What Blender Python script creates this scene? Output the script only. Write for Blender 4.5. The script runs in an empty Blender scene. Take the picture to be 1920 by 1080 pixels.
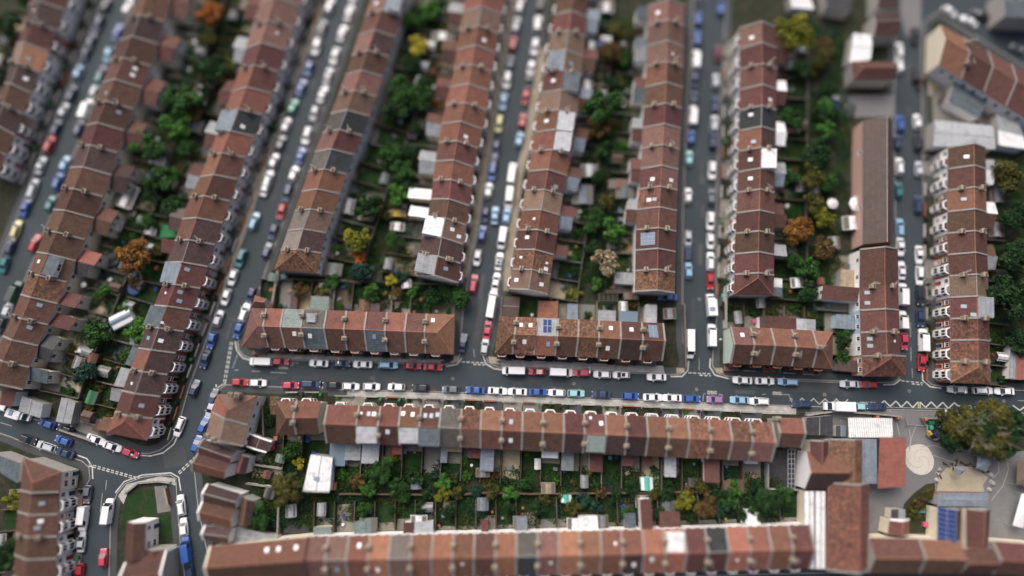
import bpy, math, random
from mathutils import Vector, Matrix
from mathutils.geometry import tessellate_polygon
random.seed(7)
SC = bpy.context.scene
COL = SC.collection
PI = math.pi

# ------------------------------------------------------------------ camera
F_PX, CAM_H = 1130.0, 148.0
NADIR = (968.0, 742.0)
def _cam_rows():
    u, v = (NADIR[0]-960)/F_PX, (540-NADIR[1])/F_PX
    r3 = Vector((-u, -v, 1)).normalized()
    x = Vector((1, 0, 0)); r1 = (x - r3*x.dot(r3)).normalized()
    r2 = r3.cross(r1)
    return Matrix((r1, r2, r3))
CAM_R = _cam_rows()
CAM_P = Vector((0, 0, CAM_H))
def G(px, py, z=0.0):
    """the place (x, y, z) at height z that the photograph shows at pixel px, py"""
    d = CAM_R @ Vector(((px-960)/F_PX, (540-py)/F_PX, -1))
    return CAM_P + d*((z-CAM_H)/d.z)
cd = bpy.data.cameras.new('drone_camera')
cam = bpy.data.objects.new('drone_camera', cd); COL.objects.link(cam)
cam.matrix_world = Matrix.Translation(CAM_P) @ CAM_R.to_4x4()
cd.sensor_width = 360.0; cd.lens = F_PX/1920*360.0
cd.clip_start = 1; cd.clip_end = 6000
cd.dof.use_dof = True
_fp = G(960, 694, 4.0) - CAM_P
cd.dof.focus_distance = -(CAM_R.transposed() @ _fp).z
cd.dof.aperture_fstop = 0.0140
SC.camera = cam

# ------------------------------------------------------------------ light: an overcast day, brighter towards the upper left
SUN_EL, SUN_AZ = math.radians(48), math.atan2(-0.40, 0.917)
w = bpy.data.worlds.new('World'); SC.world = w; w.use_nodes = True
nt = w.node_tree; bg = nt.nodes['Background']
sky = nt.nodes.new('ShaderNodeTexSky'); sky.sky_type = 'NISHITA'; sky.sun_disc = False
sky.sun_elevation = SUN_EL; sky.sun_rotation = SUN_AZ; sky.air_density = 0.5; sky.dust_density = 8.0; sky.ozone_density = 1.0
nt.links.new(sky.outputs[0], bg.inputs[0]); bg.inputs[1].default_value = 0.15
sd = bpy.data.lights.new('sun', 'SUN'); sd.energy = 1.5; sd.angle = math.radians(62); sd.color = (1.0, 0.985, 0.96)
sun = bpy.data.objects.new('sun', sd); COL.objects.link(sun)
_sv = Vector((math.sin(SUN_AZ)*math.cos(SUN_EL), math.cos(SUN_AZ)*math.cos(SUN_EL), math.sin(SUN_EL)))
sun.rotation_euler = _sv.to_track_quat('Z', 'Y').to_euler()
SC.view_settings.view_transform = 'Standard'; SC.view_settings.look = 'None'
SC.view_settings.exposure = 0.28; SC.view_settings.gamma = 1.0
SC.cycles.use_denoising = True
SC.cycles.max_bounces = 5; SC.cycles.diffuse_bounces = 3; SC.cycles.glossy_bounces = 2
SC.cycles.transmission_bounces = 3; SC.cycles.transparent_max_bounces = 4

# ------------------------------------------------------------------ materials
def new_mat(name):
    m = bpy.data.materials.new(name); m.use_nodes = True
    t = m.node_tree; b = t.nodes['Principled BSDF']
    b.inputs['Specular IOR Level'].default_value = 0.3
    return m, t, b
def N(t, typ, **kw):
    n = t.nodes.new(typ)
    for k, v in kw.items():
        if k in n.inputs: n.inputs[k].default_value = v
        else: setattr(n, k, v)
    return n
def mix(t, fac, a, b, mode='MIX'):
    n = t.nodes.new('ShaderNodeMix'); n.data_type = 'RGBA'; n.blend_type = mode
    for i, s in ((0, fac), (6, a), (7, b)):
        if hasattr(s, 'links'): t.links.new(s, n.inputs[i])
        elif i: n.inputs[i].default_value = (*s, 1) if len(s) == 3 else s
        else: n.inputs[i].default_value = s
    return n.outputs[2]
def ramp(t, src, lo, hi):
    n = t.nodes.new('ShaderNodeMapRange'); n.inputs[1].default_value = lo; n.inputs[2].default_value = hi
    t.links.new(src, n.inputs[0]); return n.outputs[0]
def coords(t, kind='Object', rnd=True):
    tc = t.nodes.new('ShaderNodeTexCoord')
    if not rnd: return tc.outputs[kind]
    oi = t.nodes.new('ShaderNodeObjectInfo')
    a = t.nodes.new('ShaderNodeVectorMath'); a.operation = 'MULTIPLY_ADD'
    c = t.nodes.new('ShaderNodeCombineXYZ'); t.links.new(oi.outputs['Random'], c.inputs[0]); t.links.new(oi.outputs['Random'], c.inputs[1])
    t.links.new(c.outputs[0], a.inputs[0]); a.inputs[1].default_value = (53, 91, 0); t.links.new(tc.outputs[kind], a.inputs[2])
    return a.outputs[0]
def noise(t, vec, scale, detail=4, rough=.6):
    n = N(t, 'ShaderNodeTexNoise', Scale=scale, Detail=detail, Roughness=rough); t.links.new(vec, n.inputs['Vector']); return n.outputs['Fac']
def bump(t, b, h, strength=.3, dist=.03):
    n = N(t, 'ShaderNodeBump', Strength=strength, Distance=dist); t.links.new(h, n.inputs['Height']); t.links.new(n.outputs[0], b.inputs['Normal'])

def simple(name, c, rough=.8, var=.25, scale=1.5, metal=0, spec=.3, fine=9):
    """a plain surface with large soft stains and fine grain"""
    m, t, b = new_mat(name); v = coords(t)
    dark = tuple(x*(1-var) for x in c); lite = tuple(min(1, x*(1+var*.8)) for x in c)
    col = mix(t, ramp(t, noise(t, v, scale), .3, .7), dark, lite)
    col = mix(t, ramp(t, noise(t, v, fine, 3), .35, .75), col, tuple(x*.72 for x in c))
    t.links.new(col, b.inputs['Base Color']); b.inputs['Roughness'].default_value = rough
    b.inputs['Metallic'].default_value = metal; b.inputs['Specular IOR Level'].default_value = spec
    return m
def tile(name, c, c2, patch=(.5, .75), mott=2.2):
    def mute(q): g = sum(q)/3; return tuple((x*.86+g*.14)*.93 for x in q)
    c, c2 = mute(c), mute(c2)
    """roof tiles in courses (UV in metres) with weathered patches of a second colour"""
    m, t, b = new_mat(name)
    uv = coords(t, 'UV', False); o = coords(t)
    br = N(t, 'ShaderNodeTexBrick', Scale=1.0); br.offset = .5
    br.inputs['Brick Width'].default_value = .30; br.inputs['Row Height'].default_value = .33
    br.inputs['Mortar Size'].default_value = .045; br.inputs['Mortar Smooth'].default_value = .3
    br.inputs['Color1'].default_value = (*[x*1.22 for x in c], 1); br.inputs['Color2'].default_value = (*[x*.80 for x in c], 1)
    br.inputs['Mortar'].default_value = (*[x*.45 for x in c], 1)
    t.links.new(uv, br.inputs['Vector'])
    f1 = ramp(t, noise(t, o, mott, 6, .75), *patch)
    col = mix(t, f1, br.outputs['Color'], c2)
    st = N(t, 'ShaderNodeMapping'); st.inputs['Scale'].default_value = (2.2, .35, 1); t.links.new(uv, st.inputs['Vector'])
    col = mix(t, ramp(t, noise(t, st.outputs[0], 1.6, 4), .42, .8), col, tuple(x*.55 for x in c))
    col = mix(t, ramp(t, noise(t, o, 9, 2), .63, .70), col, (.24, .23, .17))
    col = mix(t, ramp(t, noise(t, o, .7, 7, .8), .50, .66), col, tuple(x*.50 for x in c))
    oi = t.nodes.new('ShaderNodeObjectInfo')
    hs = t.nodes.new('ShaderNodeHueSaturation'); t.links.new(col, hs.inputs['Color'])
    t.links.new(ramp(t, oi.outputs['Random'], -2.2, 3.0), hs.inputs['Value']) if False else None
    mr = t.nodes.new('ShaderNodeMapRange'); mr.inputs[3].default_value = .74; mr.inputs[4].default_value = 1.26
    t.links.new(oi.outputs['Random'], mr.inputs[0]); t.links.new(mr.outputs[0], hs.inputs['Value'])
    fr = t.nodes.new('ShaderNodeMath'); fr.operation = 'MULTIPLY'; fr.inputs[1].default_value = 17.3; t.links.new(oi.outputs['Random'], fr.inputs[0])
    f2 = t.nodes.new('ShaderNodeMath'); f2.operation = 'FRACT'; t.links.new(fr.outputs[0], f2.inputs[0])
    m2 = t.nodes.new('ShaderNodeMapRange'); m2.inputs[3].default_value = .488; m2.inputs[4].default_value = .514; t.links.new(f2.outputs[0], m2.inputs[0]); t.links.new(m2.outputs[0], hs.inputs['Hue'])
    t.links.new(hs.outputs[0], b.inputs['Base Color']); b.inputs['Roughness'].default_value = .85
    bump(t, b, br.outputs['Fac'], .5, -.04)
    return m
def sheet(name, c, c2, rough=.6, metal=0, wave=0):
    """felt, lead or metal sheet roofing"""
    m, t, b = new_mat(name); o = coords(t)
    col = mix(t, ramp(t, noise(t, o, .8, 5), .35, .7), c, c2)
    col = mix(t, ramp(t, noise(t, o, 4, 3), .6, .8), col, tuple(x*.6 for x in c))
    sm = N(t, 'ShaderNodeTexBrick', Scale=1.0); sm.inputs['Brick Width'].default_value = 3.1; sm.inputs['Row Height'].default_value = 1.05; sm.inputs['Mortar Size'].default_value = .03
    t.links.new(coords(t, 'Object', False), sm.inputs['Vector']); col = mix(t, sm.outputs['Fac'], col, tuple(x*.6 for x in c))
    col = mix(t, ramp(t, noise(t, o, .45, 6, .75), .52, .66), col, tuple(x*.62+.01 for x in c))
    if wave:
        wv = N(t, 'ShaderNodeTexWave', Scale=wave); t.links.new(coords(t, 'Object', False), wv.inputs['Vector'])
        bump(t, b, wv.outputs['Fac'], .6, .05); col = mix(t, ramp(t, wv.outputs['Fac'], .0, .35), tuple(x*.55 for x in c), col)
    t.links.new(col, b.inputs['Base Color']); b.inputs['Roughness'].default_value = rough; b.inputs['Metallic'].default_value = metal
    return m
def paint(name, c):
    m, t, b = new_mat(name); b.inputs['Base Color'].default_value = (*c, 1)
    b.inputs['Roughness'].default_value = .35; b.inputs['Specular IOR Level'].default_value = .5
    b.inputs['Coat Weight'].default_value = .6; b.inputs['Coat Roughness'].default_value = .08
    v = coords(t); col = mix(t, ramp(t, noise(t, v, 3, 3), .4, .8), c, tuple(x*.86+.01 for x in c)); t.links.new(col, b.inputs['Base Color'])
    return m
def glassy(name, c, rough=.08, spec=.6):
    m, t, b = new_mat(name); b.inputs['Base Color'].default_value = (*c, 1); b.inputs['Roughness'].default_value = rough
    b.inputs['Specular IOR Level'].default_value = spec; return m
def leafy(name, c, c2, hi=.62):
    c, c2 = tuple(x*.62 for x in c), tuple(x*.66 for x in c2)
    m, t, b = new_mat(name); o = coords(t)
    g = t.nodes.new('ShaderNodeNewGeometry')
    col = mix(t, ramp(t, noise(t, o, 1.1, 3), .38, .62), c, c2)
    col = mix(t, ramp(t, g.outputs['Random Per Island'], 0, 1), tuple(x*.6 for x in c), tuple(min(1, x*1.5) for x in c2)) if False else col
    hs = t.nodes.new('ShaderNodeHueSaturation'); t.links.new(col, hs.inputs['Color'])
    mr = t.nodes.new('ShaderNodeMapRange'); mr.inputs[3].default_value = .45; mr.inputs[4].default_value = 1.6
    t.links.new(g.outputs['Random Per Island'], mr.inputs[0]); t.links.new(mr.outputs[0], hs.inputs['Value'])
    t.links.new(hs.outputs[0], b.inputs['Base Color']); b.inputs['Roughness'].default_value = .7
    b.inputs['Specular IOR Level'].default_value = .15
    return m

TILE = {
 'or': tile('orange_tile', (.235, .092, .058), (.155, .066, .044), (.55, .9)),
 'br': tile('brown_tile', (.120, .056, .038), (.19, .085, .045), (.52, .8)),
 'rd': tile('red_tile', (.140, .050, .044), (.090, .038, .038), (.5, .8)),
 'dk': tile('dark_tile', (.072, .038, .038), (.10, .05, .042), (.5, .8)),
 'pk': tile('pink_tile', (.225, .112, .090), (.145, .068, .06), (.5, .8)),
 'tn': tile('tan_tile', (.25, .155, .108), (.16, .085, .06), (.5, .8)),
 'mo': tile('mottled_tile', (.115, .058, .040), (.32, .125, .062), (.44, .60), 1.6),
 'sl': tile('slate_tile', (.042, .050, .058), (.065, .070, .076), (.5, .8)),
 'gy': tile('grey_tile', (.105, .100, .088), (.15, .14, .12), (.45, .75)),
 'lg': tile('pale_grey_tile', (.21, .185, .16), (.16, .13, .11), (.45, .75)),
 'py': tile('bright_orange_tile', (.36, .135, .078), (.30, .12, .075), (.5, .8)),
}
M = {
 'cream': simple('cream_render', (.72, .66, .52), var=.15), 'white': simple('white_render', (.82, .815, .80), var=.08),
 'brick': simple('red_brick', (.24, .085, .05), var=.3, scale=3), 'grey': simple('grey_render', (.34, .33, .31), var=.2),
 'paleblue': simple('pale_blue_render', (.42, .55, .62), var=.12), 'palegreen': simple('pale_green_render', (.50, .60, .52), var=.1),
 'pinkw': simple('pink_render', (.52, .34, .28), var=.12),
 'cope': simple('concrete_coping', (.25, .24, .22), var=.35, scale=2), 'stack': simple('chimney_stone', (.34, .295, .235), var=.3, scale=3),
 'pot': simple('clay_pot', (.30, .20, .12)), 'trim': simple('white_trim', (.74, .74, .72), var=.06, rough=.5),
 'wglass': glassy('window_glass', (.02, .025, .03)), 'cglass': glassy('car_glass', (.012, .02, .028), .05, .7),
 'sky1': glassy('skylight_glass', (.22, .27, .34), .25), 'skyw': simple('skylight_white', (.75, .76, .78), var=.06, rough=.4),
 'solar': glassy('solar_cell', (.008, .030, .130), .45, .2), 'solar2': glassy('pale_solar_cell', (.11, .16, .23), .2),
 'wood': simple('fence_wood', (.105, .075, .05), var=.4, scale=4), 'woodg': simple('grey_fence_wood', (.13, .12, .105), var=.35, scale=4),
 'door': simple('door_paint', (.05, .07, .13)), 'steel': simple('galvanised_steel', (.42, .43, .44), rough=.4, metal=.4),
 'tyre': simple('tyre_rubber', (.012, .012, .013)), 'rim': simple('wheel_rim', (.35, .35, .36), metal=.6, rough=.4),
 'trunk': simple('tree_bark', (.075, .055, .04), var=.4, scale=5), 'black': simple('black_plastic', (.014, .014, .015), rough=.5),
 'lamp': glassy('lamp_lens', (.55, .57, .6), .2), 'tail': glassy('tail_lens', (.30, .01, .01), .25),
 'plwhite': simple('white_plastic', (.70, .70, .70), rough=.45, var=.08), 'plgrey': simple('grey_felt', (.17, .18, .19)),
 'f_slate': sheet('slate_sheet', (.060, .080, .092), (.10, .125, .14)), 'f_silver': sheet('silver_sheet', (.36, .38, .40), (.52, .54, .56), .45, .2, 1.2),
 'f_grey': sheet('grey_felt_sheet', (.20, .215, .225), (.27, .285, .30)), 'f_blue': sheet('blue_grey_sheet', (.135, .165, .20), (.19, .225, .265)),
 'f_white': sheet('white_sheet', (.60, .61, .62), (.72, .72, .72)), 'f_dark': sheet('dark_felt', (.028, .030, .033), (.05, .05, .055)),
 'f_green': sheet('grey_green_sheet', (.125, .165, .155), (.17, .21, .20)), 'f_brown': sheet('brown_felt', (.056, .037, .032), (.076, .049, .042)),
 'f_red': sheet('red_sheet', (.20, .072, .055), (.24, .090, .068), .8, 0, 0), 'f_rib': sheet('ribbed_white_sheet', (.62, .63, .62), (.74, .74, .72), .5, 0, .62),
 'f_glass': glassy('glazed_roof', (.12, .17, .21), .15), 'f_mint': simple('pale_green_tarpaulin', (.30, .55, .42), var=.15), 'f_teal': simple('turquoise_plastic', (.10, .42, .36)), 'f_tan': sheet('tan_felt', (.26, .20, .14), (.32, .25, .17)),
 'green': simple('green_plastic', (.02, .16, .06)), 'blue': simple('blue_plastic', (.025, .06, .22)), 'lblue': simple('light_blue_plastic', (.12, .20, .27)),
 'red': simple('red_plastic', (.45, .04, .04)), 'pink': simple('pink_plastic', (.50, .10, .18)), 'yellow': simple('yellow_plastic', (.50, .34, .03)), 'terra': simple('terracotta', (.35, .12, .07)),
 'canvas': simple('brown_canvas', (.13, .095, .07)), 'mark': simple('road_paint', (.50, .50, .47), var=.4, scale=.8, fine=14), 'markd': simple('worn_road_paint', (.34, .345, .34), var=.4, fine=12),
 'yell': simple('yellow_road_paint', (.50, .44, .24), var=.25),
 'iron': simple('cast_iron', (.10, .10, .10), var=.3),
}
PAINT = {k: paint('car_paint_'+n, c) for k, n, c in (
 ('w', 'white', (.70, .71, .72)), ('s', 'silver', (.42, .45, .48)), ('g', 'grey', (.11, .125, .14)), ('k', 'black', (.012, .014, .018)),
 ('n', 'navy', (.014, .032, .085)), ('b', 'blue', (.025, .085, .30)), ('l', 'light_blue', (.22, .38, .55)), ('r', 'red', (.36, .018, .026)),
 ('p', 'raspberry', (.42, .035, .075)), ('t', 'teal', (.018, .14, .15)), ('a', 'aqua', (.26, .52, .54)), ('y', 'pale_yellow', (.52, .50, .22)),
 ('m', 'maroon', (.12, .012, .03)), ('v', 'mauve', (.24, .14, .28)), ('e', 'emerald', (.07, .36, .27)), ('d', 'dark_green', (.014, .05, .035)))}
PNAME = dict(w='white', s='silver', g='dark grey', k='black', n='navy', b='blue', l='light blue', r='red', p='raspberry red', t='teal', a='aqua', y='pale yellow', m='maroon', v='mauve', e='emerald', d='dark green')

def asphalt(name, c, sc=.35):
    m, t, b = new_mat(name); o = coords(t, 'Object', False)
    col = mix(t, ramp(t, noise(t, o, sc*.25, 5), .3, .7), tuple(x*.66 for x in c), tuple(x*1.38 for x in c))
    col = mix(t, ramp(t, noise(t, o, 6, 3), .3, .8), tuple(x*.8 for x in c), col)
    vo = N(t, 'ShaderNodeTexVoronoi', Scale=.16); vo.feature = 'DISTANCE_TO_EDGE'
    wp = mix(t, .14, o, N(t, 'ShaderNodeTexNoise', Scale=.5).outputs['Color'], 'LINEAR_LIGHT'); t.links.new(wp, vo.inputs['Vector'])
    col = mix(t, ramp(t, vo.outputs['Distance'], .0, .006), tuple(x*.85 for x in c), col)
    col = mix(t, ramp(t, noise(t, o, 1.3, 2), .68, .74), col, tuple(x*1.5 for x in c))
    t.links.new(col, b.inputs['Base Color']); b.inputs['Roughness'].default_value = .75
    return m
M['patched'] = asphalt('old_asphalt_patch', (.072, .076, .080)); M['road'] = asphalt('asphalt', (.034, .047, .055)); M['tarmac'] = asphalt('pavement_tarmac', (.050, .056, .060), .7)
M['play'] = asphalt('playground_tarmac', (.165, .165, .165), .5); M['yard'] = asphalt('yard_concrete', (.16, .155, .14), 1.4)
def flags(name, c, bw=.9, rh=.6, along=0.0):
    m, t, b = new_mat(name); o = coords(t, 'Object', False)
    mp = N(t, 'ShaderNodeMapping'); mp.inputs['Rotation'].default_value = (0, 0, along); t.links.new(o, mp.inputs['Vector'])
    br = N(t, 'ShaderNodeTexBrick', Scale=1.0); br.inputs['Brick Width'].default_value = bw; br.inputs['Row Height'].default_value = rh
    br.inputs['Mortar Size'].default_value = .025; br.inputs['Color1'].default_value = (*[x*1.15 for x in c], 1)
    br.inputs['Color2'].default_value = (*[x*.85 for x in c], 1); br.inputs['Mortar'].default_value = (*[x*.35 for x in c], 1)
    t.links.new(mp.outputs[0], br.inputs['Vector'])
    col = mix(t, ramp(t, noise(t, o, .5, 5), .35, .75), br.outputs['Color'], tuple(x*.6 for x in c))
    t.links.new(col, b.inputs['Base Color']); b.inputs['Roughness'].default_value = .85; return m
M['flag'] = flags('flagstones', (.40, .40, .375), along=math.radians(2)); M['flagt'] = flags('sandy_flagstones', (.29, .25, .19), along=math.radians(75))
M['patio'] = flags('patio_slabs', (.22, .205, .17), .6, .6, .2); M['kerb'] = simple('kerb_stone', (.34, .33, .31), var=.2)
M['deck'] = flags('deck_boards', (.13, .10, .065), 3, .14, .9); M['gravel'] = simple('sandy_gravel', (.33, .28, .19), var=.3, scale=.8, fine=14)
M['spiral'] = simple('cream_paving', (.52, .50, .43), var=.1); M['spiral2'] = simple('grey_paving_line', (.40, .385, .335)); M['sand'] = simple('play_sand', (.36, .32, .235), var=.22, scale=.5)
def soil():
    m, t, b = new_mat('garden_soil'); o = coords(t, 'Object', False)
    col = mix(t, ramp(t, noise(t, o, .35, 6, .7), .38, .62), (.016, .018, .010), (.040, .034, .024))
    col = mix(t, ramp(t, noise(t, o, .8, 6, .7), .50, .58), col, (.010, .026, .007))
    col = mix(t, ramp(t, noise(t, o, 1.7, 4, .7), .68, .74), col, (.09, .08, .062))
    t.links.new(col, b.inputs['Base Color']); b.inputs['Roughness'].default_value = .95
    bump(t, b, noise(t, o, 3, 4), .6, .2); return m
M['soil'] = soil()
def grass(name, c):
    m, t, b = new_mat(name); o = coords(t, 'Object', False)
    col = mix(t, ramp(t, noise(t, o, .6, 5), .35, .65), tuple(x*.7 for x in c), tuple(x*1.3 for x in c))
    col = mix(t, ramp(t, noise(t, o, 7, 4), .3, .75), tuple(x*.6 for x in c), col)
    col = mix(t, ramp(t, noise(t, o, .45, 6, .75), .52, .64), col, (.038, .032, .018)); col = mix(t, ramp(t, noise(t, o, 2.2, 5, .7), .60, .68), col, (.006, .014, .005))
    t.links.new(col, b.inputs['Base Color']); b.inputs['Roughness'].default_value = .95; bump(t, b, noise(t, o, 14, 3), .8, .08); return m
M['lawn'] = grass('lawn_grass', (.012, .044, .008)); M['lawnl'] = grass('light_lawn_grass', (.022, .064, .012)); M['lawno'] = grass('olive_lawn_grass', (.040, .044, .018))
LEAF = {'dg': leafy('dark_green_leaf', (.010, .034, .010), (.022, .062, .016)), 'mg': leafy('green_leaf', (.018, .060, .012), (.040, .11, .022)),
 'bg': leafy('bright_green_leaf', (.035, .125, .015), (.07, .19, .03)), 'bl': leafy('blue_green_leaf', (.012, .045, .032), (.03, .075, .05)),
 'ol': leafy('olive_leaf', (.050, .055, .012), (.10, .095, .02)), 'yl': leafy('yellow_leaf', (.36, .31, .025), (.46, .40, .05)), 'yg': leafy('yellow_green_leaf', (.10, .125, .012), (.20, .20, .02)),
 'au': leafy('autumn_leaf', (.17, .078, .016), (.26, .125, .03)), 'or': leafy('orange_leaf', (.32, .095, .018), (.36, .13, .025)), 'bn': leafy('brown_leaf', (.085, .055, .018), (.13, .085, .03)),
 'be': leafy('beige_plume', (.24, .195, .11), (.34, .28, .17))}
LNAME = dict(dg='dark green', mg='green', bg='bright green', bl='blue-green', ol='olive green', yl='bright yellow', yg='yellow-green', au='orange-brown', bn='brown', be='pale beige')
LNAME['or'] = 'orange'

# ------------------------------------------------------------------ mesh helpers
class MB:
    def __init__(s): s.v, s.f, s.m, s.uv, s.sm = [], [], [], [], []
    def face(s, pts, m=0, uv=None, smooth=False):
        i = len(s.v); s.v += [tuple(p) for p in pts]; s.f.append(tuple(range(i, i+len(pts)))); s.m.append(m)
        s.uv += list(uv) if uv else [(p[0], p[1]) for p in pts]; s.sm.append(smooth)
    def box(s, x0, x1, y0, y1, z0, z1, m=0, top=None):
        t = m if top is None else top
        s.face([(x0,y0,z1),(x1,y0,z1),(x1,y1,z1),(x0,y1,z1)], t); s.face([(x0,y1,z0),(x1,y1,z0),(x1,y0,z0),(x0,y0,z0)], m)
        s.face([(x0,y0,z0),(x1,y0,z0),(x1,y0,z1),(x0,y0,z1)], m); s.face([(x1,y1,z0),(x0,y1,z0),(x0,y1,z1),(x1,y1,z1)], m)
        s.face([(x1,y0,z0),(x1,y1,z0),(x1,y1,z1),(x1,y0,z1)], m); s.face([(x0,y1,z0),(x0,y0,z0),(x0,y0,z1),(x0,y1,z1)], m)
    def hexa(s, lo, hi, m=0, top=None):
        """solid between a lower and an upper loop of points, both counter-clockwise seen from above"""
        n = len(lo)
        s.face(hi, m if top is None else top); s.face(list(reversed(lo)), m)
        for i in range(n):
            j = (i+1) % n; s.face([lo[i], lo[j], hi[j], hi[i]], m)
    def cyl(s, x, y, z0, z1, r, n=8, m=0, r2=None, top=None):
        r2 = r if r2 is None else r2
        a = [2*PI*i/n for i in range(n)]
        s.hexa([(x+r*math.cos(q), y+r*math.sin(q), z0) for q in a], [(x+r2*math.cos(q), y+r2*math.sin(q), z1) for q in a], m, top)
    def bar(s, a, b, r, m=0):
        a, b = Vector(a), Vector(b); d = (b-a).normalized(); u = d.orthogonal().normalized(); v = d.cross(u)
        c = [(u+v)*r, (v-u)*r, (-u-v)*r, (u-v)*r]
        s.face([a+q for q in reversed(c)], m); s.face([b+q for q in c], m)
        for i in range(4): s.face([a+c[i], a+c[(i+1) % 4], b+c[(i+1) % 4], b+c[i]], m)
    def poly(s, pts, z, m=0):
        P = [Vector((p[0], p[1], 0)) for p in pts]
        for tr in tessellate_polygon([P]):
            q = [P[i] for i in tr]
            if (q[1]-q[0]).cross(q[2]-q[0]).z < 0: q.reverse()
            s.face([(p.x, p.y, z) for p in q], m)
    def prism(s, pts, z0, z1, m=0, side=None):
        if sum(pts[i][0]*pts[(i+1) % len(pts)][1]-pts[(i+1) % len(pts)][0]*pts[i][1] for i in range(len(pts))) < 0: pts = list(reversed(pts))
        s.poly(pts, z1, m); n = len(pts)
        for i in range(n):
            a, b = pts[i], pts[(i+1) % n]
            s.face([(a[0],a[1],z0),(b[0],b[1],z0),(b[0],b[1],z1),(a[0],a[1],z1)], m if side is None else side)
    def mesh(s, name, mats):
        me = bpy.data.meshes.new(name); me.from_pydata(s.v, [], s.f)
        for x in mats: me.materials.append(x)
        me.polygons.foreach_set('material_index', s.m); me.polygons.foreach_set('use_smooth', s.sm)
        u = me.uv_layers.new(name='UVMap'); u.data.foreach_set('uv', [c for p in s.uv for c in p])
        me.update(); return me
def ob(name, data, parent=None, loc=None, rotz=0.0, mat=None, scale=None):
    o = bpy.data.objects.new(name, data); COL.objects.link(o)
    if parent is not None: o.parent = parent
    if mat is not None: o.matrix_local = mat
    else:
        if loc is not None: o.location = loc
        if rotz: o.rotation_euler = (0, 0, rotz)
        if scale is not None: o.scale = scale
    return o
LABELS = {}
def tag(o, label, cat, group=None):
    o['label'] = label; o['category'] = cat
    if group: o['group'] = group
    LABELS.setdefault(label, []).append(o); return o
def struct(o, kind='structure'): o['kind'] = kind; return o
def thing(name, label, cat, loc=(0, 0, 0), rotz=0.0, group=None, scale=None):
    return tag(ob(name, None, None, loc, rotz, None, scale), label, cat, group)
ORD = 'first second third fourth fifth sixth seventh eighth ninth tenth eleventh twelfth thirteenth fourteenth fifteenth sixteenth seventeenth eighteenth nineteenth twentieth twenty-first twenty-second twenty-third twenty-fourth twenty-fifth twenty-sixth twenty-seventh twenty-eighth twenty-ninth thirtieth thirty-first thirty-second thirty-third thirty-fourth thirty-fifth'.split()
def gp(px, py, z=0.0):
    p = G(px, py, z); return (p.x, p.y)
def ribbon(mb, pts, wdt, z, m=0):
    """a flat strip of given width along ground points"""
    P = [Vector((p[0], p[1], 0)) for p in pts]
    L, R = [], []
    for i, p in enumerate(P):
        d = (P[min(i+1, len(P)-1)]-P[max(i-1, 0)]).normalized(); n = Vector((-d.y, d.x, 0))*wdt/2
        L.append(p+n); R.append(p-n)
    for i in range(len(P)-1):
        mb.face([(R[i].x,R[i].y,z),(R[i+1].x,R[i+1].y,z),(L[i+1].x,L[i+1].y,z),(L[i].x,L[i].y,z)], m)

# ------------------------------------------------------------------ the setting: ground, roads, blocks of town with pavements and kerbs
mb = MB(); mb.poly([(-1500,-1500),(1500,-1500),(1500,1500),(-1500,1500)], -.02)
struct(ob('ground', mb.mesh('ground', [M['soil']])))
mb = MB(); mb.poly([gp(-260,-140), gp(2180,-140), gp(2180,1220), gp(-260,1220)], 0.0)
struct(ob('road', mb.mesh('road', [M['road']])))
BLOCKS = {
 'A': [(222,-90),(193,8),(165,75),(127,175),(87,270),(52,360),(23,430),(-5,500),(-60,620),(-240,620),(-240,-90)],
 'BC': [(275,-90),(249,15),(230,60),(199,143),(172,207),(131,307),(104,382),(76,456),(38,545),(10,620),(-60,752),(0,770),(60,786),(150,808),(205,827),(245,843),(262,850),(280,851),(300,845),(318,832),(330,815),(340,782),(355,728),(388,638),(415,557),(443,485),(470,410),(505,302),(541,200),(570,125),(612,10),(648,-90)],
 'DE': [(700,-90),(665,22),(626,142),(586,255),(539,395),(511,470),(482,552),(457,619),(446,640),(447,655),(457,667),(474,674),(650,679),(835,684),(853,680),(862,670),(863,655),(868,590),(877,535),(884,490),(896,438),(907,357),(921,277),(927,232),(941,152),(953,83),(967,10),(982,-90)],
 'FG': [(1026,-90),(1014,48),(1008,100),(996,182),(984,262),(966,325),(952,440),(944,500),(932,570),(920,625),(909,662),(914,678),(928,687),(942,690),(1100,696),(1257,703),(1275,702),(1286,692),(1287,675),(1281,640),(1280,550),(1281,400),(1287,255),(1293,150),(1298,72),(1303,-90)],
 'HI': [(1364,-90),(1356,100),(1350,190),(1345,270),(1342,400),(1341,520),(1343,600),(1336,660),(1335,685),(1343,699),(1362,706),(1500,712),(1655,718),(1675,717),(1685,710),(1688,695),(1682,640),(1680,500),(1677,250),(1677,100),(1680,0),(1682,-90)],
 'JK': [(1733,40),(1758,22),(1800,50),(1860,87),(1930,130),(2120,240),(2120,742),(1920,733),(1765,725),(1745,721),(1734,710),(1733,690),(1737,640),(1732,500),(1729,300),(1727,130),(1727,70)],
 'C': [(1850,-90),(1872,-12),(1925,25),(2120,130),(2120,-90)],
 'M': [(424,721),(411,730),(406,745),(404,765),(391,800),(378,838),(364,880),(371,950),(385,1020),(400,1075),(420,1100),(1000,1088),(1520,1075),(2120,1068),(2120,781),(1920,774),(1786,770),(1662,767),(1492,760),(1367,757),(1236,750),(1000,742),(836,734),(639,730),(499,724),(440,721)],
 'O': [(-240,740),(-60,792),(20,818),(60,835),(100,849),(135,857),(155,864),(168,876),(170,898),(160,915),(154,935),(148,974),(141,1040),(136,1160),(-240,1160)],
 'P': [(207,985),(211,950),(219,925),(235,906),(267,894),(300,890),(320,890),(331,897),(333,935),(337,990),(341,1035),(349,1090),(356,1160),(202,1160),(205,1060)],
}
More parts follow.
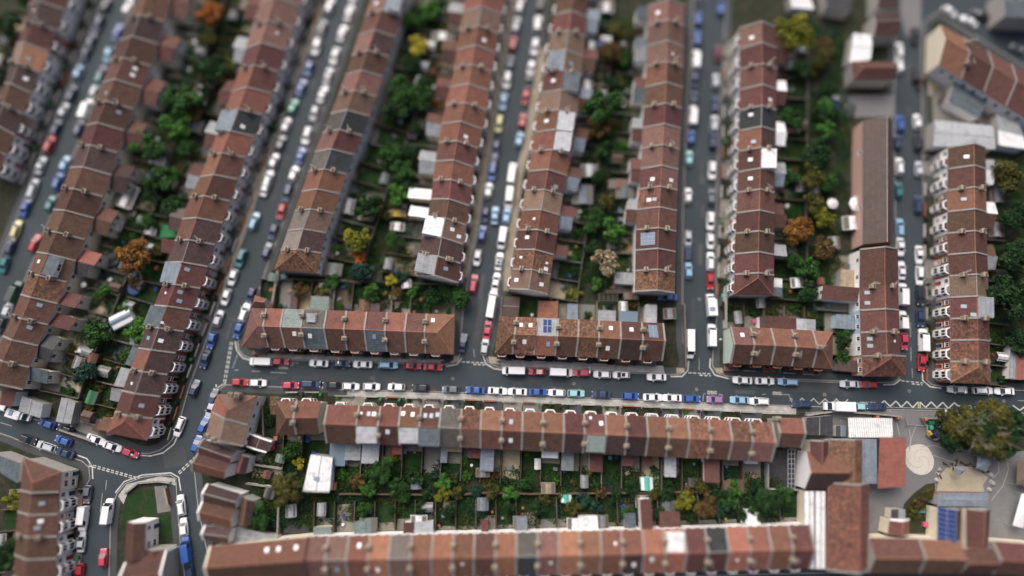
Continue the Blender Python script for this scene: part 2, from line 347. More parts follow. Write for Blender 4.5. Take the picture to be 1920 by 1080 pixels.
def inset(P, d):
    n = len(P); out = []
    for i in range(n):
        a, b, c = Vector(P[i-1]), Vector(P[i]), Vector(P[(i+1) % n])
        e1, e2 = (b-a).normalized(), (c-b).normalized()
        n1, n2 = Vector((-e1.y, e1.x)), Vector((-e2.y, e2.x))
        m = (n1+n2); m = m.normalized() if m.length > 1e-3 else n1
        k = d/max(.45, m.dot(n1)); out.append(tuple(b+m*k))
    return out
for k, px in BLOCKS.items():
    P = [gp(*p) for p in px]
    if sum(P[i-1][0]*P[i][1]-P[i][0]*P[i-1][1] for i in range(len(P))) < 0: P.reverse()
    mb = MB(); mb.prism(P, -.01, .10); struct(ob('garden_ground', mb.mesh('garden_ground', [M['soil']])))
    Q = inset(P, 1.75); K = inset(P, .16)
    mb = MB(); kb = MB(); n = len(P)
    for i in range(n):
        j = (i+1) % n
        mb.face([(*K[i],.125),(*K[j],.125),(*Q[j],.125),(*Q[i],.125)]); mb.face([(*Q[i],.125),(*Q[j],.125),(*Q[j],.09),(*Q[i],.09)])
        kb.face([(*P[i],.135),(*P[j],.135),(*K[j],.135),(*K[i],.135)]); kb.face([(*P[i],-.01),(*P[j],-.01),(*P[j],.135),(*P[i],.135)]); kb.face([(*K[j],.10),(*K[i],.10),(*K[i],.135),(*K[j],.135)])
    struct(ob('pavement', mb.mesh('pavement', [M['tarmac']]))); struct(ob('kerb', kb.mesh('kerb', [M['kerb']])))
def patch(name, px, z, m, kind='structure'):
    mb = MB(); mb.poly([gp(*p) for p in px], z); return struct(ob(name, mb.mesh(name, [M[m]])), kind)
def strip(name, px, wdt, z, m):
    mb = MB(); ribbon(mb, [gp(*p) for p in px], wdt, z); return struct(ob(name, mb.mesh(name, [M[m]])))
patch('pavement', [(484,656.5),(826,667),(827,681),(484,671.5)], .131, 'flag')
patch('pavement', [(936,672),(1243,686),(1246,700),(940,686.5)], .131, 'flag')
patch('pavement', [(651,732.5),(836,737),(1000,744.5),(1236,752.5),(1367,759),(1493,762.5),(1492,777),(1367,774),(1236,767),(1000,758),(836,751),(651,747)], .131, 'flag')
strip('pavement', [(869,520),(877,490),(888,440),(899,357),(913,277),(932,152),(944,83),(958,10),(968,-60)], 1.9, .131, 'flagt')
strip('pavement', [(951,545),(953,500),(961,440),(974,325),(992,262),(1004,182),(1018,90)], 1.9, .131, 'flagt')
strip('pavement', [(407,557),(435,485),(462,410),(497,302),(533,200),(562,125),(603,10)], 1.6, .131, 'flagt')
strip('pavement', [(1733,718),(1752,728)], .3, .131, 'flag') if False else None
for q in ([(848,667),(862,668),(860,678),(845,681)], [(915,668),(934,671),(938,684),(918,680)], [(1268,690),(1284,690),(1283,699),(1268,700)], [(1340,690),(1354,690),(1356,700),(1344,698)]):
    patch('pavement', q, .133, 'gravel')
patch('road', [(760,722),(812,724),(822,733),(770,732)], .006, 'f_brown')
patch('road', [(690,725),(735,726),(735,731),(690,730)], .006, 'tarmac'); patch('road', [(1040,725),(1075,727),(1074,738),(1040,736)], .006, 'tarmac')
patch('road', [(300,835),(345,838),(352,870),(310,880)], .006, 'tarmac'); patch('road', [(1480,712),(1570,716),(1570,738),(1482,734)], .006, 'tarmac')
patch('road', [(900,560),(912,560),(895,660),(882,660)], .006, 'tarmac'); patch('road', [(1296,560),(1304,560),(1306,660),(1298,660)], .006, 'tarmac')

_r = random.Random(31)
_z = .0062
for a, b, n in (((470,705),(1640,742),16),((470,703),(1640,738),6),((175,150),(60,470),4),((590,130),(420,650),8),((958,120),(886,640),7),((1325,80),(1312,650),8),((1708,120),(1708,690),5),((40,800),(320,860),5)):
    for k in range(n):
        t_ = _r.random(); x, y = a[0]+(b[0]-a[0])*t_+_r.uniform(-4,4), a[1]+(b[1]-a[1])*t_+_r.uniform(-6,6); d_ = math.atan2(b[1]-a[1], b[0]-a[0]); l_, w2 = _r.uniform(4,26), _r.uniform(1.5,5)
        if _r.random() < .3: d_ += 1.57; l_ *= .6; w2 = 1.6
        q = [(x+math.cos(d_)*i*l_-math.sin(d_)*j*w2, y+math.sin(d_)*i*l_+math.cos(d_)*j*w2) for i, j in ((-1,-1),(1,-1),(1,1),(-1,1))]
        patch('road', q, _z, _r.choice(['tarmac','f_dark','tarmac','patched'])); _z += .00009
# road paint
def dashes(mb, a, b, ln, gap, wdt, z=.012, m=0):
    a, b = Vector(gp(*a)), Vector(gp(*b)); L = (b-a).length; d = (b-a)/L; t = 0
    while t < L:
        e = min(L, t+ln); ribbon(mb, [a+d*t, a+d*e], wdt, z, m); t = e+gap
mb = MB()
for pl in ([(441,640),(444,657),(455,671),(474,677)], [(836,687),(857,683),(866,671)], [(905,665),(911,682),(926,691),(942,693.5)], [(1257,706),(1279,705.5),(1290,694),(1291,675)],
           [(1332,672),(1331,688),(1340,703),(1366,710)], [(1656,721.5),(1677,720.5),(1689,711)], [(1729,695),(1730,713),(1744,725),(1765,728)], [(424,717),(408,727),(402,745)],
           [(262,853.5),(282,855),(306,849),(326,833),(334,815)], [(144,853),(163,860),(173,875),(174,898)], [(216,924),(233,903),(267,890.5),(320,886.5),(335,895),(339,920)]):
    ribbon(mb, [gp(*p) for p in pl], .30, .012)
for pl in ([(1660,763.5),(1786,766.5)], [(485,678),(560,681)], [(1366,710),(1600,718)]): ribbon(mb, [gp(*p) for p in pl], .13, .012, 1)
for a, b in (((436,642),(422,722)), ((866,678.5),(909,680.5)), ((1291,699),(1333,701)), ((1690,714),(1730,718)), ((167,870),(268,898)), ((334,886),(364,858))):
    for k in (0, 3.6):
        dx, dy = b[0]-a[0], b[1]-a[1]; L = math.hypot(dx, dy); ox, oy = -dy/L*k, dx/L*k
        f = .5 if k and a[0] > 500 else 1.0
        dashes(mb, (b[0]-dx*f+ox, b[1]-dy*f+oy), (b[0]+ox, b[1]+oy), .75, .38, .24)
for a, b in (((440,694),(447,694)), ((472,696),(488,696.5)), ((507,698),(537,699.5)), ((1707,605),(1707,633)), ((1708,651),(1708,677)), ((1710,691),(1711,708)), ((1311,672),(1311,694)), ((1908,751),(1935,752)),
             ((200,900),(198,918)), ((192,925),(188,960)), ((888,655),(890,670)), ((0,792),(22,799)), ((446,663),(436,690))):
    ribbon(mb, [gp(*a), gp(*b)], .14, .012, 1)
zz = [(1482,760),(1482,746)]
for k in range(5): zz += [(1493+21.5*k, 757+k*.6), (1504+21.5*k, 746.5+k*.6)]
ribbon(mb, [gp(*p) for p in zz], .26, .012)
zz2 = [(1641,761),(1653,756),(1658,751.5),(1669,762),(1680,752),(1690,763.5),(1700.5,752.6),(1711.5,764),(1721.5,753.6)]
zz3 = [(1725,754),(1735.5,764),(1746,753.6),(1756.7,764.6),(1767.6,754.4),(1778,766),(1789.5,755),(1796,761),(1800,761)]
zz4 = [(1899,760),(1912,769.5),(1925,759.5),(1938,770)]
for q in (zz2, zz3, zz4):
    for i in range(len(q)-1): ribbon(mb, [gp(*q[i]), gp(*q[i+1])], .28, .012 + .0012*(i % 2))
for x in (1721.8, 1725.2): ribbon(mb, [gp(x,753.5), gp(x,765)], .28, .0145, 2)
ribbon(mb, [gp(1827,763), gp(1833,763)], .2, .012); ribbon(mb, [gp(1853,765), gp(1860,765)], .2, .012)
for pl in ([(549,678),(549,685),(544,685)], [(509,683),(520,684)], [(1318,752),(1319,738.5),(1323,738.5)], [(1348,739.5),(1354,740),(1353.5,752)], [(1429,740),(1436,738.5)], [(1466,739.5),(1480,740),(1480,748)]):
    for i in range(len(pl)-1): ribbon(mb, [gp(*pl[i]), gp(*pl[i+1])], .13, .012+.001*i, 1)
struct(ob('road_markings', mb.mesh('road_markings', [M['mark'], M['markd'], M['yell']])))
def road_text(txt, px, py, wdt, hgt, rot=PI, m='mark'):
    c = bpy.data.curves.new('road_lettering', 'FONT'); c.body = txt; c.align_x = 'CENTER'; c.align_y = 'CENTER'; c.size = 1.0; c.offset = .02
    o = ob('road_lettering', c); p = G(px, py); o.location = (p.x, p.y, .014); o.rotation_euler = (0, 0, rot)
    o.scale = (wdt/(len(txt)*.62), hgt/.72, 1); c.materials.append(M[m]); return struct(o)
road_text('DISABLED', 531, 688.5, 2.5, .75, PI-.02); road_text('DISABLED', 1335, 735.8, 2.6, .8, PI-.03); road_text('DISABLED', 1457, 737.2, 2.5, .75, PI-.03)
road_text('SCHOOL', 1627, 756.5, 3.4, .9); road_text('CLEAR', 1812, 763, 2.6, .85); road_text('KEEP', 1843, 764.5, 2.4, .95); road_text('SCHOOL', 1877, 766, 3.2, .9)
# round iron manhole covers
for i, (x, y, what) in enumerate(((1076,719.5,'between the white van and blue car'), (849,710,'below the middle short row'), (1306,730,'below the fourth side street mouth'), (1882,752,'near the big dark tree'), (1311,561,'in the fourth side street beside motorhome'), (1546,740,'above the zigzag lines'), (1705,733,'below the fifth side street mouth'), (644,690,'below left short row'))):
    mb = MB(); mb.cyl(0,0,0,.012,.36,14,0); mb.cyl(0,0,.012,.02,.27,14,1)
    p = G(x, y); tag(ob('manhole_cover', mb.mesh('manhole_cover', [M['kerb'], M['iron']]), None, (p.x, p.y, .004)), 'round grey iron manhole cover in the road '+what, 'manhole cover', 'manhole covers in the road')

# ------------------------------------------------------------------ houses
def umesh_window(w_=1.0, h_=1.35):
    mb = MB(); t = .09
    mb.box(-w_/2, w_/2, -.05, .05, 0, t); mb.box(-w_/2, w_/2, -.05, .05, h_-t, h_); mb.box(-w_/2, -w_/2+t, -.05, .05, t, h_-t); mb.box(w_/2-t, w_/2, -.05, .05, t, h_-t)
    mb.box(-.03, .03, -.045, .045, t, h_-t); mb.box(-w_/2-.1, w_/2+.1, -.05, .14, -.09, -.001)
    mb.face([(w_/2-t, .02, t), (-w_/2+t, .02, t), (-w_/2+t, .02, h_-t), (w_/2-t, .02, h_-t)], 1)
    return mb.mesh('window', [M['trim'], M['wglass']])
WINDOW = umesh_window(); WINDOW_W = umesh_window(1.5, 1.25)
def door_mesh(m):
    mb = MB(); mb.box(-.5, .5, -.05, .04, 0, 2.1, 0); mb.box(-.6, -.5, -.05, .07, 0, 2.2, 1); mb.box(.5, .6, -.05, .07, 0, 2.2, 1); mb.box(-.6, .6, -.05, .07, 2.1, 2.25, 1); mb.box(-.3, .3, .04, .06, 1.3, 1.9, 2)
    return mb.mesh('door', [M[m], M['trim'], M['wglass']])
DOORS = [door_mesh(m) for m in ('door', 'green', 'red', 'trim', 'black')]
def bay_mesh(wm, rm, h=4.75):
    mb = MB(); P = lambda k, z: [(1.25*k+.0, 0, z), (.75*k, .85*k if k < 1.05 else .92, z), (-.75*k, .85*k if k < 1.05 else .92, z), (-1.25*k, 0, z)]
    lo = P(1, 0); 
    for a, b in ((0, .75), (2.15, 3.05), (4.35, h)): mb.hexa(P(1, a), P(1, b), 0)
    for a, b in ((.75, 2.15), (3.05, 4.35)):
        mb.hexa(P(.93, a), P(.93, b), 2)
        for x, y in ((.75, .82), (-.75, .82), (1.2, .05), (-1.2, .05)): mb.box(x-.09, x+.09, y-.09, y+.05, a, b, 0)
        mb.box(-.05, .05, .7, .84, a, b, 0)
    mb.hexa(P(1.12, h), P(1.12, h+.16), 0); mb.hexa(P(.86, h+.16), [(.8, 0, h+.5), (.45, .3, h+.42), (-.45, .3, h+.42), (-.8, 0, h+.5)], 1)
    return mb.mesh('bay_window', [M[wm], rm, M['wglass']])
BAYS = {}
def bay(wm, rk):
    if (wm, rk) not in BAYS: BAYS[wm, rk] = bay_mesh(wm, TILE[rk] if rk in TILE else M[rk])
    return BAYS[wm, rk]
def box_mesh(name, sx, sy, sz, mats, cap=None):
    mb = MB(); mb.box(-sx/2, sx/2, -sy/2, sy/2, 0, sz, 0, cap); return mb.mesh(name, mats)
def stack_mesh():
    mb = MB(); mb.box(-.5, .5, -.42, .42, -1.2, 1.05); mb.box(-.58, .58, -.5, .5, 1.05, 1.2); mb.box(-.46, .46, -.38, .38, 1.2, 1.27)
    return mb.mesh('chimney', [M['stack']])
STACK = stack_mesh()
def stack_brick():
    mb = MB(); mb.box(-.5, .5, -.42, .42, -1.2, 1.05); mb.box(-.58, .58, -.5, .5, 1.05, 1.2); mb.box(-.46, .46, -.38, .38, 1.2, 1.27)
    return mb.mesh('chimney', [M['brick']])
STACKB = stack_brick()
mb = MB(); mb.cyl(0, 0, 0, .5, .15, 8, 0, .11); mb.cyl(0, 0, .5, .56, .14, 8, 0); mb.cyl(0, 0, .56, .565, .09, 8, 1); POT = mb.mesh('chimney_pot', [M['pot'], M['black']])
def aerial_mesh():
    mb = MB(); mb.bar((0,0,0), (0,0,1.8), .022); mb.bar((-.9,-.25,1.75), (.75,.25,1.75), .022)
    for k in range(7): x = -.8+k*.22; mb.bar((x-.05, x*.28-.35, 1.75), (x+.12, x*.28+.32, 1.75), .014)
    return mb.mesh('aerial', [M['steel']])
AERIAL = aerial_mesh()
def sky_mesh(sx, sy, m):
    mb = MB(); mb.box(-sx/2, sx/2, -sy/2, sy/2, -.05, .09, 0); mb.box(-sx/2+.09, sx/2-.09, -sy/2+.09, sy/2-.09, .09, .10, 1); return mb.mesh('skylight', [M['plgrey'] if m == 'sky1' else M['trim'], M[m]])
SKY = {'g': sky_mesh(.95, 1.25, 'sky1'), 'w': sky_mesh(.9, 1.1, 'skyw'), 's': sky_mesh(.6, .65, 'skyw')}
def solar_mesh(m):
    mb = MB(); mb.box(-.5, .5, -.85, .85, .05, .10, 0); mb.box(-.47, .47, -.82, .82, .10, .105, 1); mb.box(-.4, -.34, -.8, .8, -.1, .05, 0); mb.box(.34, .4, -.8, .8, -.1, .05, 0)
    return mb.mesh('solar_panel', [M['steel'], M[m]])
SOLAR = {'d': solar_mesh('solar'), 'p': solar_mesh('solar2')}
TERR = {}
def lerp(a, b, t): return a+(b-a)*t
def rot_frame(px, py, o):
    """matrix whose x is px, y is py (made square), at o"""
    x = px.normalized(); z = x.cross(py).normalized(); y = z.cross(x)
    m = Matrix.Identity(4); m.col[0][:3] = x; m.col[1][:3] = y; m.col[2][:3] = z; m.col[3][:3] = o; return m

def house(quad, rk='br', rk2=None, label='', cat='house', group=None, ze=5.4, rise=None, hip0=False, hip1=False, cope0=True, cope1=False, ch=(), chm=None,
          front='-', wallf='white', wallr='white', sky=(), dormer=(), solar=(), wing=None, ext=None, bays=True, windows=True, dark=False, name='terraced_house', gable='grey', aerial=False, copem='cope', doors=None, baywall=None, ridge_at=.5, seed=0):
    """quad: the four eaves corners on the ground plan, (start +, end +, start -, end -); + is the left or upper side"""
    rng = random.Random(hash(label) if False else sum(map(ord, label))*31+seed)
    P0, P1, N0, N1 = [Vector((p[0], p[1], 0)) for p in quad]
    c = (P0+P1+N0+N1)/4; d = ((P1+N1)-(P0+N0)).normalized(); ang = math.atan2(d.y, d.x)
    R = Matrix.Rotation(-ang, 3, 'Z'); P0, P1, N0, N1 = [R @ (p-c) for p in (P0, P1, N0, N1)]
    root = thing(name, label, cat, (c.x, c.y, .10), ang, group)
    depth = ((P0-N0).length+(P1-N1).length)/2
    rise = rise if rise is not None else depth*.27
    zr = ze+rise; hd = depth*.40
    r0, r1 = lerp(P0, N0, ridge_at), lerp(P1, N1, ridge_at); ax = (r1-r0).normalized()
    rr0 = r0+ax*(hd if hip0 else 0); rr1 = r1-ax*(hd if hip1 else 0)
    up = lambda p, z: Vector((p.x, p.y, z))
    m2 = rk2 or rk  # darker second tile often paints shade on the slope away from the sun
    # walls, set back under the eaves, with the gables up to the roof
    k0, k1 = (.3 if hip0 else .02), (.3 if hip1 else .02); ins = .28
    def inn(p, q, along): return p+(q-p).normalized()*ins+ax*along
    w0p, w1p, w0n, w1n = inn(P0, N0, k0), inn(P1, N1, -k1), inn(N0, P0, k0), inn(N1, P1, -k1)
    mb = MB(); zt = ze-.1
    mb.face([up(w1p,0), up(w0p,0), up(w0p,zt), up(w1p,zt)], 0 if front == '+' else 1)
    mb.face([up(w0n,0), up(w1n,0), up(w1n,zt), up(w0n,zt)], 0 if front == '-' else 1)
    mb.face([up(w0p,0), up(w0n,0), up(w0n,zt), up(w0p,zt)], 2); mb.face([up(w1n,0), up(w1p,0), up(w1p,zt), up(w1n,zt)], 2)
    mb.face([up(w0n,zt), up(w1n,zt), up(w1p,zt), up(w0p,zt)], 1)
    ob('wall', mb.mesh('wall', [M[wallf], M[wallr], M[gable]]), root)
    # roof
    mb = MB(); zb = ze-.12
    L = (P1-P0).length; sl = math.hypot(depth/2, rise)
    mb.face([up(P1,ze), up(P0,ze), up(rr0,zr), up(rr1,zr)], 0, [(L,0),(0,0),(hd if hip0 else 0,sl),(L-(hd if hip1 else 0),sl)])
    mb.face([up(N0,ze), up(N1,ze), up(rr1,zr), up(rr0,zr)], 1, [(0,0),(L,0),(L-(hd if hip1 else 0),sl),(hd if hip0 else 0,sl)])
    mb.face([up(P0,ze), up(N0,ze), up(rr0,zr)], 1 if hip0 else 2, [(0,0),(depth,0),(depth/2,sl)]); mb.face([up(N1,ze), up(P1,ze), up(rr1,zr)], 1 if hip1 else 2, [(0,0),(depth,0),(depth/2,sl)])
    for a, b in ((P1,P0), (N0,N1)): mb.face([up(a,zb), up(b,zb), up(b,ze), up(a,ze)], 3)
    for a, b, h in ((P0,N0,hip0), (N1,P1,hip1)): mb.face([up(a,zb), up(b,zb), up(b,ze), up(a,ze)], 3 if h else 2)
    mb.face([up(N1,zb), up(N0,zb), up(P0,zb), up(P1,zb)], 3)
    def ridge(a, b):
        v = (b-a).normalized(); s = Vector((-v.y, v.x, 0)).normalized()*.13
        mb.face([a+s-Vector((0,0,.03)), b+s-Vector((0,0,.03)), b+Vector((0,0,.09)), a+Vector((0,0,.09))], 4); mb.face([b-s-Vector((0,0,.03)), a-s-Vector((0,0,.03)), a+Vector((0,0,.09)), b+Vector((0,0,.09))], 4)
    ridge(up(rr0,zr), up(rr1,zr))
    if hip0: ridge(up(P0,ze), up(rr0,zr)); ridge(up(N0,ze), up(rr0,zr))
    if hip1: ridge(up(P1,ze), up(rr1,zr)); ridge(up(N1,ze), up(rr1,zr))
    rt = TILE[rk] if rk in TILE else M[rk]; rt2 = TILE[m2] if m2 in TILE else M[m2]
    roof = ob('roof', mb.mesh('roof', [rt, rt2, M[gable], M['grey'], TILE['py'] if rk in ('or','br','rd','pk','mo','py') else M['cope']]), root)
    # coping over the party walls
    def cope(a, b, r, sgn, hip):
        if hip: return
        mb = MB(); wd = ax*.20; zs = [(a, ze-.05), (r, zr), (b, ze-.05)]
        s0 = [up(p,z)-wd for p, z in zs]; s1 = [up(p,z)+wd for p, z in zs]; hh = Vector((0,0,.2)); ll = Vector((0,0,.25))
        for i in range(2):
            mb.face([s0[i]+hh, s1[i]+hh, s1[i+1]+hh, s0[i+1]+hh][::-1]); mb.face([s1[i]-ll, s1[i]+hh, s1[i+1]+hh, s1[i+1]-ll][::-1]); mb.face([s0[i]+hh, s0[i]-ll, s0[i+1]-ll, s0[i+1]+hh][::-1]); mb.face([s0[i]-ll, s1[i]-ll, s1[i+1]-ll, s0[i+1]-ll])
        mb.face([s0[0]-ll, s1[0]-ll, s1[0]+hh, s0[0]+hh][::-1]); mb.face([s0[2]-ll, s1[2]-ll, s1[2]+hh, s0[2]+hh])
        ob('parapet', mb.mesh('parapet', [M[copem]]), root)
    if cope0: cope(P0, N0, r0, 1, hip0)
    if cope1: cope(P1, N1, r1, -1, hip1)
    # things on the slopes: s = '+' or '-', u along, v from eaves (0) to ridge (1)
    def on(s, u, v):
        E0, E1 = (P0, P1) if s == '+' else (N0, N1)
        E = up(lerp(E0, E1, u), ze); Rg = up(lerp(r0, r1, u), zr); p = lerp(E, Rg, v)
        return rot_frame((E1-E0) if s == '-' else (E0-E1), Rg-E, p)
    for (s, u, v, k) in sky:
        m = on(s, u, v); ob('skylight', SKY[k], roof, mat=m)
    for (s, u, v, nx, ny, k) in solar:
        for i in range(nx):
            for j in range(ny):
                m = on(s, u, v) @ Matrix.Translation(((i-(nx-1)/2)*1.04, (j-(ny-1)/2)*1.76, .02)); ob('solar_panel', SOLAR[k], roof, mat=m)
    for (s, mtop, u0, u1, v0, v1) in dormer:
        E0, E1 = (P0, P1) if s == '+' else (N0, N1)
        a0, a1 = lerp(E0, E1, u0), lerp(E0, E1, u1); b0, b1 = lerp(r0, r1, u0), lerp(r0, r1, u1)
        f0, f1 = lerp(a0, b0, v0), lerp(a1, b1, v0); g0, g1 = lerp(a0, b0, v1), lerp(a1, b1, v1)
        zf = lerp(ze, zr, v0)-.1; zt_ = zr-.12; lo = [up(f0,zf), up(f1,zf), up(g1,zf), up(g0,zf)]; hi = [up(f0,zt_-.1), up(f1,zt_-.1), up(g1,zt_), up(g0,zt_)]
        if s == '+': lo.reverse(); hi.reverse()
        mb = MB(); mb.hexa(lo, hi, 0, 1); dm = ob('dormer', mb.mesh('dormer', [M['white'], M[mtop]]), roof)
        mid = lerp(f0, f1, .5); fa = math.atan2(ax.y, ax.x)+(0 if s == '+' else PI)
        if zt_-zf > 1.2: ob('window', WINDOW_W, dm, (mid.x, mid.y, zf+.35), fa, None, (1.2, 1, .8))
    for (bnd, s, v) in ch:
        E = (P0 if s == '+' else N0) if bnd == 0 else (P1 if s == '+' else N1); Rg = r0 if bnd == 0 else r1
        p = lerp(up(E,ze), up(Rg,zr), v); st = ob('chimney', chm or STACK, root, (p.x, p.y, p.z), 0)
        for i in (-.3, 0, .3): ob('chimney_pot', POT, st, (i, rng.uniform(-.12, .12), 1.25))
        if aerial or rng.random() < .3: ob('aerial', AERIAL, st, (.45, .1, .6), rng.uniform(-1, 1)+1.2)
    # facades
    def fac(s, u, z, mesh, nm, sc=None, off=0.0):
        a, b = (w0p, w1p) if s == '+' else (w0n, w1n); p = lerp(a, b, u)
        o = ob(nm, mesh, root, (p.x, p.y+(off if s == '+' else -off), z), 0 if s == '+' else PI, None, sc); return o
    Lw = (w1p-w0p).length
    rear = '+' if front == '-' else '-'
    flip = rng.random() < .5 if seed % 2 else False
    dm_ = doors if doors is not None else rng.randrange(5)
    if windows and Lw > 3:
        if bays: fac(front, .36, 0, bay(baywall or ('cream' if wallf == 'cream' else 'white'), bays if isinstance(bays, str) else rng.choice(['br','rd','plgrey'])), 'bay_window')
        else: fac(front, .36, 3.2, WINDOW_W, 'window'); fac(front, .36, .9, WINDOW_W, 'window')
        fac(front, .80, 0.02, DOORS[dm_], 'door'); fac(front, .82, 3.2, WINDOW, 'window')
        fac(rear, .3, 3.2, WINDOW, 'window'); fac(rear, .75, 3.2, WINDOW, 'window')
    # rear outrigger with its own lean-to roof
    def box_wing(s, u0, u1, ln, h0, h1, wm, rm, nm, win=True):
        a, b = (w0p, w1p) if s == '+' else (w0n, w1n); p, q = lerp(a, b, u0), lerp(a, b, u1); sg = 1 if s == '+' else -1
        o = Vector((0, sg*ln, 0)); e = Vector((0, sg*.02, 0)); p, q = p+e, q+e
        lo = [p, q, q+o, p+o]; hts = [h0, h1, h1, h0]
        if sg < 0: lo = [p+o, q+o, q, p]
        mb = MB(); mb.hexa([up(v,0) for v in lo], [up(v,h) for v, h in zip(lo, hts)], 0)
        wg = ob(nm, mb.mesh(nm, [M[wm]]), root)
        ov = .15; ctr = (lo[0]+lo[1]+lo[2]+lo[3])/4
        def grow(v): dv = v-ctr; return v+Vector((math.copysign(ov, dv.x), math.copysign(ov, dv.y) if (dv.y > 0) == (sg > 0) else 0, 0))
        mb = MB(); lo2 = [up(grow(v),h+.005) for v, h in zip(lo, hts)]; hi2 = [v+Vector((0,0,.14)) for v in lo2]
        W_ = abs(q.x-p.x)
        mb.hexa(lo2, hi2, 0); mb.uv[:4] = [(v.x, v.y) for v in hi2]
        mb.uv[:4] = [(v.y, v.x) for v in hi2]
        ob('roof', mb.mesh('roof', [TILE[rm] if rm in TILE else M[rm]]), wg)
        if win and ln > 3:
            en = lerp(p+o, q+o, .5); ob('window', WINDOW, wg, (en.x, en.y, 2.9 if max(h0, h1) > 4 else .9), 0 if sg > 0 else PI)
            sd_ = q if h1 < h0 else p; t_ = sd_+o*.5; ob('window', WINDOW, wg, (t_.x, t_.y, 2.6 if max(h0, h1) > 4 else .8), -PI/2 if sd_.x > ctr.x else PI/2)
        return wg
    if wing:
        side, ln, rm = wing[:3]; wm = wing[3] if len(wing) > 3 else wallr
        if side == 0: box_wing(rear, .02, .56, ln, 4.9, 3.9, wm, rm, 'rear_wing')
        else: box_wing(rear, .44, .98, ln, 3.9, 4.9, wm, rm, 'rear_wing')
    for e in (ext or ()):
        u0, u1, ln, h, wm, rm = e; box_wing(rear, u0, u1, ln, h, h-.12, wm, rm, 'extension', False)
    root['_d'] = 1; del root['_d']
    TERR.setdefault(group, []).append(dict(root=root, c=c, ang=ang, P0=w0p, P1=w1p, N0=w0n, N1=w1n, rear=rear, front=front, wing=wing, ext=ext))
    return root

CNAME = {'or':'orange tiled','br':'brown tiled','rd':'red tiled','dk':'dark tiled','pk':'pink tiled','tn':'tan tiled','mo':'mottled tiled','sl':'slate grey','gy':'grey tiled','lg':'pale grey','py':'bright orange','f_brown':'brown','f_grey':'grey flat'}
def cumlen(P):
    s = [0.0]
    for a, b in zip(P, P[1:]): s.append(s[-1]+math.hypot(b[0]-a[0], b[1]-a[1]))
    return s
def along(P, t):
    s = cumlen(P); d = t*s[-1]
    for i in range(len(P)-1):
        if d <= s[i+1] or i == len(P)-2:
            k = (d-s[i])/(s[i+1]-s[i]); return (P[i][0]+(P[i+1][0]-P[i][0])*k, P[i][1]+(P[i+1][1]-P[i][1])*k)
def terrace(group, ref, plus, minus, cols, fr=None, feats=None, ze=5.4, front='-', wallf='white', wallr='white', chev=2, ch0=1, hips=(False, False), skyp=.22, way='up', wing=None, walls=None, chv=(.45, .55), common=None, count_from=0, lastcope=True):
    n = len(cols); feats = feats or {}
    fr = fr or [i/n for i in range(n+1)]
    rng = random.Random(sum(map(ord, ref)))
    for i in range(n):
        q = [gp(*along(plus, fr[i]), ze), gp(*along(plus, fr[i+1]), ze), gp(*along(minus, fr[i]), ze), gp(*along(minus, fr[i+1]), ze)]
        f = dict(common or {}); f.update(feats.get(i, {})); ck = cols[i]; rk, rk2 = ck if isinstance(ck, tuple) else (ck, None)
        sk = list(f.pop('sky', ()))
        if not sk and 'sky' not in feats.get(i, {}) and rng.random() < skyp: sk = [(rng.choice('+-'), rng.uniform(.3, .7), rng.uniform(.4, .75), rng.choice('gws'))]
        extra = []
        if f.get('dormer'): extra.append('with %s dormer' % {'f_slate':'slate','f_silver':'silver','f_grey':'grey','f_white':'white','f_blue':'blue-grey','f_green':'green-grey','f_dark':'black','f_mint':'pale green'}.get(f['dormer'][0][1], 'grey'))
        elif f.get('solar'): extra.append('with solar panels')
        elif len(sk) > 1: extra.append('with skylights')
        elif sk: extra.append('with one skylight')
        pos = '%s %s %s' % (ORD[i+count_from], 'up' if way == 'up' else 'along', ref)
        lab = ' '.join([CNAME.get(rk, 'brown tiled'), 'house'] + extra + ([',' , pos] if len(extra) else ['standing', pos])).replace(' , ', ', ')
        chs = []
        if i % chev == ch0 and i > 0: chs = [(0, '+', chv[0]), (0, '-', chv[1])]
        wv = None
        if wing: wv = (i % 2 if chev == 2 else i % 2, wing[0]*rng.uniform(.85, 1.1), rng.choice(wing[1]))
        if 'wing' in f: wv = f.pop('wing')
        wf = f.pop('wallf', wallf if not walls else walls[i % len(walls)])
        house(q, rk, rk2, lab, 'terraced house', group, ze, hip0=hips[0] and i == 0, hip1=hips[1] and i == n-1, cope0=f.pop('cope0', not (hips[0] and i == 0)), cope1=(i == n-1 and lastcope), ch=f.pop('ch', chs), front=front, wallf=wf, wallr=f.pop('wallr', wallr), sky=sk, wing=wv, seed=i, **f)
D = lambda s, m, u0=.04, u1=.96, v0=.12, v1=.99: [(s, m, u0, u1, v0, v1)]
rev = lambda *p: list(reversed(p))

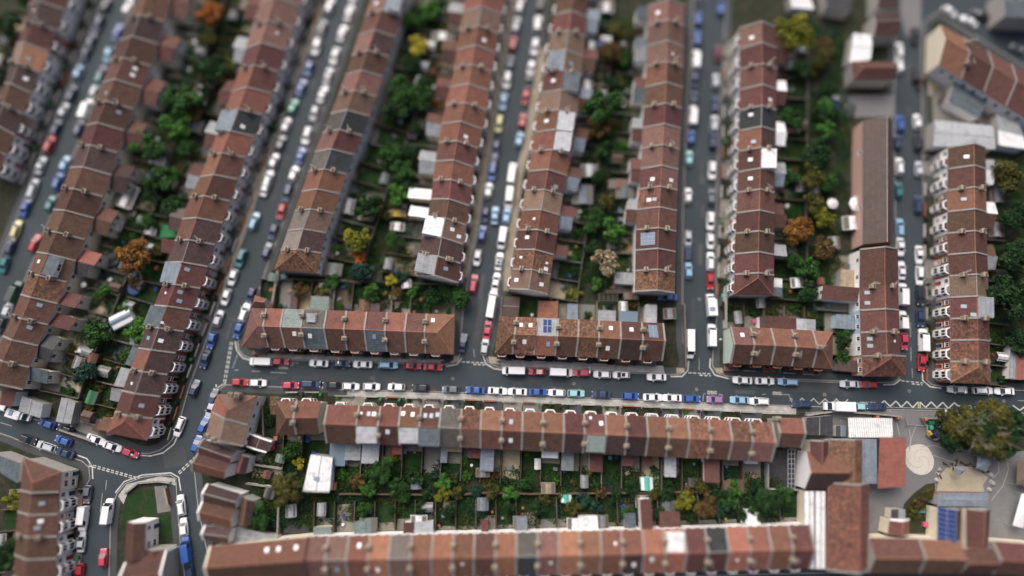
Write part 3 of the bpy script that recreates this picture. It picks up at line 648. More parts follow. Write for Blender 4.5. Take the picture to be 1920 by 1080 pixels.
# ------------------------------------------------------------------ the terraces (eaves lines traced at 5.4 m above the ground)
LT = lambda o: 'the %s long terrace from left' % o
terrace('top left terrace', 'the terrace in the top left corner', rev((84,-60),(56,0),(47,50),(27,92),(10,155),(-15,220),(-45,300)), rev((150,-60),(125,12),(102,70),(82,125),(65,162),(45,212),(25,265),(-5,330)),
        ['rd','br','dk','br','dk',('tn','py'),'rd','dk','rd','rd'], front='-', walls=['white','white','brick','white'], wallr='cream')
terrace('first long terrace', LT('first'), rev((290,-80),(257,0),(205,122),(160,240),(132,315),(100,395),(70,472),(40,550),(22,597),(-10,665),(-28,708)), rev((357,-80),(322,0),(285,125),(232,250),(208,335),(172,422),(147,480),(117,553),(90,612),(62,670),(44,730)),
        ['br','br','br','br','mo','br','br','br','br','br','dk','rd','br','br','rd','br','dk','br','rd','br'], front='+', wallr='cream', wing=(4.6, ['rd','br','dk']), skyp=.15, common=dict(bays=False),
        feats={5: dict(dormer=D('-','f_slate',.08,.98,.38,.98), sky=[('+',.6,.5,'w')], wing=(1,3,'f_dark')), 6: dict(sky=[], wing=(0,4.6,'f_red')), 3: dict(sky=[('-',.75,.6,'g')], wing=(0,5.2,'rd')), 2: dict(sky=[('-',.7,.6,'g')], wing=(0,3.6,'f_dark')), 1: dict(sky=[], wing=(1,3.4,'f_dark')), 0: dict(sky=[], wing=(1,4.4,'f_slate')), 4: dict(sky=[], wing=(0,4.2,'rd')), 14: dict(sky=[('-',.4,.5,'w'),('-',.7,.5,'w')], wallr='white'), 16: dict(wallr='white')})
terrace('second long terrace', LT('second'), rev((515,-70),(490,0),(467,72),(437,167),(383,317),(357,370),(325,460),(306,532),(275,610),(257,663),(242,700),(217,770),(200,812)), rev((592,-70),(566,0),(513,170),(457,305),(435,370),(395,487),(382,525),(342,630),(315,702),(292,772),(276,826)),
        ['or','rd','dk',('or','dk'),'dk','br','rd','rd','dk',('br','dk'),'or',('or','rd'),('or','rd'),'or','sl','or',('or','rd'),'rd','pk','pk','pk','dk'], front='-', wallf='white', wallr='brick', skyp=.18, hips=(True, False), wing=(3.6, ['rd','br','f_grey','f_brown']),
        feats={0: dict(wallf='white'), 1: dict(sky=[('-',.5,.6,'g')], wallf='brick', bays='br'), 2: dict(sky=[('+',.4,.5,'s')], wallf='brick', bays='plgrey', wing=None, ext=[(.1,.9,4.2,2.7,'white','f_grey')]), 3: dict(sky=[], wing=None, ext=[(.1,.95,3.4,2.7,'grey','f_slate')], wallf='brick'), 4: dict(sky=[('-',.45,.75,'w'),('+',.5,.5,'g')], wing=None, wallf='brick', bays='plgrey', ext=[(.05,.85,4.4,2.6,'grey','f_green')]),
               5: dict(dormer=D('+','f_slate'), sky=[('-',.25,.95,'s')], wallf='brick', bays='plgrey', wing=None), 6: dict(sky=[('-',.3,.62,'g'),('-',.7,.72,'g'),('+',.6,.5,'s')], wallf='brick', bays='plgrey', wing=None), 7: dict(dormer=D('+','f_blue'), sky=[('-',.72,.75,'g')], wallf='brick', bays='brick', wing=None), 8: dict(sky=[], wing=(1,3.6,'rd')), 9: dict(sky=[]), 14: dict(dormer=D('+','f_blue'), sky=[('-',.3,.6,'w')])})
terrace('third long terrace', LT('third'), rev((722,-80),(692,10),(677,50),(655,120),(630,190),(602,255),(590,287),(565,362),(537,440),(514,506)), rev((782,-80),(757,27),(740,75),(710,170),(680,257),(655,312),(630,390),(612,437),(595,513)),
        ['mo',('lg','dk'),('lg','tn'),'or','or',('gy','sl'),('pk','rd'),('gy','sl'),'pk','pk','br',('pk','dk'),'rd','pk','gy','rd'], front='+', wallr='white', wallf='brick', skyp=.25, hips=(True, False), common=dict(bays=False),
        feats={0: dict(sky=[]), 1: dict(sky=[]), 13: dict(dormer=D('-','f_blue'), sky=[('+',.5,.5,'w')])})
terrace('fourth long terrace', LT('fourth'), rev((892,-80),(872,0),(862,55),(850,140),(830,220),(815,312),(806,390),(792,447),(778,512)), rev((958,-80),(945,0),(937,50),(922,140),(912,212),(890,305),(880,390),(870,447),(859,530)),
        ['rd','dk','tn','br','rd','or','rd','or','or','or','or','or','or','tn','or','rd','or'], front='-', wallf='brick', wallr='cream', skyp=.3, wing=(4.2, ['rd','f_white','br','f_grey','rd']),
        feats={0: dict(dormer=D('+','f_grey',.02,.98,.05,.99), sky=[('-',.5,.6,'g')], wing=None, wallr='white', ch=[(1,'+',.3),(1,'-',.4)], gable='white'), 1: dict(sky=[], wing=None, ext=[(.1,.6,2.2,2.6,'grey','f_brown')]), 2: dict(dormer=D('+','f_white',.02,.98,.02,.99), sky=[('-',.55,.6,'w'),('-',.3,.25,'w')], wing=None), 3: dict(wing=(0,5.0,'f_white')), 4: dict(wing=(0,6,'f_white'))})
terrace('fifth long terrace', LT('fifth'), rev((1062,-80),(1045,0),(1035,50),(1020,140),(1001,260),(991,320),(979,390),(968,460),(955,541)), rev((1112,-80),(1102,0),(1096,85),(1085,200),(1070,300),(1056,362),(1045,437),(1027,552)),
        ['tn','mo','rd','or','tn','rd','or','or','or','tn',('rd','dk'),'tn','tn','rd','br','mo','rd'], front='+', wallf='brick', wallr='white', skyp=.3, wing=(3.6, ['rd','f_grey','br','f_blue']),
        feats={0: dict(sky=[('+',.45,.3,'w'),('-',.4,.4,'w')], wing=None, gable='white'), 1: dict(sky=[('+',.6,.35,'s'),('-',.5,.3,'s'),('-',.2,.3,'w')], wing=None), 7: dict(dormer=D('-','f_silver')), 8: dict(dormer=D('-','f_silver'), sky=[('+',.5,.5,'w')]), 10: dict(dormer=D('-','f_slate')), 11: dict(dormer=D('+','f_blue'))})
terrace('sixth long terrace', LT('sixth'), rev((1215,11),(1211,135),(1204,250),(1201,325),(1192,425),(1191,515),(1190,546)), rev((1283,11),(1281,135),(1276,250),(1271,325),(1267,450),(1265,549)),
        ['mo','rd','rd','rd',('mo','br'),('rd','pk'),'pk','pk','rd','br',('or','br'),'pk','pk','pk'], front='-', wallr='white', wallf='brick', skyp=.25, wing=(2.6, ['rd','f_grey','f_slate']), common=dict(bays=False),
        feats={0: dict(sky=[], wing=None, ext=[(.45,.98,4.6,2.7,'white','f_grey')]), 1: dict(sky=[], wing=None), 2: dict(solar=[('+',.5,.55,3,2,'p')], sky=[], wing=None), 4: dict(sky=[('+',.4,.5,'w'),('+',.4,.75,'g')]), 5: dict(sky=[('+',.4,.6,'w'),('-',.4,.4,'w')]), 13: dict(sky=[('+',.5,.5,'w')])})
terrace('seventh long terrace', LT('seventh'), rev((1385,54),(1387,150),(1385,250),(1382,370),(1377,475),(1377,520),(1375,553)), rev((1456,52),(1457,150),(1453,300),(1452,360),(1451,520),(1450,555)),
        ['rd','rd','br',('rd','br'),'rd','br',('rd','br'),('or','dk'),'sl','rd','rd','rd',('pk','rd')], front='+', wallf='white', wallr='grey', skyp=.3, hips=(True, False), wing=(3.2, ['rd','f_grey','f_white','f_blue']),
        feats={0: dict(sky=[], wing=None, ext=[(.1,.55,3.2,2.8,'grey','f_slate'),(.57,.97,3.2,2.7,'grey','f_rib')]), 6: dict(dormer=D('-','f_white'), sky=[('+',.5,.55,'w')]), 1: dict(sky=[], wing=None), 2: dict(sky=[])})
terrace('eighth long terrace', LT('eighth'), rev((1612,468),(1611,541),(1612,583),(1613,624),(1615,666)), rev((1683,467),(1684,542),(1685,583),(1686,624),(1688,666)),
        ['rd','rd','rd','br'], fr=[0,.215,.425,.64,1], front='-', wallr='white', wallf='brick', skyp=0, common=dict(bays=False),
        feats={0: dict(sky=[('+',.4,.35,'g'),('+',.7,.35,'g'),('-',.6,.4,'s')], cope0=False), 1: dict(wallr='paleblue', sky=[], ext=[(.2,.8,4.4,2.7,'paleblue','f_blue')]), 2: dict(sky=[('+',.3,.3,'g'),('+',.75,.3,'g')], wing=(1,8.5,'rd')), 3: dict(sky=[], cope0=False, wallr='white', ext=[(.05,.5,3.2,2.6,'grey','f_tan')])}, count_from=1)
q = [gp(1617,706,5.2), gp(1615,667,5.2), gp(1698,706,5.2), gp(1698,668,5.2)]
house(q, 'mo', None, 'mottled brown hipped house first up the eighth long terrace from left', 'terraced house', 'eighth long terrace', 5.2, hip0=True, front='-', wallr='pinkw', wallf='cream', ch=[(1,'+',.5)], cope0=False, cope1=True, bays=False, ext=[(.2,.75,4.6,2.8,'grey','f_brown')])
q = [gp(1617,458,5.4), gp(1617,226,5.4), gp(1672,458,5.4), gp(1672,226,5.4)]
house(q, 'f_brown', None, 'long plain brown-roofed hall with brick side above the eighth long terrace', 'hall', None, 5.4, rise=2.2, front='-', wallf='brick', wallr='pinkw', cope0=False, bays=False, windows=True, name='long_hall', gable='brick', ridge_at=.66)
terrace('ninth long terrace', LT('ninth'), rev((1777,277),(1776,370),(1776,462),(1781,540),(1782,718)), rev((1847,277),(1849,370),(1850,462),(1853,540),(1857,720)),
        ['mo','mo','mo','rd','tn','rd','rd','br','or','rd','br'], front='+', wallf='brick', wallr='cream', skyp=.3, hips=(True, False), wing=(3.0, ['f_grey','br','f_white']),
        feats={0: dict(sky=[], wing=None, bays='plgrey'), 1: dict(sky=[], wing=None), 2: dict(sky=[], wing=None), 3: dict(dormer=D('-','f_grey'), sky=[('+',.55,.5,'g'),('+',.15,.85,'g')], wing=None), 4: dict(sky=[], wallf='white', wing=None), 8: dict(sky=[('+',.5,.6,'g')]), 7: dict(wallf='white'), 10: dict(wallf='white'), 9: dict(wallf='white')})

def fr_from_x(P, xs):
    s = cumlen(P); out = []
    for x in xs:
        for i in range(len(P)-1):
            if P[i][0] <= x <= P[i+1][0] or i == len(P)-2:
                k = (x-P[i][0])/(P[i+1][0]-P[i][0]); out.append((s[i]+(s[i+1]-s[i])*k)/s[-1]); break
    return out
TP, BT = [(500,578),(650,583),(853,590)], [(504,651),(650,656.5),(850,664.5)]
terrace('left short row', 'the left short row', TP, BT, [('or','br'),('f_green','br'),('gy','f_slate'),('or','br'),('or','br'),('rd','f_slate'),('or','br'),('rd','br'),'or'], fr=fr_from_x(TP, [500,532,570,613,650,688,726,763,800,853]), way='along', ch0=0, hips=(False, True), skyp=0, common=dict(baywall='pinkw', bays='plgrey'), front='-', wallf='brick', wallr='cream', count_from=1,  # orange and brown pairs put the slope shade into the tiles
        feats={0: dict(ch=[(0,'+',.4),(0,'-',.55)]), 1: dict(sky=[('-',.62,.7,'w')], ch=[], ext=[(.1,.35,5.5,2.2,'brick','f_brown')]), 2: dict(sky=[('-',.33,.62,'w')], dormer=[('+','f_grey',.25,.62,.25,.7)], ch=[(0,'+',.35),(0,'-',.65)], ext=[(.12,.86,3.8,2.8,'white','f_green')]), 4: dict(sky=[]), 5: dict(sky=[('-',.45,.7,'g')], ext=[(.05,.45,2.6,2.6,'brick','f_brown')]), 8: dict(sky=[('+',.25,.35,'w')])})
q = [gp(480,553,5.4), gp(504,577,5.4), gp(455,653,5.4), gp(506,652,5.4)]
house([gp(472,578,5.4), gp(501,578,5.4), gp(452,653,5.4), gp(503,651,5.4)], 'pk', None, 'pink hipped corner house standing first along the left short row', 'terraced house', 'left short row', 5.4, hip0=True, cope0=False, cope1=False, bays=False, wallf='brick', wallr='brick', front='-')
house([gp(479,554,5.0), gp(500,560,5.0), gp(471,577,5.0), gp(500,578,5.0)], 'pk', None, 'pink hipped back wing behind the corner house of the left short row', 'back wing', None, 5.0, rise=1.6, hip0=True, cope0=False, bays=False, windows=False, wallf='brick', wallr='brick', name='back_wing')
TP, BT = [(936,593),(1085,599),(1245,606)], [(927,663),(1085,669),(1243,677)]
terrace('middle short row', 'the middle short row', TP, BT, ['mo','mo',('f_grey','py'),('mo','br'),'mo',('or','br'),('rd','dk'),'br'], fr=fr_from_x(TP, [936,969,1008,1047,1085,1123,1163,1203,1243]), way='along', ch0=1, hips=(True, False), skyp=0, common=dict(baywall='pinkw', bays='br'), front='-', wallf='brick', wallr='cream',
        feats={1: dict(sky=[('+',.25,.45,'w'),('+',.7,.45,'w'),('-',.5,.65,'w')], ch=[(0,'+',.35),(0,'-',.6)]), 2: dict(solar=[('+',.5,.45,2,2,'d')], sky=[('-',.62,.6,'g')], ch=[], ext=[(.05,.98,4.6,3.0,'pinkw','py')], rise=1.7), 3: dict(ch=[(0,'+',.5),(0,'-',.6)], ext=[(.5,.98,4.2,2.8,'grey','f_blue')]), 4: dict(ch=[]), 5: dict(sky=[('+',.55,.42,'w'),('-',.45,.5,'w')], ch=[(0,'+',.45),(0,'-',.65)], ext=[(.05,.85,3.0,2.7,'grey','f_grey')]), 6: dict(sky=[('+',.5,.45,'w')], ch=[], ext=[(.05,.9,3.0,2.7,'white','f_glass')]), 7: dict(solar=[('+',.5,.5,2,2,'p')], ch=[(0,'+',.45),(0,'-',.6)], ext=[(.3,.8,4.8,2.8,'white','f_silver')])})
TP, BT = [(1370,613),(1440,615),(1561,622)], [(1370,682),(1440,684),(1561,692)]
terrace('right short row', 'the right short row', TP, BT, [('pk','br'),('or','br'),('or','br'),('or','br'),('or','br')], fr=fr_from_x(TP, [1370,1407,1445,1484,1523,1561]), way='along', ch0=1, hips=(False, True), skyp=0, common=dict(baywall='brick', bays='br'), front='-', wallf='brick', wallr='white',  # brown lower slopes are shade, painted as a second tile
        feats={0: dict(sky=[('+',.5,.45,'w')], gable='palegreen'), 1: dict(ch=[(0,'+',.4),(0,'-',.55)], ext=[(.7,.98,3.2,2.9,'white','f_brown')]), 2: dict(ch=[], ext=[(.02,.98,3.4,2.9,'white','rd')]), 3: dict(ch=[(0,'+',.35),(0,'-',.6)], ext=[(.02,.5,3.2,2.7,'white','rd'),(.52,.98,3.2,2.6,'steel','f_silver')]), 4: dict(ch=[(0,'+',.95)], ext=[(.02,.45,3.2,2.6,'steel','f_grey')])})
# below the cross street
LBR = 'the long row below the cross street'
TP, BT = [(615,758.5),(674,760),(830,765),(980,771.5),(1212,780),(1447,792)], [(613,831),(674,833),(830,837),(980,844.5),(1212,855),(1445,866)]
XS = [615,674,714,752,790,827,866,903,942,980,1018,1057,1095,1135,1173,1212,1250,1289,1328,1367,1405,1447]
terrace('long row below the cross street', LBR, TP, BT, [('or','br'),('or','f_brown'),('or','br'),('or','br'),('rd','f_slate'),('gy','gy'),('mo','tn'),('or','rd'),('or','br'),('or','br'),('or','br'),('rd','dk'),('rd','br'),('or','dk'),('rd','dk'),('or','br'),('or','br'),('mo','mo'),('or','br'),('mo','pk'),('mo','pk')],  # brown slopes under orange carry shade in their tile colour
        fr=fr_from_x(TP, XS), way='along', ch0=1, chev=2, skyp=0, front='+', wallf='white', wallr='cream', count_from=2,
        feats={0: dict(ch=[(1,'+',.45)], ext=[(.02,.5,5.4,2.6,'white','f_glass'),(.52,.98,4.0,2.5,'grey','f_grey')]), 1: dict(sky=[('+',.15,.4,'s'),('+',.5,.42,'g'),('+',.74,.42,'w')], dormer=D('-','f_silver',.0,.95,.1,.98), ch=[], ext=[(.1,.85,4.6,2.8,'grey','f_silver')]),
               2: dict(sky=[('-',.45,.7,'w')], ch=[(0,'+',.5),(0,'-',.5)], ext=[(.55,.98,2.4,2.4,'brick','f_red')]), 3: dict(sky=[('+',.15,.35,'w'),('+',.62,.38,'w')], dormer=D('-','f_silver',.02,.95,.15,.97), ch=[]), 4: dict(sky=[('+',.25,.42,'g'),('+',.55,.42,'g'),('+',.85,.36,'g')], dormer=D('-','f_slate',.0,1.0,.03,.98), ch=[(0,'+',.5)]),
               5: dict(ch=[], ext=[(.02,.28,4.0,2.4,'grey','f_grey'),(.3,.98,1.4,2.6,'cream','f_tan')]), 6: dict(ch=[(0,'+',.48),(0,'-',.5)], ext=[(.4,.98,2.6,2.6,'brick','rd')]), 7: dict(ch=[], ext=[(.02,.62,5.4,2.8,'grey','f_blue')]), 8: dict(sky=[('+',.45,.55,'g'),('-',.45,.5,'w')], ch=[(0,'+',.5),(0,'-',.5)]), 9: dict(ch=[]), 10: dict(ch=[(0,'+',.5),(0,'-',.4)], ext=[(.05,.8,1.8,2.6,'white','f_white')]), 11: dict(ch=[], ext=[(.02,.58,4.4,2.7,'white','f_green')]),
               12: dict(sky=[('+',.78,.45,'w'),('+',.3,.2,'s')], ch=[(0,'+',.45),(0,'-',.5)], dormer=D('-','f_green',.12,.95,.12,.97), ext=[(.4,.98,4.4,2.8,'white','rd')]), 13: dict(ch=[]), 14: dict(ch=[(0,'+',.5),(0,'-',.5)], ext=[(.02,.5,2.8,2.7,'pinkw','rd')]), 15: dict(ch=[], ext=[(.02,.45,2.2,2.6,'grey','rd')]), 16: dict(ch=[(0,'+',.5),(0,'-',.5)], ext=[(.1,.62,4.8,2.7,'grey','f_silver')]), 17: dict(ch=[]), 18: dict(ch=[(0,'+',.5),(0,'-',.45)], ext=[(.02,.72,5.6,3.0,'white','rd')]), 19: dict(ch=[]), 20: dict(ch=[(0,'+',.5),(0,'-',.4)], ext=[(.05,.6,1.0,2.6,'white','f_white')])})
house([gp(519,752,5.4), gp(557,751.5,5.4), gp(518,816,5.4), gp(556,814.5,5.4)], ('or'), 'br', 'orange hipped semi-detached house standing first along the long row below the cross street', 'semi-detached house', 'long row below the cross street', 5.4, hip0=True, cope0=False, cope1=False, front='+', wallf='white', wallr='cream', bays='rd')  # brown rear slopes of both semis paint shade into the tiles
house([gp(557,751.5,5.4), gp(602,752,5.4), gp(556,814.5,5.4), gp(599,814,5.4)], ('or'), 'br', 'orange semi-detached house with cream gable, second along the long row below the cross street', 'semi-detached house', 'long row below the cross street', 5.4, cope0=True, cope1=False, ch=[(0,'+',.4),(0,'-',.75)], front='+', wallf='white', wallr='cream', gable='cream', bays='rd')
house([gp(507,743,3.8), gp(519,743,3.8), gp(507,777,3.8), gp(519,777,3.8)], 'mo', None, 'small flat mottled side wing beside the hipped semi-detached house', 'side wing', None, 3.8, rise=.3, cope0=False, bays=False, windows=False, wallf='white', wallr='white', name='side_wing')
house([gp(1455,783,5.2), gp(1505,784,5.2), gp(1457,838,5.2), gp(1501,840,5.2)], 'or', 'br', 'detached orange and brown house at the right end of long row below cross street', 'house', None, 5.2, cope0=True, cope1=True, ch=[(0,'+',.05)], front='+', wallf='brick', wallr='grey', name='detached_house', bays=False)  # brown slope is the shaded side, put into its tile colour
# blurred row along the bottom
BR = 'the blurred row along the bottom edge'
TP, BT = [(577,1006),(900,1000),(1280,991),(1517,984)], [(575,1086),(900,1081),(1280,1073),(1517,1066)]
terrace('blurred bottom row', BR, TP, BT, ['pk',('tn','tn'),'or','py',('lg','tn'),'or','py','or','rd','py',('gy','sl'),'pk','py','or','or',('or','dk'),'py','py','rd',('sl','rd'),'py','or','or','rd'], way='along', skyp=.4, front='-', wallf='brick', wallr='white', count_from=1,
        feats={0: dict(ext=[(.1,.9,1.6,2.4,'cream','f_green')]), 2: dict(ext=[(.1,.6,2.6,2.6,'grey','f_green')]), 4: dict(ext=[(.5,.95,2.2,2.6,'white','rd')]), 5: dict(ext=[(.05,.9,2.4,2.8,'white','f_silver')]), 8: dict(ext=[(.3,.6,2.6,2.6,'grey','rd')]), 10: dict(ext=[(.1,.5,3.0,2.8,'brick','f_blue')]), 13: dict(ext=[(.05,.95,2.8,2.8,'white','f_white')]), 15: dict(ext=[(.3,.8,3.2,2.8,'grey','f_slate')]), 17: dict(dormer=D('+','f_white',.1,.9), ext=[(.02,.98,3.4,2.8,'brick','rd')]), 16: dict(wing=(0,6.5,'rd')), 21: dict(ext=[(.3,.9,2.6,2.6,'white','f_white')])})
house([gp(395,1024,6.2), gp(577,1007,6.2), gp(393,1096,6.2), gp(575,1087,6.2)], 'or', 'br', 'wide orange-roofed house with cream parapets, first along the blurred row along bottom edge', 'house', None, 6.2, cope0=True, copem='cream', front='-', wallf='brick', wallr='cream', sky=[('+',.6,.4,'w'),('+',.72,.4,'w'),('+',.9,.4,'w')], name='wide_house')
house([gp(432,985,3.2), gp(520,1005,3.2), gp(428,1030,3.2), gp(516,1028,3.2)], 'f_grey', 'f_grey', 'grey flat-roofed yard building behind the wide house at bottom left', 'outbuilding', None, 3.2, rise=.1, cope0=False, bays=False, windows=False, wallf='cream', wallr='cream', name='outbuilding')
# corner buildings left of the long row
house([gp(386,815,6), gp(397,772,6), gp(457,836,6), gp(466,797,6)], 'tn', None, 'tan-roofed house with white side below the hipped corner shop', 'house', None, 6, cope0=True, cope1=True, ch=[(0,'+',.2),(0,'+',.7)], front='+', wallf='white', wallr='white', bays=False, name='corner_house')
house([gp(397,772,6), gp(408,739,6), gp(466,797,6), gp(483,742,6)], 'py', 'tn', 'hipped mottled and orange corner house at the left end of cross street', 'house', None, 6, hip1=True, cope0=False, ch=[(1,'+',.95),(1,'-',.75)], front='+', wallf='white', wallr='white', bays=False, name='corner_house', seed=3)
for i, (P0, P1, N0, N1, rk, rk2, lab) in enumerate((
    ((372,850),(382,823),(432,869),(444,846),'dk','rd','narrow dark red house with stone parapets beside the tan-roofed house'),
    ((361,884),(372,850),(421,898),(432,869),'rd','or','narrow house with grey central gutter and orange lower slope beside the junction'),
    ((380,940),(390,907),(443,955),(450,925),'dk','br','dark brown house with white parapets facing the lower right street'),
    ((374,976),(380,940),(434,991),(443,955),'br','or','brown house with orange lower slope facing the lower right street'),
    ((392,1012),(385,985),(430,1020),(436,990),'dk','br','small dark roofed house at the foot of the lower right street'))):
    if i == 4: P0, P1 = (382,1012), (385,985)
    A = [gp(*p, 5.4) for p in (P0, P1, N0, N1)]
    # ridge square to the street
    house([A[1], A[3], A[0], A[2]], rk, rk2, lab, 'terraced house', 'houses by the lower junction', 5.4, rise=1.2, cope0=True, cope1=False, copem='white' if i > 1 else 'cope', front='+', bays=False, windows=False, wallf='white', wallr='white', gable='white', name='parapet_house', seed=i)
house([gp(441,884,4.5), gp(452,850,4.5), gp(461,889,4.5), gp(468,858,4.5)], 'rd', 'dk', 'small red pitched back wing with white walls beside narrow parapet houses', 'back wing', None, 4.5, rise=1.0, cope0=False, bays=False, wallf='white', wallr='white', windows=False, name='back_wing')
house([gp(447,985,4.5), gp(455,930,4.5), gp(470,985,4.5), gp(478,940,4.5)], 'br', 'dk', 'brown back wing behind the brown house on lower right street', 'back wing', None, 4.5, rise=1.0, cope0=False, bays=False, wallf='white', wallr='white', windows=False, name='back_wing')
house([gp(462,836,3.4), gp(469,813,3.4), gp(500,848,3.4), gp(510,828,3.4)], 'dk', 'dk', 'low dark red garage with white parapet behind the tan-roofed house', 'garage', None, 3.4, rise=.4, cope0=True, cope1=True, copem='white', bays=False, windows=False, wallf='white', wallr='white', name='garage')
# bottom left: the corner pub-like house, its row, and the house on the triangle
house([gp(39,919,6), gp(44,858,6), gp(112,922,6), gp(116,884,6)], 'br', None, 'brown hipped corner house with tall cream front at bottom left junction', 'house', None, 6, hip1=True, cope0=True, front='-', wallf='cream', wallr='cream', bays=False, name='corner_house')
mb = MB(); A = [gp(44,855,6), gp(122,886,6), gp(124,910,6)]
def wallrun(mb, pts, th, z0, z1, m=0):
    P = [Vector((p[0], p[1], 0)) for p in pts]
    for a, b in zip(P, P[1:]):
        d = (b-a).normalized(); n = Vector((-d.y, d.x, 0))*th/2
        lo = [a-n, b-n, b+n, a+n]; mb.hexa([(p.x,p.y,z0) for p in lo], [(p.x,p.y,z1) for p in lo], m)
terrace('bottom left row', 'the bottom left row', rev((39,919),(33,965),(30,1010),(27,1060),(22,1120)), rev((112,922),(110,965),(108,1010),(106,1060),(102,1130)), ['br','br','br','br','br'], way='up', front='-', wallf='white', wallr='brick', skyp=0, lastcope=False, feats={3: dict(sky=[('-',.4,.7,'g'),('-',.7,.6,'w')], wallf='pinkw'), 4: dict(sky=[('-',.5,.6,'g')])})
house([gp(-20,872,5), gp(-14,848,5), gp(33,906,5), gp(38,868,5)], 'f_slate', None, 'slate-grey flat roofed building behind the cream corner house', 'building', None, 5, rise=.2, cope0=False, bays=False, wallf='white', wallr='white', windows=False, name='flat_roofed_building')
house([gp(234,1050,5.6), gp(239,978,5.6), gp(272,1050,5.6), gp(274,980,5.6)], 'br', None, 'brown-roofed white house on the green triangle between bottom left streets', 'house', None, 5.6, cope0=False, front='-', wallf='white', wallr='white', gable='white', bays=False, name='detached_house')
house([gp(236,1054,5.6), gp(312,1032,5.6), gp(232,1110,5.6), gp(310,1110,5.6)], 'br', 'or', 'brown lower house with white parapet on the green triangle', 'house', None, 5.6, cope0=True, cope1=True, copem='white', front='+', wallf='white', wallr='white', bays=False, name='detached_house', seed=2)
house([gp(273,1052,5.0), gp(275,1030,5.0), gp(310,1052,5.0), gp(312,1030,5.0)], 'rd', None, 'red-brown side wing of the white house on the green triangle', 'side wing', None, 5.0, rise=1.2, cope0=False, bays=False, windows=False, wallf='white', wallr='white', name='side_wing')
# lower left garages by the road
house([gp(35,770,3.2), gp(42,742,3.2), gp(76,784,3.2), gp(82,758,3.2)], 'f_grey', None, 'low pale grey flat roofed garage beside the lower left road', 'garage', None, 3.2, rise=.15, cope0=False, bays=False, windows=False, wallf='white', wallr='white', name='garage')
house([gp(105,790,3.0), gp(116,745,3.0), gp(133,795,3.0), gp(142,755,3.0)], 'f_grey', None, 'low dark concrete garage between yards on the lower left road', 'garage', None, 3.0, rise=.15, cope0=False, bays=False, windows=False, wallf='grey', wallr='grey', name='garage', seed=1)
house([gp(-12,757,4), gp(-6,726,4), gp(24,762,4), gp(30,735,4)], 'rd', 'rd', 'low red-roofed shop building at left edge by the lower left road', 'building', None, 4, rise=.8, cope0=False, bays=False, windows=False, wallf='white', wallr='white', name='shop_building', dormer=[('+','f_green',.15,.85,.3,.98)])
house([gp(172,806,3.2), gp(185,787,3.2), gp(198,818,3.2), gp(208,797,3.2)], 'br', None, 'low brown lean-to wing beside the hipped end of second long terrace', 'side wing', None, 3.2, rise=.3, cope0=False, bays=False, windows=False, wallf='white', wallr='white', name='side_wing')
# top right: the diagonal terrace and yards
kq = [(1762,46),(1806,70),(1850,95),(1894,120),(1938,146),(1985,172)], [(1760,122),(1800,148),(1842,174),(1884,200),(1928,226),(1970,250)]
terrace('diagonal terrace', 'the diagonal terrace in the top right corner', kq[0], kq[1], ['or','rd','rd','rd','rd'], way='along', chev=9, skyp=0, front='+', wallf='cream', wallr='white', feats={0: dict(gable='cream', cope0=False)}, common=dict(bays=False, rise=2.4))
house([gp(1835,288,4), gp(1818,262,4), gp(1850,270,4), gp(1835,245,4)], 'f_grey', None, 'small grey flat roofed store below the diagonal terrace', 'outbuilding', None, 4, rise=.2, cope0=False, bays=False, windows=False, wallf='grey', wallr='grey', name='outbuilding') if False else None
house([gp(1752,225,3.6), gp(1862,236,3.6), gp(1750,274,3.6), gp(1866,280,3.6)], 'f_silver', 'f_silver', 'white flat roofed store building above the ninth long terrace', 'building', None, 3.6, rise=.15, cope0=False, bays=False, windows=False, wallf='white', wallr='white', name='store_building')
house([gp(1868,215,3.6), gp(1910,232,3.6), gp(1872,272,3.6), gp(1925,280,3.6)], 'f_grey', 'f_white', 'pale grey flat roofed store right of the white store building', 'building', None, 3.6, rise=.15, cope0=False, bays=False, windows=False, wallf='white', wallr='white', name='store_building')
house([gp(1788,150,3.4), gp(1850,186,3.4), gp(1778,192,3.4), gp(1836,222,3.4)], 'f_slate', 'f_slate', 'dark slate flat roof in the yard under the diagonal terrace', 'outbuilding', None, 3.4, rise=.15, cope0=False, bays=False, windows=False, wallf='white', wallr='white', name='outbuilding')
house([gp(1880,-22,6), gp(1990,-22,6), gp(1884,32,6), gp(1990,36,6)], 'f_slate', 'f_slate', 'dark teal flat roofed building in the top right corner', 'building', None, 6, rise=.3, cope0=False, bays=False, windows=False, wallf='grey', wallr='grey', name='flat_roofed_building')
house([gp(1570,145,4.4), gp(1600,116,4.4), gp(1572,150,4.4), gp(1676,150,4.4)], 'rd', None, 'x', 'x') if False else None
house([gp(1596,116,4.8), gp(1676,116,4.8), gp(1600,150,4.8), gp(1676,150,4.8)], 'rd', 'rd', 'low red-brown gabled building above the grey yard near fifth side street', 'building', None, 4.8, rise=1.4, hip0=True, cope0=False, bays=False, windows=False, wallf='cream', wallr='cream', name='gabled_building')
house([gp(1638,26,5), gp(1682,22,5), gp(1638,68,5), gp(1682,68,5)], 'dk', 'br', 'dark roofed building at the top end of the fifth side street', 'building', None, 5, rise=1.4, cope0=False, bays=False, windows=False, wallf='grey', wallr='white', name='gabled_building', seed=1)
house([gp(1645,-40,5), gp(1680,-40,5), gp(1645,16,5), gp(1680,18,5)], 'rd', 'dk', 'red roofed building at top edge beside fifth side street', 'building', None, 5, rise=1.4, cope0=False, bays=False, windows=False, wallf='grey', wallr='white', name='gabled_building', seed=2)
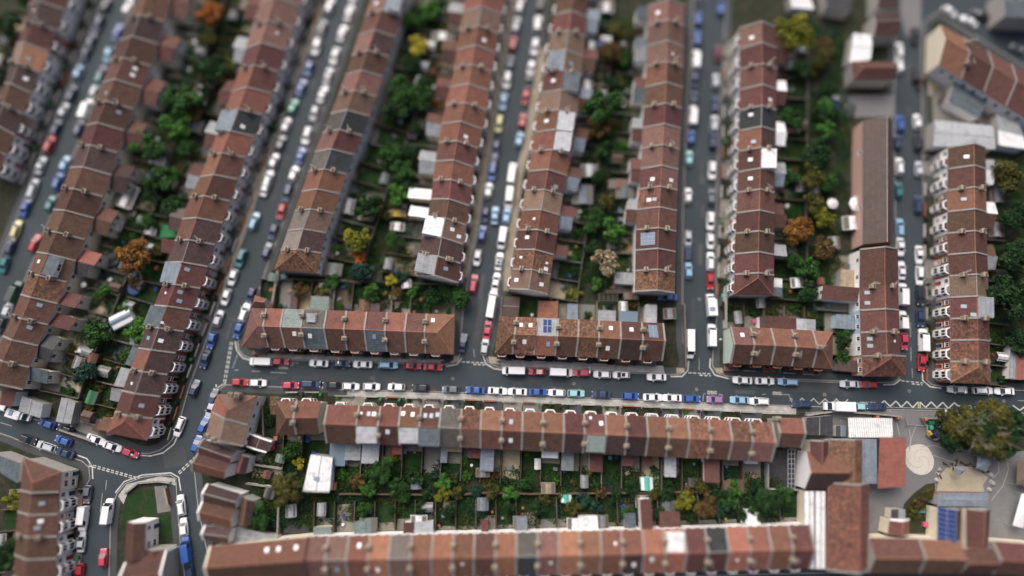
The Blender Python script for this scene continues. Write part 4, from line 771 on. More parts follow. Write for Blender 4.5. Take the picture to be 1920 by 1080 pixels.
house([gp(1600,62,3.6), gp(1636,66,3.6), gp(1592,116,3.6), gp(1632,112,3.6)], 'f_white', 'f_white', 'white flat roof left of the dark roofed building at top right', 'building', None, 3.6, rise=.15, cope0=False, bays=False, windows=False, wallf='white', wallr='white', name='flat_roofed_building', seed=4)
house([gp(1545,-30,4), gp(1598,-30,4), gp(1550,16,4), gp(1596,22,4)], 'f_dark', 'f_dark', 'dark grey flat roofed building at top edge right of the yellowing tree', 'building', None, 4, rise=.15, cope0=False, bays=False, windows=False, wallf='cream', wallr='cream', name='flat_roofed_building', seed=5)
house([gp(1480,-12,3), gp(1515,-12,3), gp(1484,14,3), gp(1526,18,3)], 'f_white', 'f_white', 'white canopy roof at top edge above the yellowing tree', 'outbuilding', None, 3, rise=.15, cope0=False, bays=False, windows=False, wallf='white', wallr='white', name='outbuilding', seed=5)
# school at the bottom right
def sch(a, b, c, d, z, rk, rk2, lab, cat='school building', name='school_building', **k):
    k.setdefault('bays', False); k.setdefault('windows', False); k.setdefault('cope0', False); k.setdefault('wallf', 'cream'); k.setdefault('wallr', 'cream')
    return house([gp(*a, z), gp(*b, z), gp(*c, z), gp(*d, z)], rk, rk2, lab, cat, 'school buildings', z, name=name, **k)
sch((1512,846),(1610,848),(1508,918),(1606,918),4.8,'or','dk','red-tiled school hall with white gable and dark lower slope', gable='white', hip1=True, rise=2.6, ridge_at=.52)
sch((1518,870),(1519,826),(1552,870),(1553,826),5.0,'rd','rd','small red cross-gable roof on top of the school hall', rise=1.6, cope1=True, copem='cope', name='school_gable')
sch((1554,905),(1555,824),(1616,905),(1616,824),4.8,'mo','mo','mottled school block with bell gable beside the red cross-gable', rise=2.2, cope1=True, ridge_at=.6)
sch((1549,1068),(1552,905),(1628,1068),(1629,906),5.2,'mo','mo','long mottled brown school wing running down from the hall', wallr='brick', wallf='brick', rise=2.8, cope1=True, cope0=True, ridge_at=.62)
sch((1508,1066),(1508,921),(1526,1066),(1526,921),4.4,'f_white','f_white','left white flat strip roof beside the long mottled school wing', rise=.1)
sch((1529,1066),(1529,921),(1547,1066),(1547,921),4.5,'f_white','f_white','right white flat strip roof beside the long mottled school wing', rise=.1)
sch((1616,906),(1615,823),(1644,907),(1643,823),3.4,'f_blue','f_blue','pale blue-grey flat school roof between mottled block and red canopy', rise=.12)
sch((1511,816),(1512,783),(1561,816),(1561,779),3.0,'f_dark','f_dark','black flat roof beside the detached house and pavement', rise=.1, wallf='grey', wallr='grey')
sch((1567,818),(1567,798),(1585,818),(1585,798),2.6,'f_dark','f_glass','small dark hut with a white glazed strip beside black flat roof', cat='hut', rise=.2, name='hut', wallf='white', wallr='white')
sch((1664,1002),(1668,974),(1704,1002),(1704,974),4.2,'rd','or','small red gabled school porch with white parapet', rise=1.4, cope1=True, copem='white', name='school_porch')
sch((1670,972),(1671,955),(1697,972),(1697,955),3.0,'f_dark','f_grey','low dark porch roof in front of the small red gabled porch', rise=.2, name='school_porch')
sch((1756,948),(1852,952),(1756,922),(1850,924),3.4,'f_blue','f_blue','blue-edged flat roof of the school nursery', rise=.1) if False else sch((1757,924),(1851,925),(1757,949),(1851,950),3.4,'f_blue','f_blue','blue-grey flat roof of the school nursery below the sand play area', rise=.12, wallf='brick', wallr='brick')
sch((1758,1022),(1759,953),(1799,1024),(1802,954),4.6,'or','rd','pitched nursery roof covered with dark solar panels', rise=2.0, cope1=True, solar=[('+',.5,.5,8,2,'d')])
sch((1812,1026),(1812,954),(1852,1028),(1856,954),4.6,'rd','br','right pitched red nursery roof without panels', rise=2.0, cope1=True)
for i, (a, b, c, d, rk, lab) in enumerate((((1630,1008),(1722,1010),(1628,1075),(1722,1075),'rd','left bottom school roof of red tiles with pale coping'), ((1722,1010),(1800,1014),(1722,1075),(1800,1076),'or','middle bottom school roof of orange tiles'), ((1800,1028),(1860,1028),(1800,1076),(1860,1076),'br','brown bottom school roof under the nursery'), ((1860,1014),(1960,1022),(1860,1076),(1960,1082),'rd','right bottom school roof of red tiles at the picture corner'))):
    sch(a, b, c, d, 6.2, rk, 'br', lab, rise=2.4, cope0=i in (1, 3), seed=i)
house([gp(1905,712,3), gp(1906,640,3), gp(1940,712,3), gp(1940,640,3)], 'f_red', 'f_red', 'low red roof at the right edge beside ninth terrace gardens', 'outbuilding', None, 3, rise=.4, cope0=False, bays=False, windows=False, wallf='white', wallr='white', name='outbuilding')
house([gp(1893,710,2.8), gp(1894,640,2.8), gp(1903,710,2.8), gp(1904,650,2.8)], 'f_grey', 'f_grey', 'long pale grey flat outbuilding at the right edge beside ninth terrace gardens', 'outbuilding', None, 2.8, rise=.1, cope0=False, bays=False, windows=False, wallf='white', wallr='white', name='outbuilding', seed=1)
house([gp(568,920,4.2), gp(583,852,4.2), gp(618,922,4.2), gp(624,858,4.2)], 'f_white', 'f_white', 'large white flat-roofed workshop behind the semi-detached houses', 'workshop', None, 4.2, rise=.15, cope0=True, copem='grey', bays=False, windows=False, wallf='white', wallr='white', name='workshop', sky=[('+',.35,.9,'g')])
house([gp(904,620,3), gp(942,622,3), gp(906,586,3), gp(944,588,3)][2:]+[gp(905,592,3)]+[gp(938,594,3)] if False else [gp(945,556,3), gp(975,557,3), gp(941,592,3), gp(972,594,3)], 'f_brown', 'f_brown', 'low brown flat garage above the first house of middle short row', 'garage', None, 3, rise=.15, cope0=False, bays=False, windows=False, wallf='brick', wallr='brick', name='garage', seed=7)

# ------------------------------------------------------------------ parked cars
def car_meshes(kind):
    """body, glass, wheels of one car facing +x: sections along x of (x, half width, top of the lower body), then the cabin"""
    L, W, H, lo, cab = {
     'hatch': (4.0, .87, 1.46, [(-2.0,.70,.80),(-1.85,.80,.92),(-1.2,.87,.95),(.4,.87,.95),(1.2,.85,.88),(1.75,.78,.78),(2.0,.62,.66)], (-1.85,-1.45,.15,1.0)),
     'saloon': (4.5, .89, 1.43, [(-2.25,.72,.82),(-2.1,.82,.93),(-1.2,.89,.96),(.5,.89,.95),(1.4,.87,.88),(2.0,.80,.78),(2.25,.62,.64)], (-1.65,-.95,.25,1.15)),
     'estate': (4.6, .89, 1.50, [(-2.3,.76,.86),(-2.15,.84,.95),(-1.2,.89,.97),(.6,.89,.96),(1.5,.87,.90),(2.05,.80,.80),(2.3,.64,.66)], (-2.15,-1.85,.35,1.25)),
     'suv': (4.5, .93, 1.70, [(-2.25,.80,.98),(-2.1,.88,1.05),(-1.2,.93,1.06),(.6,.93,1.05),(1.4,.92,1.0),(2.0,.86,.95),(2.25,.72,.80)], (-2.1,-1.85,.35,1.2)),
     'smallvan': (4.4, .90, 1.82, [(-2.2,.86,1.0),(-2.1,.89,1.05),(-1.2,.90,1.05),(.6,.90,1.02),(1.3,.88,.95),(1.95,.82,.84),(2.2,.66,.70)], (-2.18,-2.12,.45,1.2)),
     'van': (5.4, .98, 2.2, [(-2.7,.94,1.1),(-2.6,.97,1.15),(-1.2,.98,1.15),(1.0,.98,1.12),(1.9,.96,1.05),(2.45,.90,.95),(2.7,.74,.78)], (-2.68,-2.62,1.15,1.85)),
     'longvan': (6.8, 1.0, 2.5, [(-3.4,.96,1.1),(-3.3,.99,1.15),(-1.2,1.0,1.15),(1.6,1.0,1.12),(2.6,.98,1.05),(3.15,.92,.95),(3.4,.76,.78)], (-3.38,-3.32,1.85,2.55)),
    }[kind]
    mb = MB()
    def ring(x, w_, t): return [(x,-w_*.93,.22),(x,-w_,.5),(x,-w_*.97,t-.08),(x,-w_*.88,t),(x,w_*.88,t),(x,w_*.97,t-.08),(x,w_,.5),(x,w_*.93,.22)]
    R_ = [ring(*s) for s in lo]
    for a, b in zip(R_, R_[1:]):
        for i in range(7): mb.face([a[i], b[i], b[i+1], a[i+1]][::-1] if False else [a[i], b[i], b[i+1], a[i+1]], 0, None, True)
        mb.face([a[7], b[7], b[0], a[0]], 1)
    mb.face(R_[0], 0); mb.face(list(reversed(R_[-1])), 0)
    zb = max(s[2] for s in lo)-.03; xr0, xr1, xf1, xf0 = cab; wt, wb = W*.74, W*.90
    if 'van' in kind: wt, wb = W*.86, W*.95
    B = [(xr0,-wb,zb),(xf0,-wb*.97,zb-.03),(xf0,wb*.97,zb-.03),(xr0,wb,zb)]; T = [(xr1,-wt,H-.03),(xf1,-wt*.97,H-.04),(xf1,wt*.97,H-.04),(xr1,wt,H-.03)]
    mb.hexa(B, T, 0)
    ins = .10; Tt = [(xr1+ins,-wt+ins,H),(xf1-ins,-wt*.97+ins,H-.01),(xf1-ins,wt*.97-ins,H-.01),(xr1+ins,wt-ins,H)]
    mb.hexa(T, Tt, 0)
    if kind in ('suv','estate'):
        for y in (-wt+.12, wt-.12): mb.bar((xr1+.2,y,H+.05), (xf1-.2,y,H+.04), .025, 1)
    for sy in (-1, 1): mb.box(xf0-.42, xf0-.20, sy*(W+.13)-.08, sy*(W+.13)+.08, zb-.02, zb+.14, 0)
    mb.box(L/2-.10, L/2+.01, -W*.55, W*.55, .32, .50, 1)
    def q(pts, ctr, nm):
        m = MB(); P = [Vector(p) for p in pts]; n = (P[1]-P[0]).cross(P[3]-P[0]).normalized(); mid = sum(P, Vector())/4
        if n.dot(mid-Vector((0,0,.9))) < 0: P.reverse(); n = -n
        m.face([lerp(p, mid, ctr)+n*.012 for p in P], 0); return m.mesh(nm, [M['cglass']])
    ws = q([B[1],B[2],T[2],T[1]], .10, 'windscreen'); rw = q([B[3],B[0],T[0],T[3]], .12, 'rear_window')
    sides = []
    x_end = xr0 if 'van' not in kind else xf0-1.35
    for i, j in ((0, 1), (3, 2)):
        bb = [Vector(B[i]), Vector(B[j]), Vector(T[j]), Vector(T[i])]
        if 'van' in kind:
            k = (x_end-B[i][0])/(B[j][0]-B[i][0]); bb[0] = lerp(bb[0], bb[1], k); bb[3] = lerp(bb[3], bb[2], k)
        sides.append(q(bb, .14, 'side_window'))
    wl = MB()
    n = 14
    for i in range(n):
        a, b = 2*PI*i/n, 2*PI*(i+1)/n
        p = lambda t, y, r: (math.cos(t)*r, y, math.sin(t)*r)
        wl.face([p(a,-.1,.32), p(b,-.1,.32), p(b,.1,.32), p(a,.1,.32)], 0); wl.face([(0,.1,0), p(b,.1,.32), p(a,.1,.32)], 0); wl.face([(0,-.1,0), p(a,-.1,.32), p(b,-.1,.32)], 0)
        wl.face([(0,.105,0), p(b,.105,.2), p(a,.105,.2)], 1); wl.face([(0,-.105,0), p(a,-.105,.2), p(b,-.105,.2)], 1)
    wheel = wl.mesh('wheel', [M['tyre'], M['rim']])
    hl = MB(); hl.box(L/2-.32, L/2-.06, -.13, .13, .56, .70); head = hl.mesh('headlight', [M['lamp']])
    tl = MB(); tl.box(-L/2-.005, -L/2+.14, -.10, .10, .62, .82); tail = tl.mesh('tail_light', [M['tail']])
    return dict(body=mb, windscreen=ws, rear=rw, sides=sides, wheel=wheel, L=L, W=W, head=head, tail=tail, cache={}, kind=kind, roof=(xr1, xf1, wt, H))
CARS = {k: car_meshes(k) for k in ('hatch','saloon','estate','suv','smallvan','van','longvan')}
KNAME = {'hatch':'hatchback','saloon':'saloon','estate':'estate car','suv':'tall car','smallvan':'small van','van':'van','longvan':'long van'}
for c_ in CARS.values(): c_['proto'] = {}
def rack_mesh():
    mb = MB()
    for y in (-.6, -.2, .2, .6): mb.bar((-1.9, y, .12), (1.0, y, .12), .03)
    for k in range(6): mb.bar((-1.85+k*.56, -.75, .06), (-1.85+k*.56, .75, .06), .03)
    return mb.mesh('roof_rack', [M['steel']])
RACK = rack_mesh()
def stripes_mesh():
    mb = MB()
    for y in (-.36, 0, .36): mb.box(-1.2, .1, y-.10, y+.10, 0, .012)
    return mb.mesh('roof_stripe', [PAINT['w']])
STRIPES = stripes_mesh()
mb = MB(); mb.box(-.8, .05, -.45, .45, 0, .012); SUNROOF = mb.mesh('sunroof', [M['cglass']])
def car(px, py, deg, col, kind, label, group, detail=True, extra=None):
    c = CARS[kind]
    if col not in c['cache']: c['cache'][col] = c['body'].mesh('body', [PAINT[col], M['black']])
    p = G(px, py, .7); cat = 'van' if 'van' in kind else 'car'
    rt = thing('parked_'+cat, label, cat, (p.x, p.y, .004), math.radians(deg), group, (1.03, 1.0, 1.0))
    ob('body', c['cache'][col], rt); ob('windscreen', c['windscreen'], rt)
    if 'van' not in kind: ob('rear_window', c['rear'], rt)
    for s in c['sides']: ob('side_window', s, rt)
    for x in (-c['L']*.31, c['L']*.33):
        for y in (-c['W']+.10, c['W']-.10): ob('wheel', c['wheel'], rt, (x, y, .32))
    if detail:
        for y in (-1, 1): ob('headlight', c['head'], rt, (0, y*c['W']*.62, .08 if kind != 'van' else .15)); ob('tail_light', c['tail'], rt, (0, y*c['W']*.68, .02))
    H = c['roof'][3]
    if extra == 'rack': ob('roof_rack', RACK, rt, (0, 0, H))
    if extra == 'stripes': ob('roof_stripe', STRIPES, rt, (0, 0, H))
    if extra == 'sunroof': ob('sunroof', SUNROOF, rt, (0, 0, H))
    return rt
def ang(a, b):
    p, q = gp(*a), gp(*b); return math.degrees(math.atan2(q[1]-p[1], q[0]-p[0]))
def row(pts, place, group, way='up', line=None, detail=True, order=True):
    """cars of one kerb in order: (x, y, colour, kind[, facing])"""
    rng = random.Random(len(pts)*7+sum(map(ord, place)))
    for i, t in enumerate(pts):
        x, y, col, kind = t[:4]; fl = t[4] if len(t) > 4 else None; ex = t[5] if len(t) > 5 else None
        L = line or [q[:2] for q in pts]
        k = min(range(len(L)), key=lambda j: (L[j][0]-x)**2+(L[j][1]-y)**2); a, b = L[max(0, k-1)], L[min(len(L)-1, k+1)]
        dg = ang(a, b)+rng.uniform(-1.3, 1.3)
        if fl is None: fl = rng.random() < .35
        if fl: dg += 180
        lab = '%s %s%s parked %s %s %s' % (PNAME[col], KNAME[kind], {'rack':' with rack','stripes':' with white stripes','sunroof':' with dark roof'}.get(ex, ''), ORD[i], way, place)
        car(x, y, dg, col, kind, lab, group, detail, ex)
SS = lambda o, s: 'the %s kerb of the %s side street' % (s, o)
def kinds(s, seed=1):
    rng = random.Random(seed); out = []
    for x, y, c in s: out.append((x, y, c, 'van' if c == 'V' else rng.choice(['hatch','hatch','hatch','saloon','estate','suv'])))
    return [(x, y, 'w' if c == 'V' else c, k) for (x, y, c), (_, _, _, k) in zip(s, out)]
row(kinds([(8,497,'t'),(21,460,'n'),(31,430,'y'),(47,392,'b'),(57,368,'s'),(63,352,'s'),(77,310,'s'),(94,271,'r'),(106,240,'n'),(120,207,'s'),(135,175,'n'),(147,135,'l'),(162,97,'n'),(172,75,'n'),(185,45,'n'),(200,8,'k'),(212,-25,'w')], 3), SS('first','left'), 'cars of the first side street', detail=False)
row(kinds([(2,610,'k'),(15,580,'s'),(29,547,'d'),(66,456,'r'),(95,382,'t'),(110,340,'b'),(122,307,'l'),(150,240,'n'),(163,205,'V'),(176,178,'s'),(186,152,'t'),(191,138,'n'),(203,103,'l'),(221,60,'b'),(240,15,'w'),(250,-14,'w')], 4)[:2] + [(29,548,'d','van',False,'rack')] + kinds([(66,456,'r'),(95,382,'t'),(110,340,'b'),(122,307,'l'),(150,240,'n'),(163,205,'V'),(176,178,'s'),(186,152,'t'),(191,138,'n'),(203,103,'l'),(221,60,'b'),(240,15,'w'),(250,-14,'w')], 5), SS('first','right'), 'cars of the first side street', detail=False)
row(kinds([(337,800,'w'),(365,728,'n'),(385,673,'n'),(397,638,'b'),(410,597,'s'),(424,557,'w'),(437,520,'w'),(452,485,'t'),(477,415,'l'),(498,352,'w'),(504,336,'w'),(514,302,'w'),(527,268,'g'),(537,235,'w'),(550,200,'e'),(565,164,'b'),(579,128,'b'),(594,88,'w'),(604,52,'g'),(619,10,'w'),(628,-22,'s')], 6), SS('second','left'), 'cars of the second side street')
row(kinds([(369,833,'b'),(382,797,'b'),(396,765,'s'),(400,745,'n'),(447,619,'b'),(459,586,'w'),(471,553,'n'),(501,470,'n'),(513,434,'n'),(528,396,'r'),(539,362,'n'),(551,326,'w'),(564,292,'b'),(576,255,'w'),(590,212,'s'),(605,177,'w'),(616,142,'s'),(628,105,'w'),(642,62,'w'),(655,24,'w'),(664,-12,'w')], 8), SS('second','right'), 'cars of the second side street')
row(kinds([(868,643,'n'),(888,532,'p'),(895,483,'w'),(904,438,'b'),(910,402,'n'),(916,357,'w'),(923,323,'b'),(926,303,'n'),(930,277,'n'),(936,232,'y'),(944,190,'l'),(951,150,'w'),(957,118,'n'),(962,82,'r'),(968,47,'s'),(975,10,'w'),(980,-22,'s')], 9), SS('third','left'), 'cars of the third side street')
row([(909,650,'s','hatch'),(914,618,'p','saloon'),(922,571,'w','longvan',False),(930,528,'w','saloon'),(936,490,'w','saloon',False,'sunroof'),(942,447,'w','van'),(950,405,'l','hatch'),(955,371,'w','van'),(960,325,'w','van')]+kinds([(974,262,'l'),(980,227,'r'),(986,182,'r'),(991,152,'k'),(996,127,'w'),(1003,88,'w'),(1008,45,'w'),(1013,8,'k')], 2), SS('third','right'), 'cars of the third side street')
row([(1293,645,'w','longvan',True),(1291,507,'l','hatch'),(1290,474,'n','estate')]+kinds([(1290,447,'s'),(1290,367,'w'),(1292,297,'a'),(1296,258,'b'),(1299,217,'V'),(1301,184,'n'),(1302,150,'n'),(1305,112,'V'),(1307,72,'b'),(1309,36,'b'),(1308,4,'k')], 2), SS('fourth','left'), 'cars of the fourth side street')
row([(1334,629,'w','van',False),(1332,527,'r','hatch')]+kinds([(1332,490,'w'),(1332,452,'w'),(1332,415,'w'),(1334,369,'g'),(1335,320,'w'),(1337,264,'n'),(1339,232,'s'),(1341,197,'n'),(1342,152,'s'),(1346,100,'m'),(1351,17,'b'),(1354,-18,'s')], 5), 'the right kerb of fourth side street, motorhome aside', 'cars of the fourth side street')
row([(1695,640,'p','hatch',True),(1693,600,'w','smallvan',False),(1692,552,'w','van',False),(1690,507,'w','saloon'),(1688,463,'w','saloon')]+kinds([(1687,427,'l'),(1685,357,'t'),(1685,312,'w'),(1683,267,'n'),(1687,232,'b'),(1685,122,'w'),(1685,95,'w')], 5), SS('fifth','left'), 'cars of the fifth side street')
row([(1728,680,'r','hatch',True),(1730,638,'w','van',False),(1725,597,'n','hatch'),(1725,555,'k','saloon'),(1724,517,'w','estate'),(1723,478,'w','saloon')]+kinds([(1722,384,'n'),(1722,317,'s'),(1721,267,'k'),(1719,228,'w'),(1717,140,'k'),(1715,68,'k')], 5), SS('fifth','right'), 'cars of the fifth side street')
CSL = [(430,717),(640,724),(836,731),(1000,737),(1236,745),(1367,750),(1500,758),(1662,764),(1900,770)]
row([(490,678,'w','van',True),(526,678,'r','hatch',False),(598,681,'w','saloon',True),(641,682,'n','hatch'),(680,683,'w','saloon',True),(728,684.5,'l','estate',False),(774,686,'r','hatch',False,'sunroof'),(812,688,'r','saloon',False)], 'the far kerb below the left short row', 'cars of the cross street', 'along', CSL)
row([(963,695,'w','van',True),(1007,697,'r','hatch',True,'stripes'),(1052,698,'w','van',False),(1090,699,'p','hatch',True),(1129,702,'w','hatch',True),(1165,703,'w','hatch',True,'sunroof'),(1231,707,'w','saloon',True)], 'the far kerb below the middle short row', 'cars of the cross street', 'along', CSL)
row([(1392,713,'w','saloon',True),(1434,714.5,'w','saloon',False),(1477,716,'l','estate',True),(1593,720,'s','saloon',True),(1629,721,'r','hatch',True)], 'the far kerb below the right short row', 'cars of the cross street', 'along', CSL)
row([(1795,730,'w','saloon',True),(1843,732.5,'w','estate',False),(1883,733.5,'w','saloon',True)], 'the far kerb below the ninth long terrace', 'cars of the cross street', 'along', CSL)
row([(450,716.5,'r','hatch',False),(484,718,'w','hatch',False),(545,722.5,'p','hatch',False),(583,720.5,'n','estate',False),(620,722,'k','hatch',True),(658,724.5,'w','hatch',False),(697,725,'w','hatch',False),(743,725.5,'w','hatch',True),(788,727,'k','hatch',True),(845,730,'g','hatch',True),(891,731.5,'b','saloon',True),(933,733,'w','saloon',False),(970,734.5,'w','saloon',True),(1009,735,'b','saloon',False),(1044,736.5,'w','hatch',True),(1080,737.5,'a','hatch',False),(1127,739.5,'n','saloon',True),(1182,742.5,'b','hatch',False),(1224,745,'w','saloon',False),(1260,746,'w','saloon',True),(1297,747.5,'b','hatch',False),(1341,749,'v','hatch',True),(1387,750,'l','saloon',True),(1423,752.5,'w','estate',True),(1502,757.5,'n','estate',True)], 'the near kerb of the cross street', 'cars of the cross street', 'along', CSL)
row([(1607,762,'a','hatch',True),(1643,762,'n','saloon',True)], 'the zigzag lines right of the truck', 'cars of the cross street', 'along', CSL)
LL = [(0,765),(60,785),(120,806),(180,826),(245,850)]
row([(3,762,'w','hatch',True),(88,794,'b','hatch',True),(122,805,'k','hatch',True),(180,824,'w','saloon',False),(211,837,'w','saloon',False),(245,849,'p','hatch',False)], 'the upper kerb of the lower left road', 'cars of the lower left road', 'along', LL)
row([(53,824,'k','hatch',False),(87,837,'s','estate',True),(122,849,'n','saloon',True)], 'the lower kerb of the lower left road', 'cars of the lower left road', 'along', LL)
car(119,826, ang((60,805),(180,846))+180, 'b', 'hatch', 'blue hatchback driving in the middle of the lower left road', 'cars of the lower left road')
car(204,958, ang((200,1000),(212,920)), 'w', 'van', 'white van driving up the bottom left street beside the green triangle', 'cars of the bottom left streets')
car(928,404, ang((928,440),(934,370)), 'l', 'saloon', 'pale blue saloon driving down the middle of the third side street', 'cars of the third side street')
row([(150,1074,'r','hatch'),(153,1016,'s','saloon'),(157,972,'w','van'),(164,927,'g','hatch')], 'the left kerb of the bottom left street', 'cars of the bottom left streets', 'up', [(146,1100),(151,1040),(157,974),(165,920)])
row([(194,1046,'p','hatch')], 'the right kerb of the bottom left street', 'cars of the bottom left streets', 'up', [(194,1080),(194,1046),(196,1010)])
row([(356,1069,'n','hatch'),(350,1030,'b','van'),(345,988,'w','hatch'),(340,947,'w','estate')], 'the left kerb of the lower right street', 'cars of the bottom left streets', 'up', [(358,1100),(350,1030),(345,988),(339,930)])
row([(1780,22,'w','hatch'),(1816,40,'w','saloon'),(1838,28,'k','estate'),(1908,92,'g','hatch')], 'the diagonal road at top right', 'cars of the diagonal road', 'along', [(1770,12),(1816,40),(1860,66),(1908,96)])
row([(1558,185,'s','hatch'),(1558,200,'b','hatch')], 'the grey yard beside the fifth side street', 'cars in yards', 'along', [(1540,190),(1558,190),(1590,192)])
car(1252,557, ang((1230,556),(1275,558))+180, 'b', 'saloon', 'blue saloon parked behind the garden at the foot of sixth long terrace', 'cars in yards')
car(655,1200, 0, 'k', 'hatch', 'x', 'x') if False else None
# white box truck, motorhome and camper
def cabbed(px, py, deg, boxL, boxW, boxH, label, name, cat, cabL=1.9, hatch=False):
    p = G(px, py, 1.2); rt = thing(name, label, cat, (p.x, p.y, .004), math.radians(deg)); L = boxL+cabL; x0 = -L/2
    mb = MB(); mb.box(x0, x0+boxL, -boxW/2, boxW/2, .75, boxH-.08, 0); mb.box(x0+.12, x0+boxL-.12, -boxW/2+.12, boxW/2-.12, boxH-.08, boxH, 0)
    for k in range(1, 6): mb.box(x0+boxL*k/6-.03, x0+boxL*k/6+.03, -boxW/2+.16, boxW/2-.16, boxH, boxH+.02, 0)
    ob('box_body', mb.mesh('box_body', [PAINT['w']]), rt)
    mb = MB(); xc = x0+boxL+.05; w_ = boxW*.45
    mb.hexa([(xc,-w_,.4),(xc+cabL,-w_*.92,.4),(xc+cabL,w_*.92,.4),(xc,w_,.4)], [(xc,-w_,1.25),(xc+cabL-.1,-w_*.9,1.05),(xc+cabL-.1,w_*.9,1.05),(xc,w_,1.25)], 0)
    mb.hexa([(xc,-w_,1.25),(xc+cabL*.62,-w_*.95,1.2),(xc+cabL*.62,w_*.95,1.2),(xc,w_,1.25)], [(xc,-w_*.85,2.15),(xc+cabL*.26,-w_*.82,2.12),(xc+cabL*.26,w_*.82,2.12),(xc,w_*.85,2.15)], 0); mb.box(x0+.1, xc, -.5, .5, .4, .75, 1)
    ob('cab', mb.mesh('cab', [PAINT['w'], M['black']]), rt)
    m = MB(); d = .015; m.face([(xc+cabL*.61+d,-w_*.88,1.28),(xc+cabL*.61+d,w_*.88,1.28),(xc+cabL*.28+d,w_*.78,2.08),(xc+cabL*.28+d,-w_*.78,2.08)]); ob('windscreen', m.mesh('windscreen', [M['cglass']]), rt)
    for x in (x0+boxL*.25, xc+cabL*.45):
        for y in (-boxW/2+.25, boxW/2-.25): ob('wheel', CARS['van']['wheel'], rt, (x, y, .38), 0, None, (1.15, 1.3, 1.15))
    if hatch:
        ob('roof_hatch', SKY['g'], rt, (x0+boxL*.4, .2, boxH)); ob('roof_vent', SKY['w'], rt, (x0+boxL*.8, -.2, boxH), 0, None, (.6, .5, 1))
    return rt
cabbed(1572,762, ang((1660,766),(1500,760)), 4.6, 2.2, 3.0, 'long white box truck parked on the zigzag lines of the cross street', 'box_truck', 'truck')
cabbed(1333,572, 90+1, 4.0, 2.15, 2.8, 'white motorhome with roof hatch parked beside the seventh long terrace', 'motorhome', 'motorhome', 1.6, True)
cabbed(37,778, ang((0,766),(80,792)), 3.4, 2.0, 2.6, 'off-white camper parked in front of the low grey garage', 'camper_van', 'camper', 1.6, True)

# ------------------------------------------------------------------ trees, bushes
def crown_mesh(seed, n, leaf, lobes=16, flat=.8, spread=.82, mat='mg'):
    """unit crown (radius about 1): leaf clumps through several lobes, gaps between them"""
    rng = random.Random(seed); mb = MB(); L = []
    for i in range(lobes):
        a = rng.uniform(0, 2*PI); r = spread*math.sqrt(rng.uniform(.05, 1)) if i else 0
        L.append((Vector((math.cos(a)*r, math.sin(a)*r, rng.uniform(-.1, .42)*flat)), rng.uniform(.20, .42) if i else .62))
    for i in range(n):
        c, R_ = rng.choice(L); d = Vector((rng.gauss(0,1), rng.gauss(0,1), rng.gauss(.25,.9))).normalized()*R_*(rng.random()**.33)*rng.uniform(.9, 1.18); d.z *= flat
        p = c+d; s = leaf*rng.uniform(.6, 1.35)
        nn = (d.normalized()+Vector((rng.gauss(0,.55), rng.gauss(0,.55), rng.gauss(.5,.5)))).normalized(); u = nn.orthogonal().normalized(); v = nn.cross(u); a = rng.uniform(0, 2*PI)
        u, v = u*math.cos(a)+v*math.sin(a), v*math.cos(a)-u*math.sin(a)
        mb.face([p-u*s, p-v*s*.55+u*s*.1, p+u*s, p+v*s*.55+u*s*.1])
    return mb
CROWNS = {}
def crown(var, n, leaf, mat):
    k = (var, n, leaf, mat)
    if k not in CROWNS: CROWNS[k] = crown_mesh(var*13+5, n, leaf).mesh('crown', [LEAF[mat]])
    return CROWNS[k]
def trunk_mesh():
    mb = MB(); rng = random.Random(4)
    for z0, z1, a, b in ((0, .5, .075, .055), (.5, 1.0, .055, .04)): mb.cyl(0, 0, z0, z1, a, 7, 0, b)
    for k in range(5):
        t = k*1.26; mb.bar((0, 0, .75+.05*k), (math.cos(t)*.42, math.sin(t)*.42, 1.25), .022)
    return mb.mesh('trunk', [M['trunk']])
TRUNK = trunk_mesh()
def tree(px, py, r, mat, label, name='garden_tree', cat='tree', hgt=None, group='garden trees', flat=1.0, n=None):
    rng = random.Random(int(px*7+py*3)); h = hgt or max(1.6, r*1.5); zc = max(h-r*.4, r*.55)
    p = G(px, py, zc); rt = thing(name, label, cat, (p.x, p.y, .1), rng.uniform(0, 6.28), group)
    ob('trunk', TRUNK, rt, None, 0, None, (r*.9, r*.9, zc*.8))
    nn = n or int(min(6000, max(420, 560*r**1.15))); leaf = .17/r**.35 if r < 4 else .085*4/r*1.1
    nn = int(round(nn/400)*400) or 400; leaf = round(leaf, 2)
    ob('crown', crown(rng.randrange(4), nn, leaf, mat), rt, (0, 0, zc), 0, None, (r, r*rng.uniform(.85, 1.1), r*flat*rng.uniform(.8, 1)))
    return rt
def bush(px=None, py=None, r=1.0, mat='dg', label='', xy=None, group='garden bushes', flat=.9):
    rng = random.Random(sum(map(ord, label)))
    p = Vector((xy[0], xy[1], 0)) if xy else G(px, py, r*.6)
    rt = thing('garden_bush', label, 'bush', (p.x, p.y, .1), rng.uniform(0, 6.28), group)
    for k in range(3): pass
    mb_ = crown(rng.randrange(3), 400 if r < 1.3 else 800, .2 if r < 1.3 else .16, mat)
    ob('foliage', mb_, rt, (0, 0, r*.45), 0, None, (r, r*rng.uniform(.75, 1.2), r*flat)); ob('stem', TRUNK, rt, None, 0, None, (r*.5, r*.5, r*.5))
    return rt
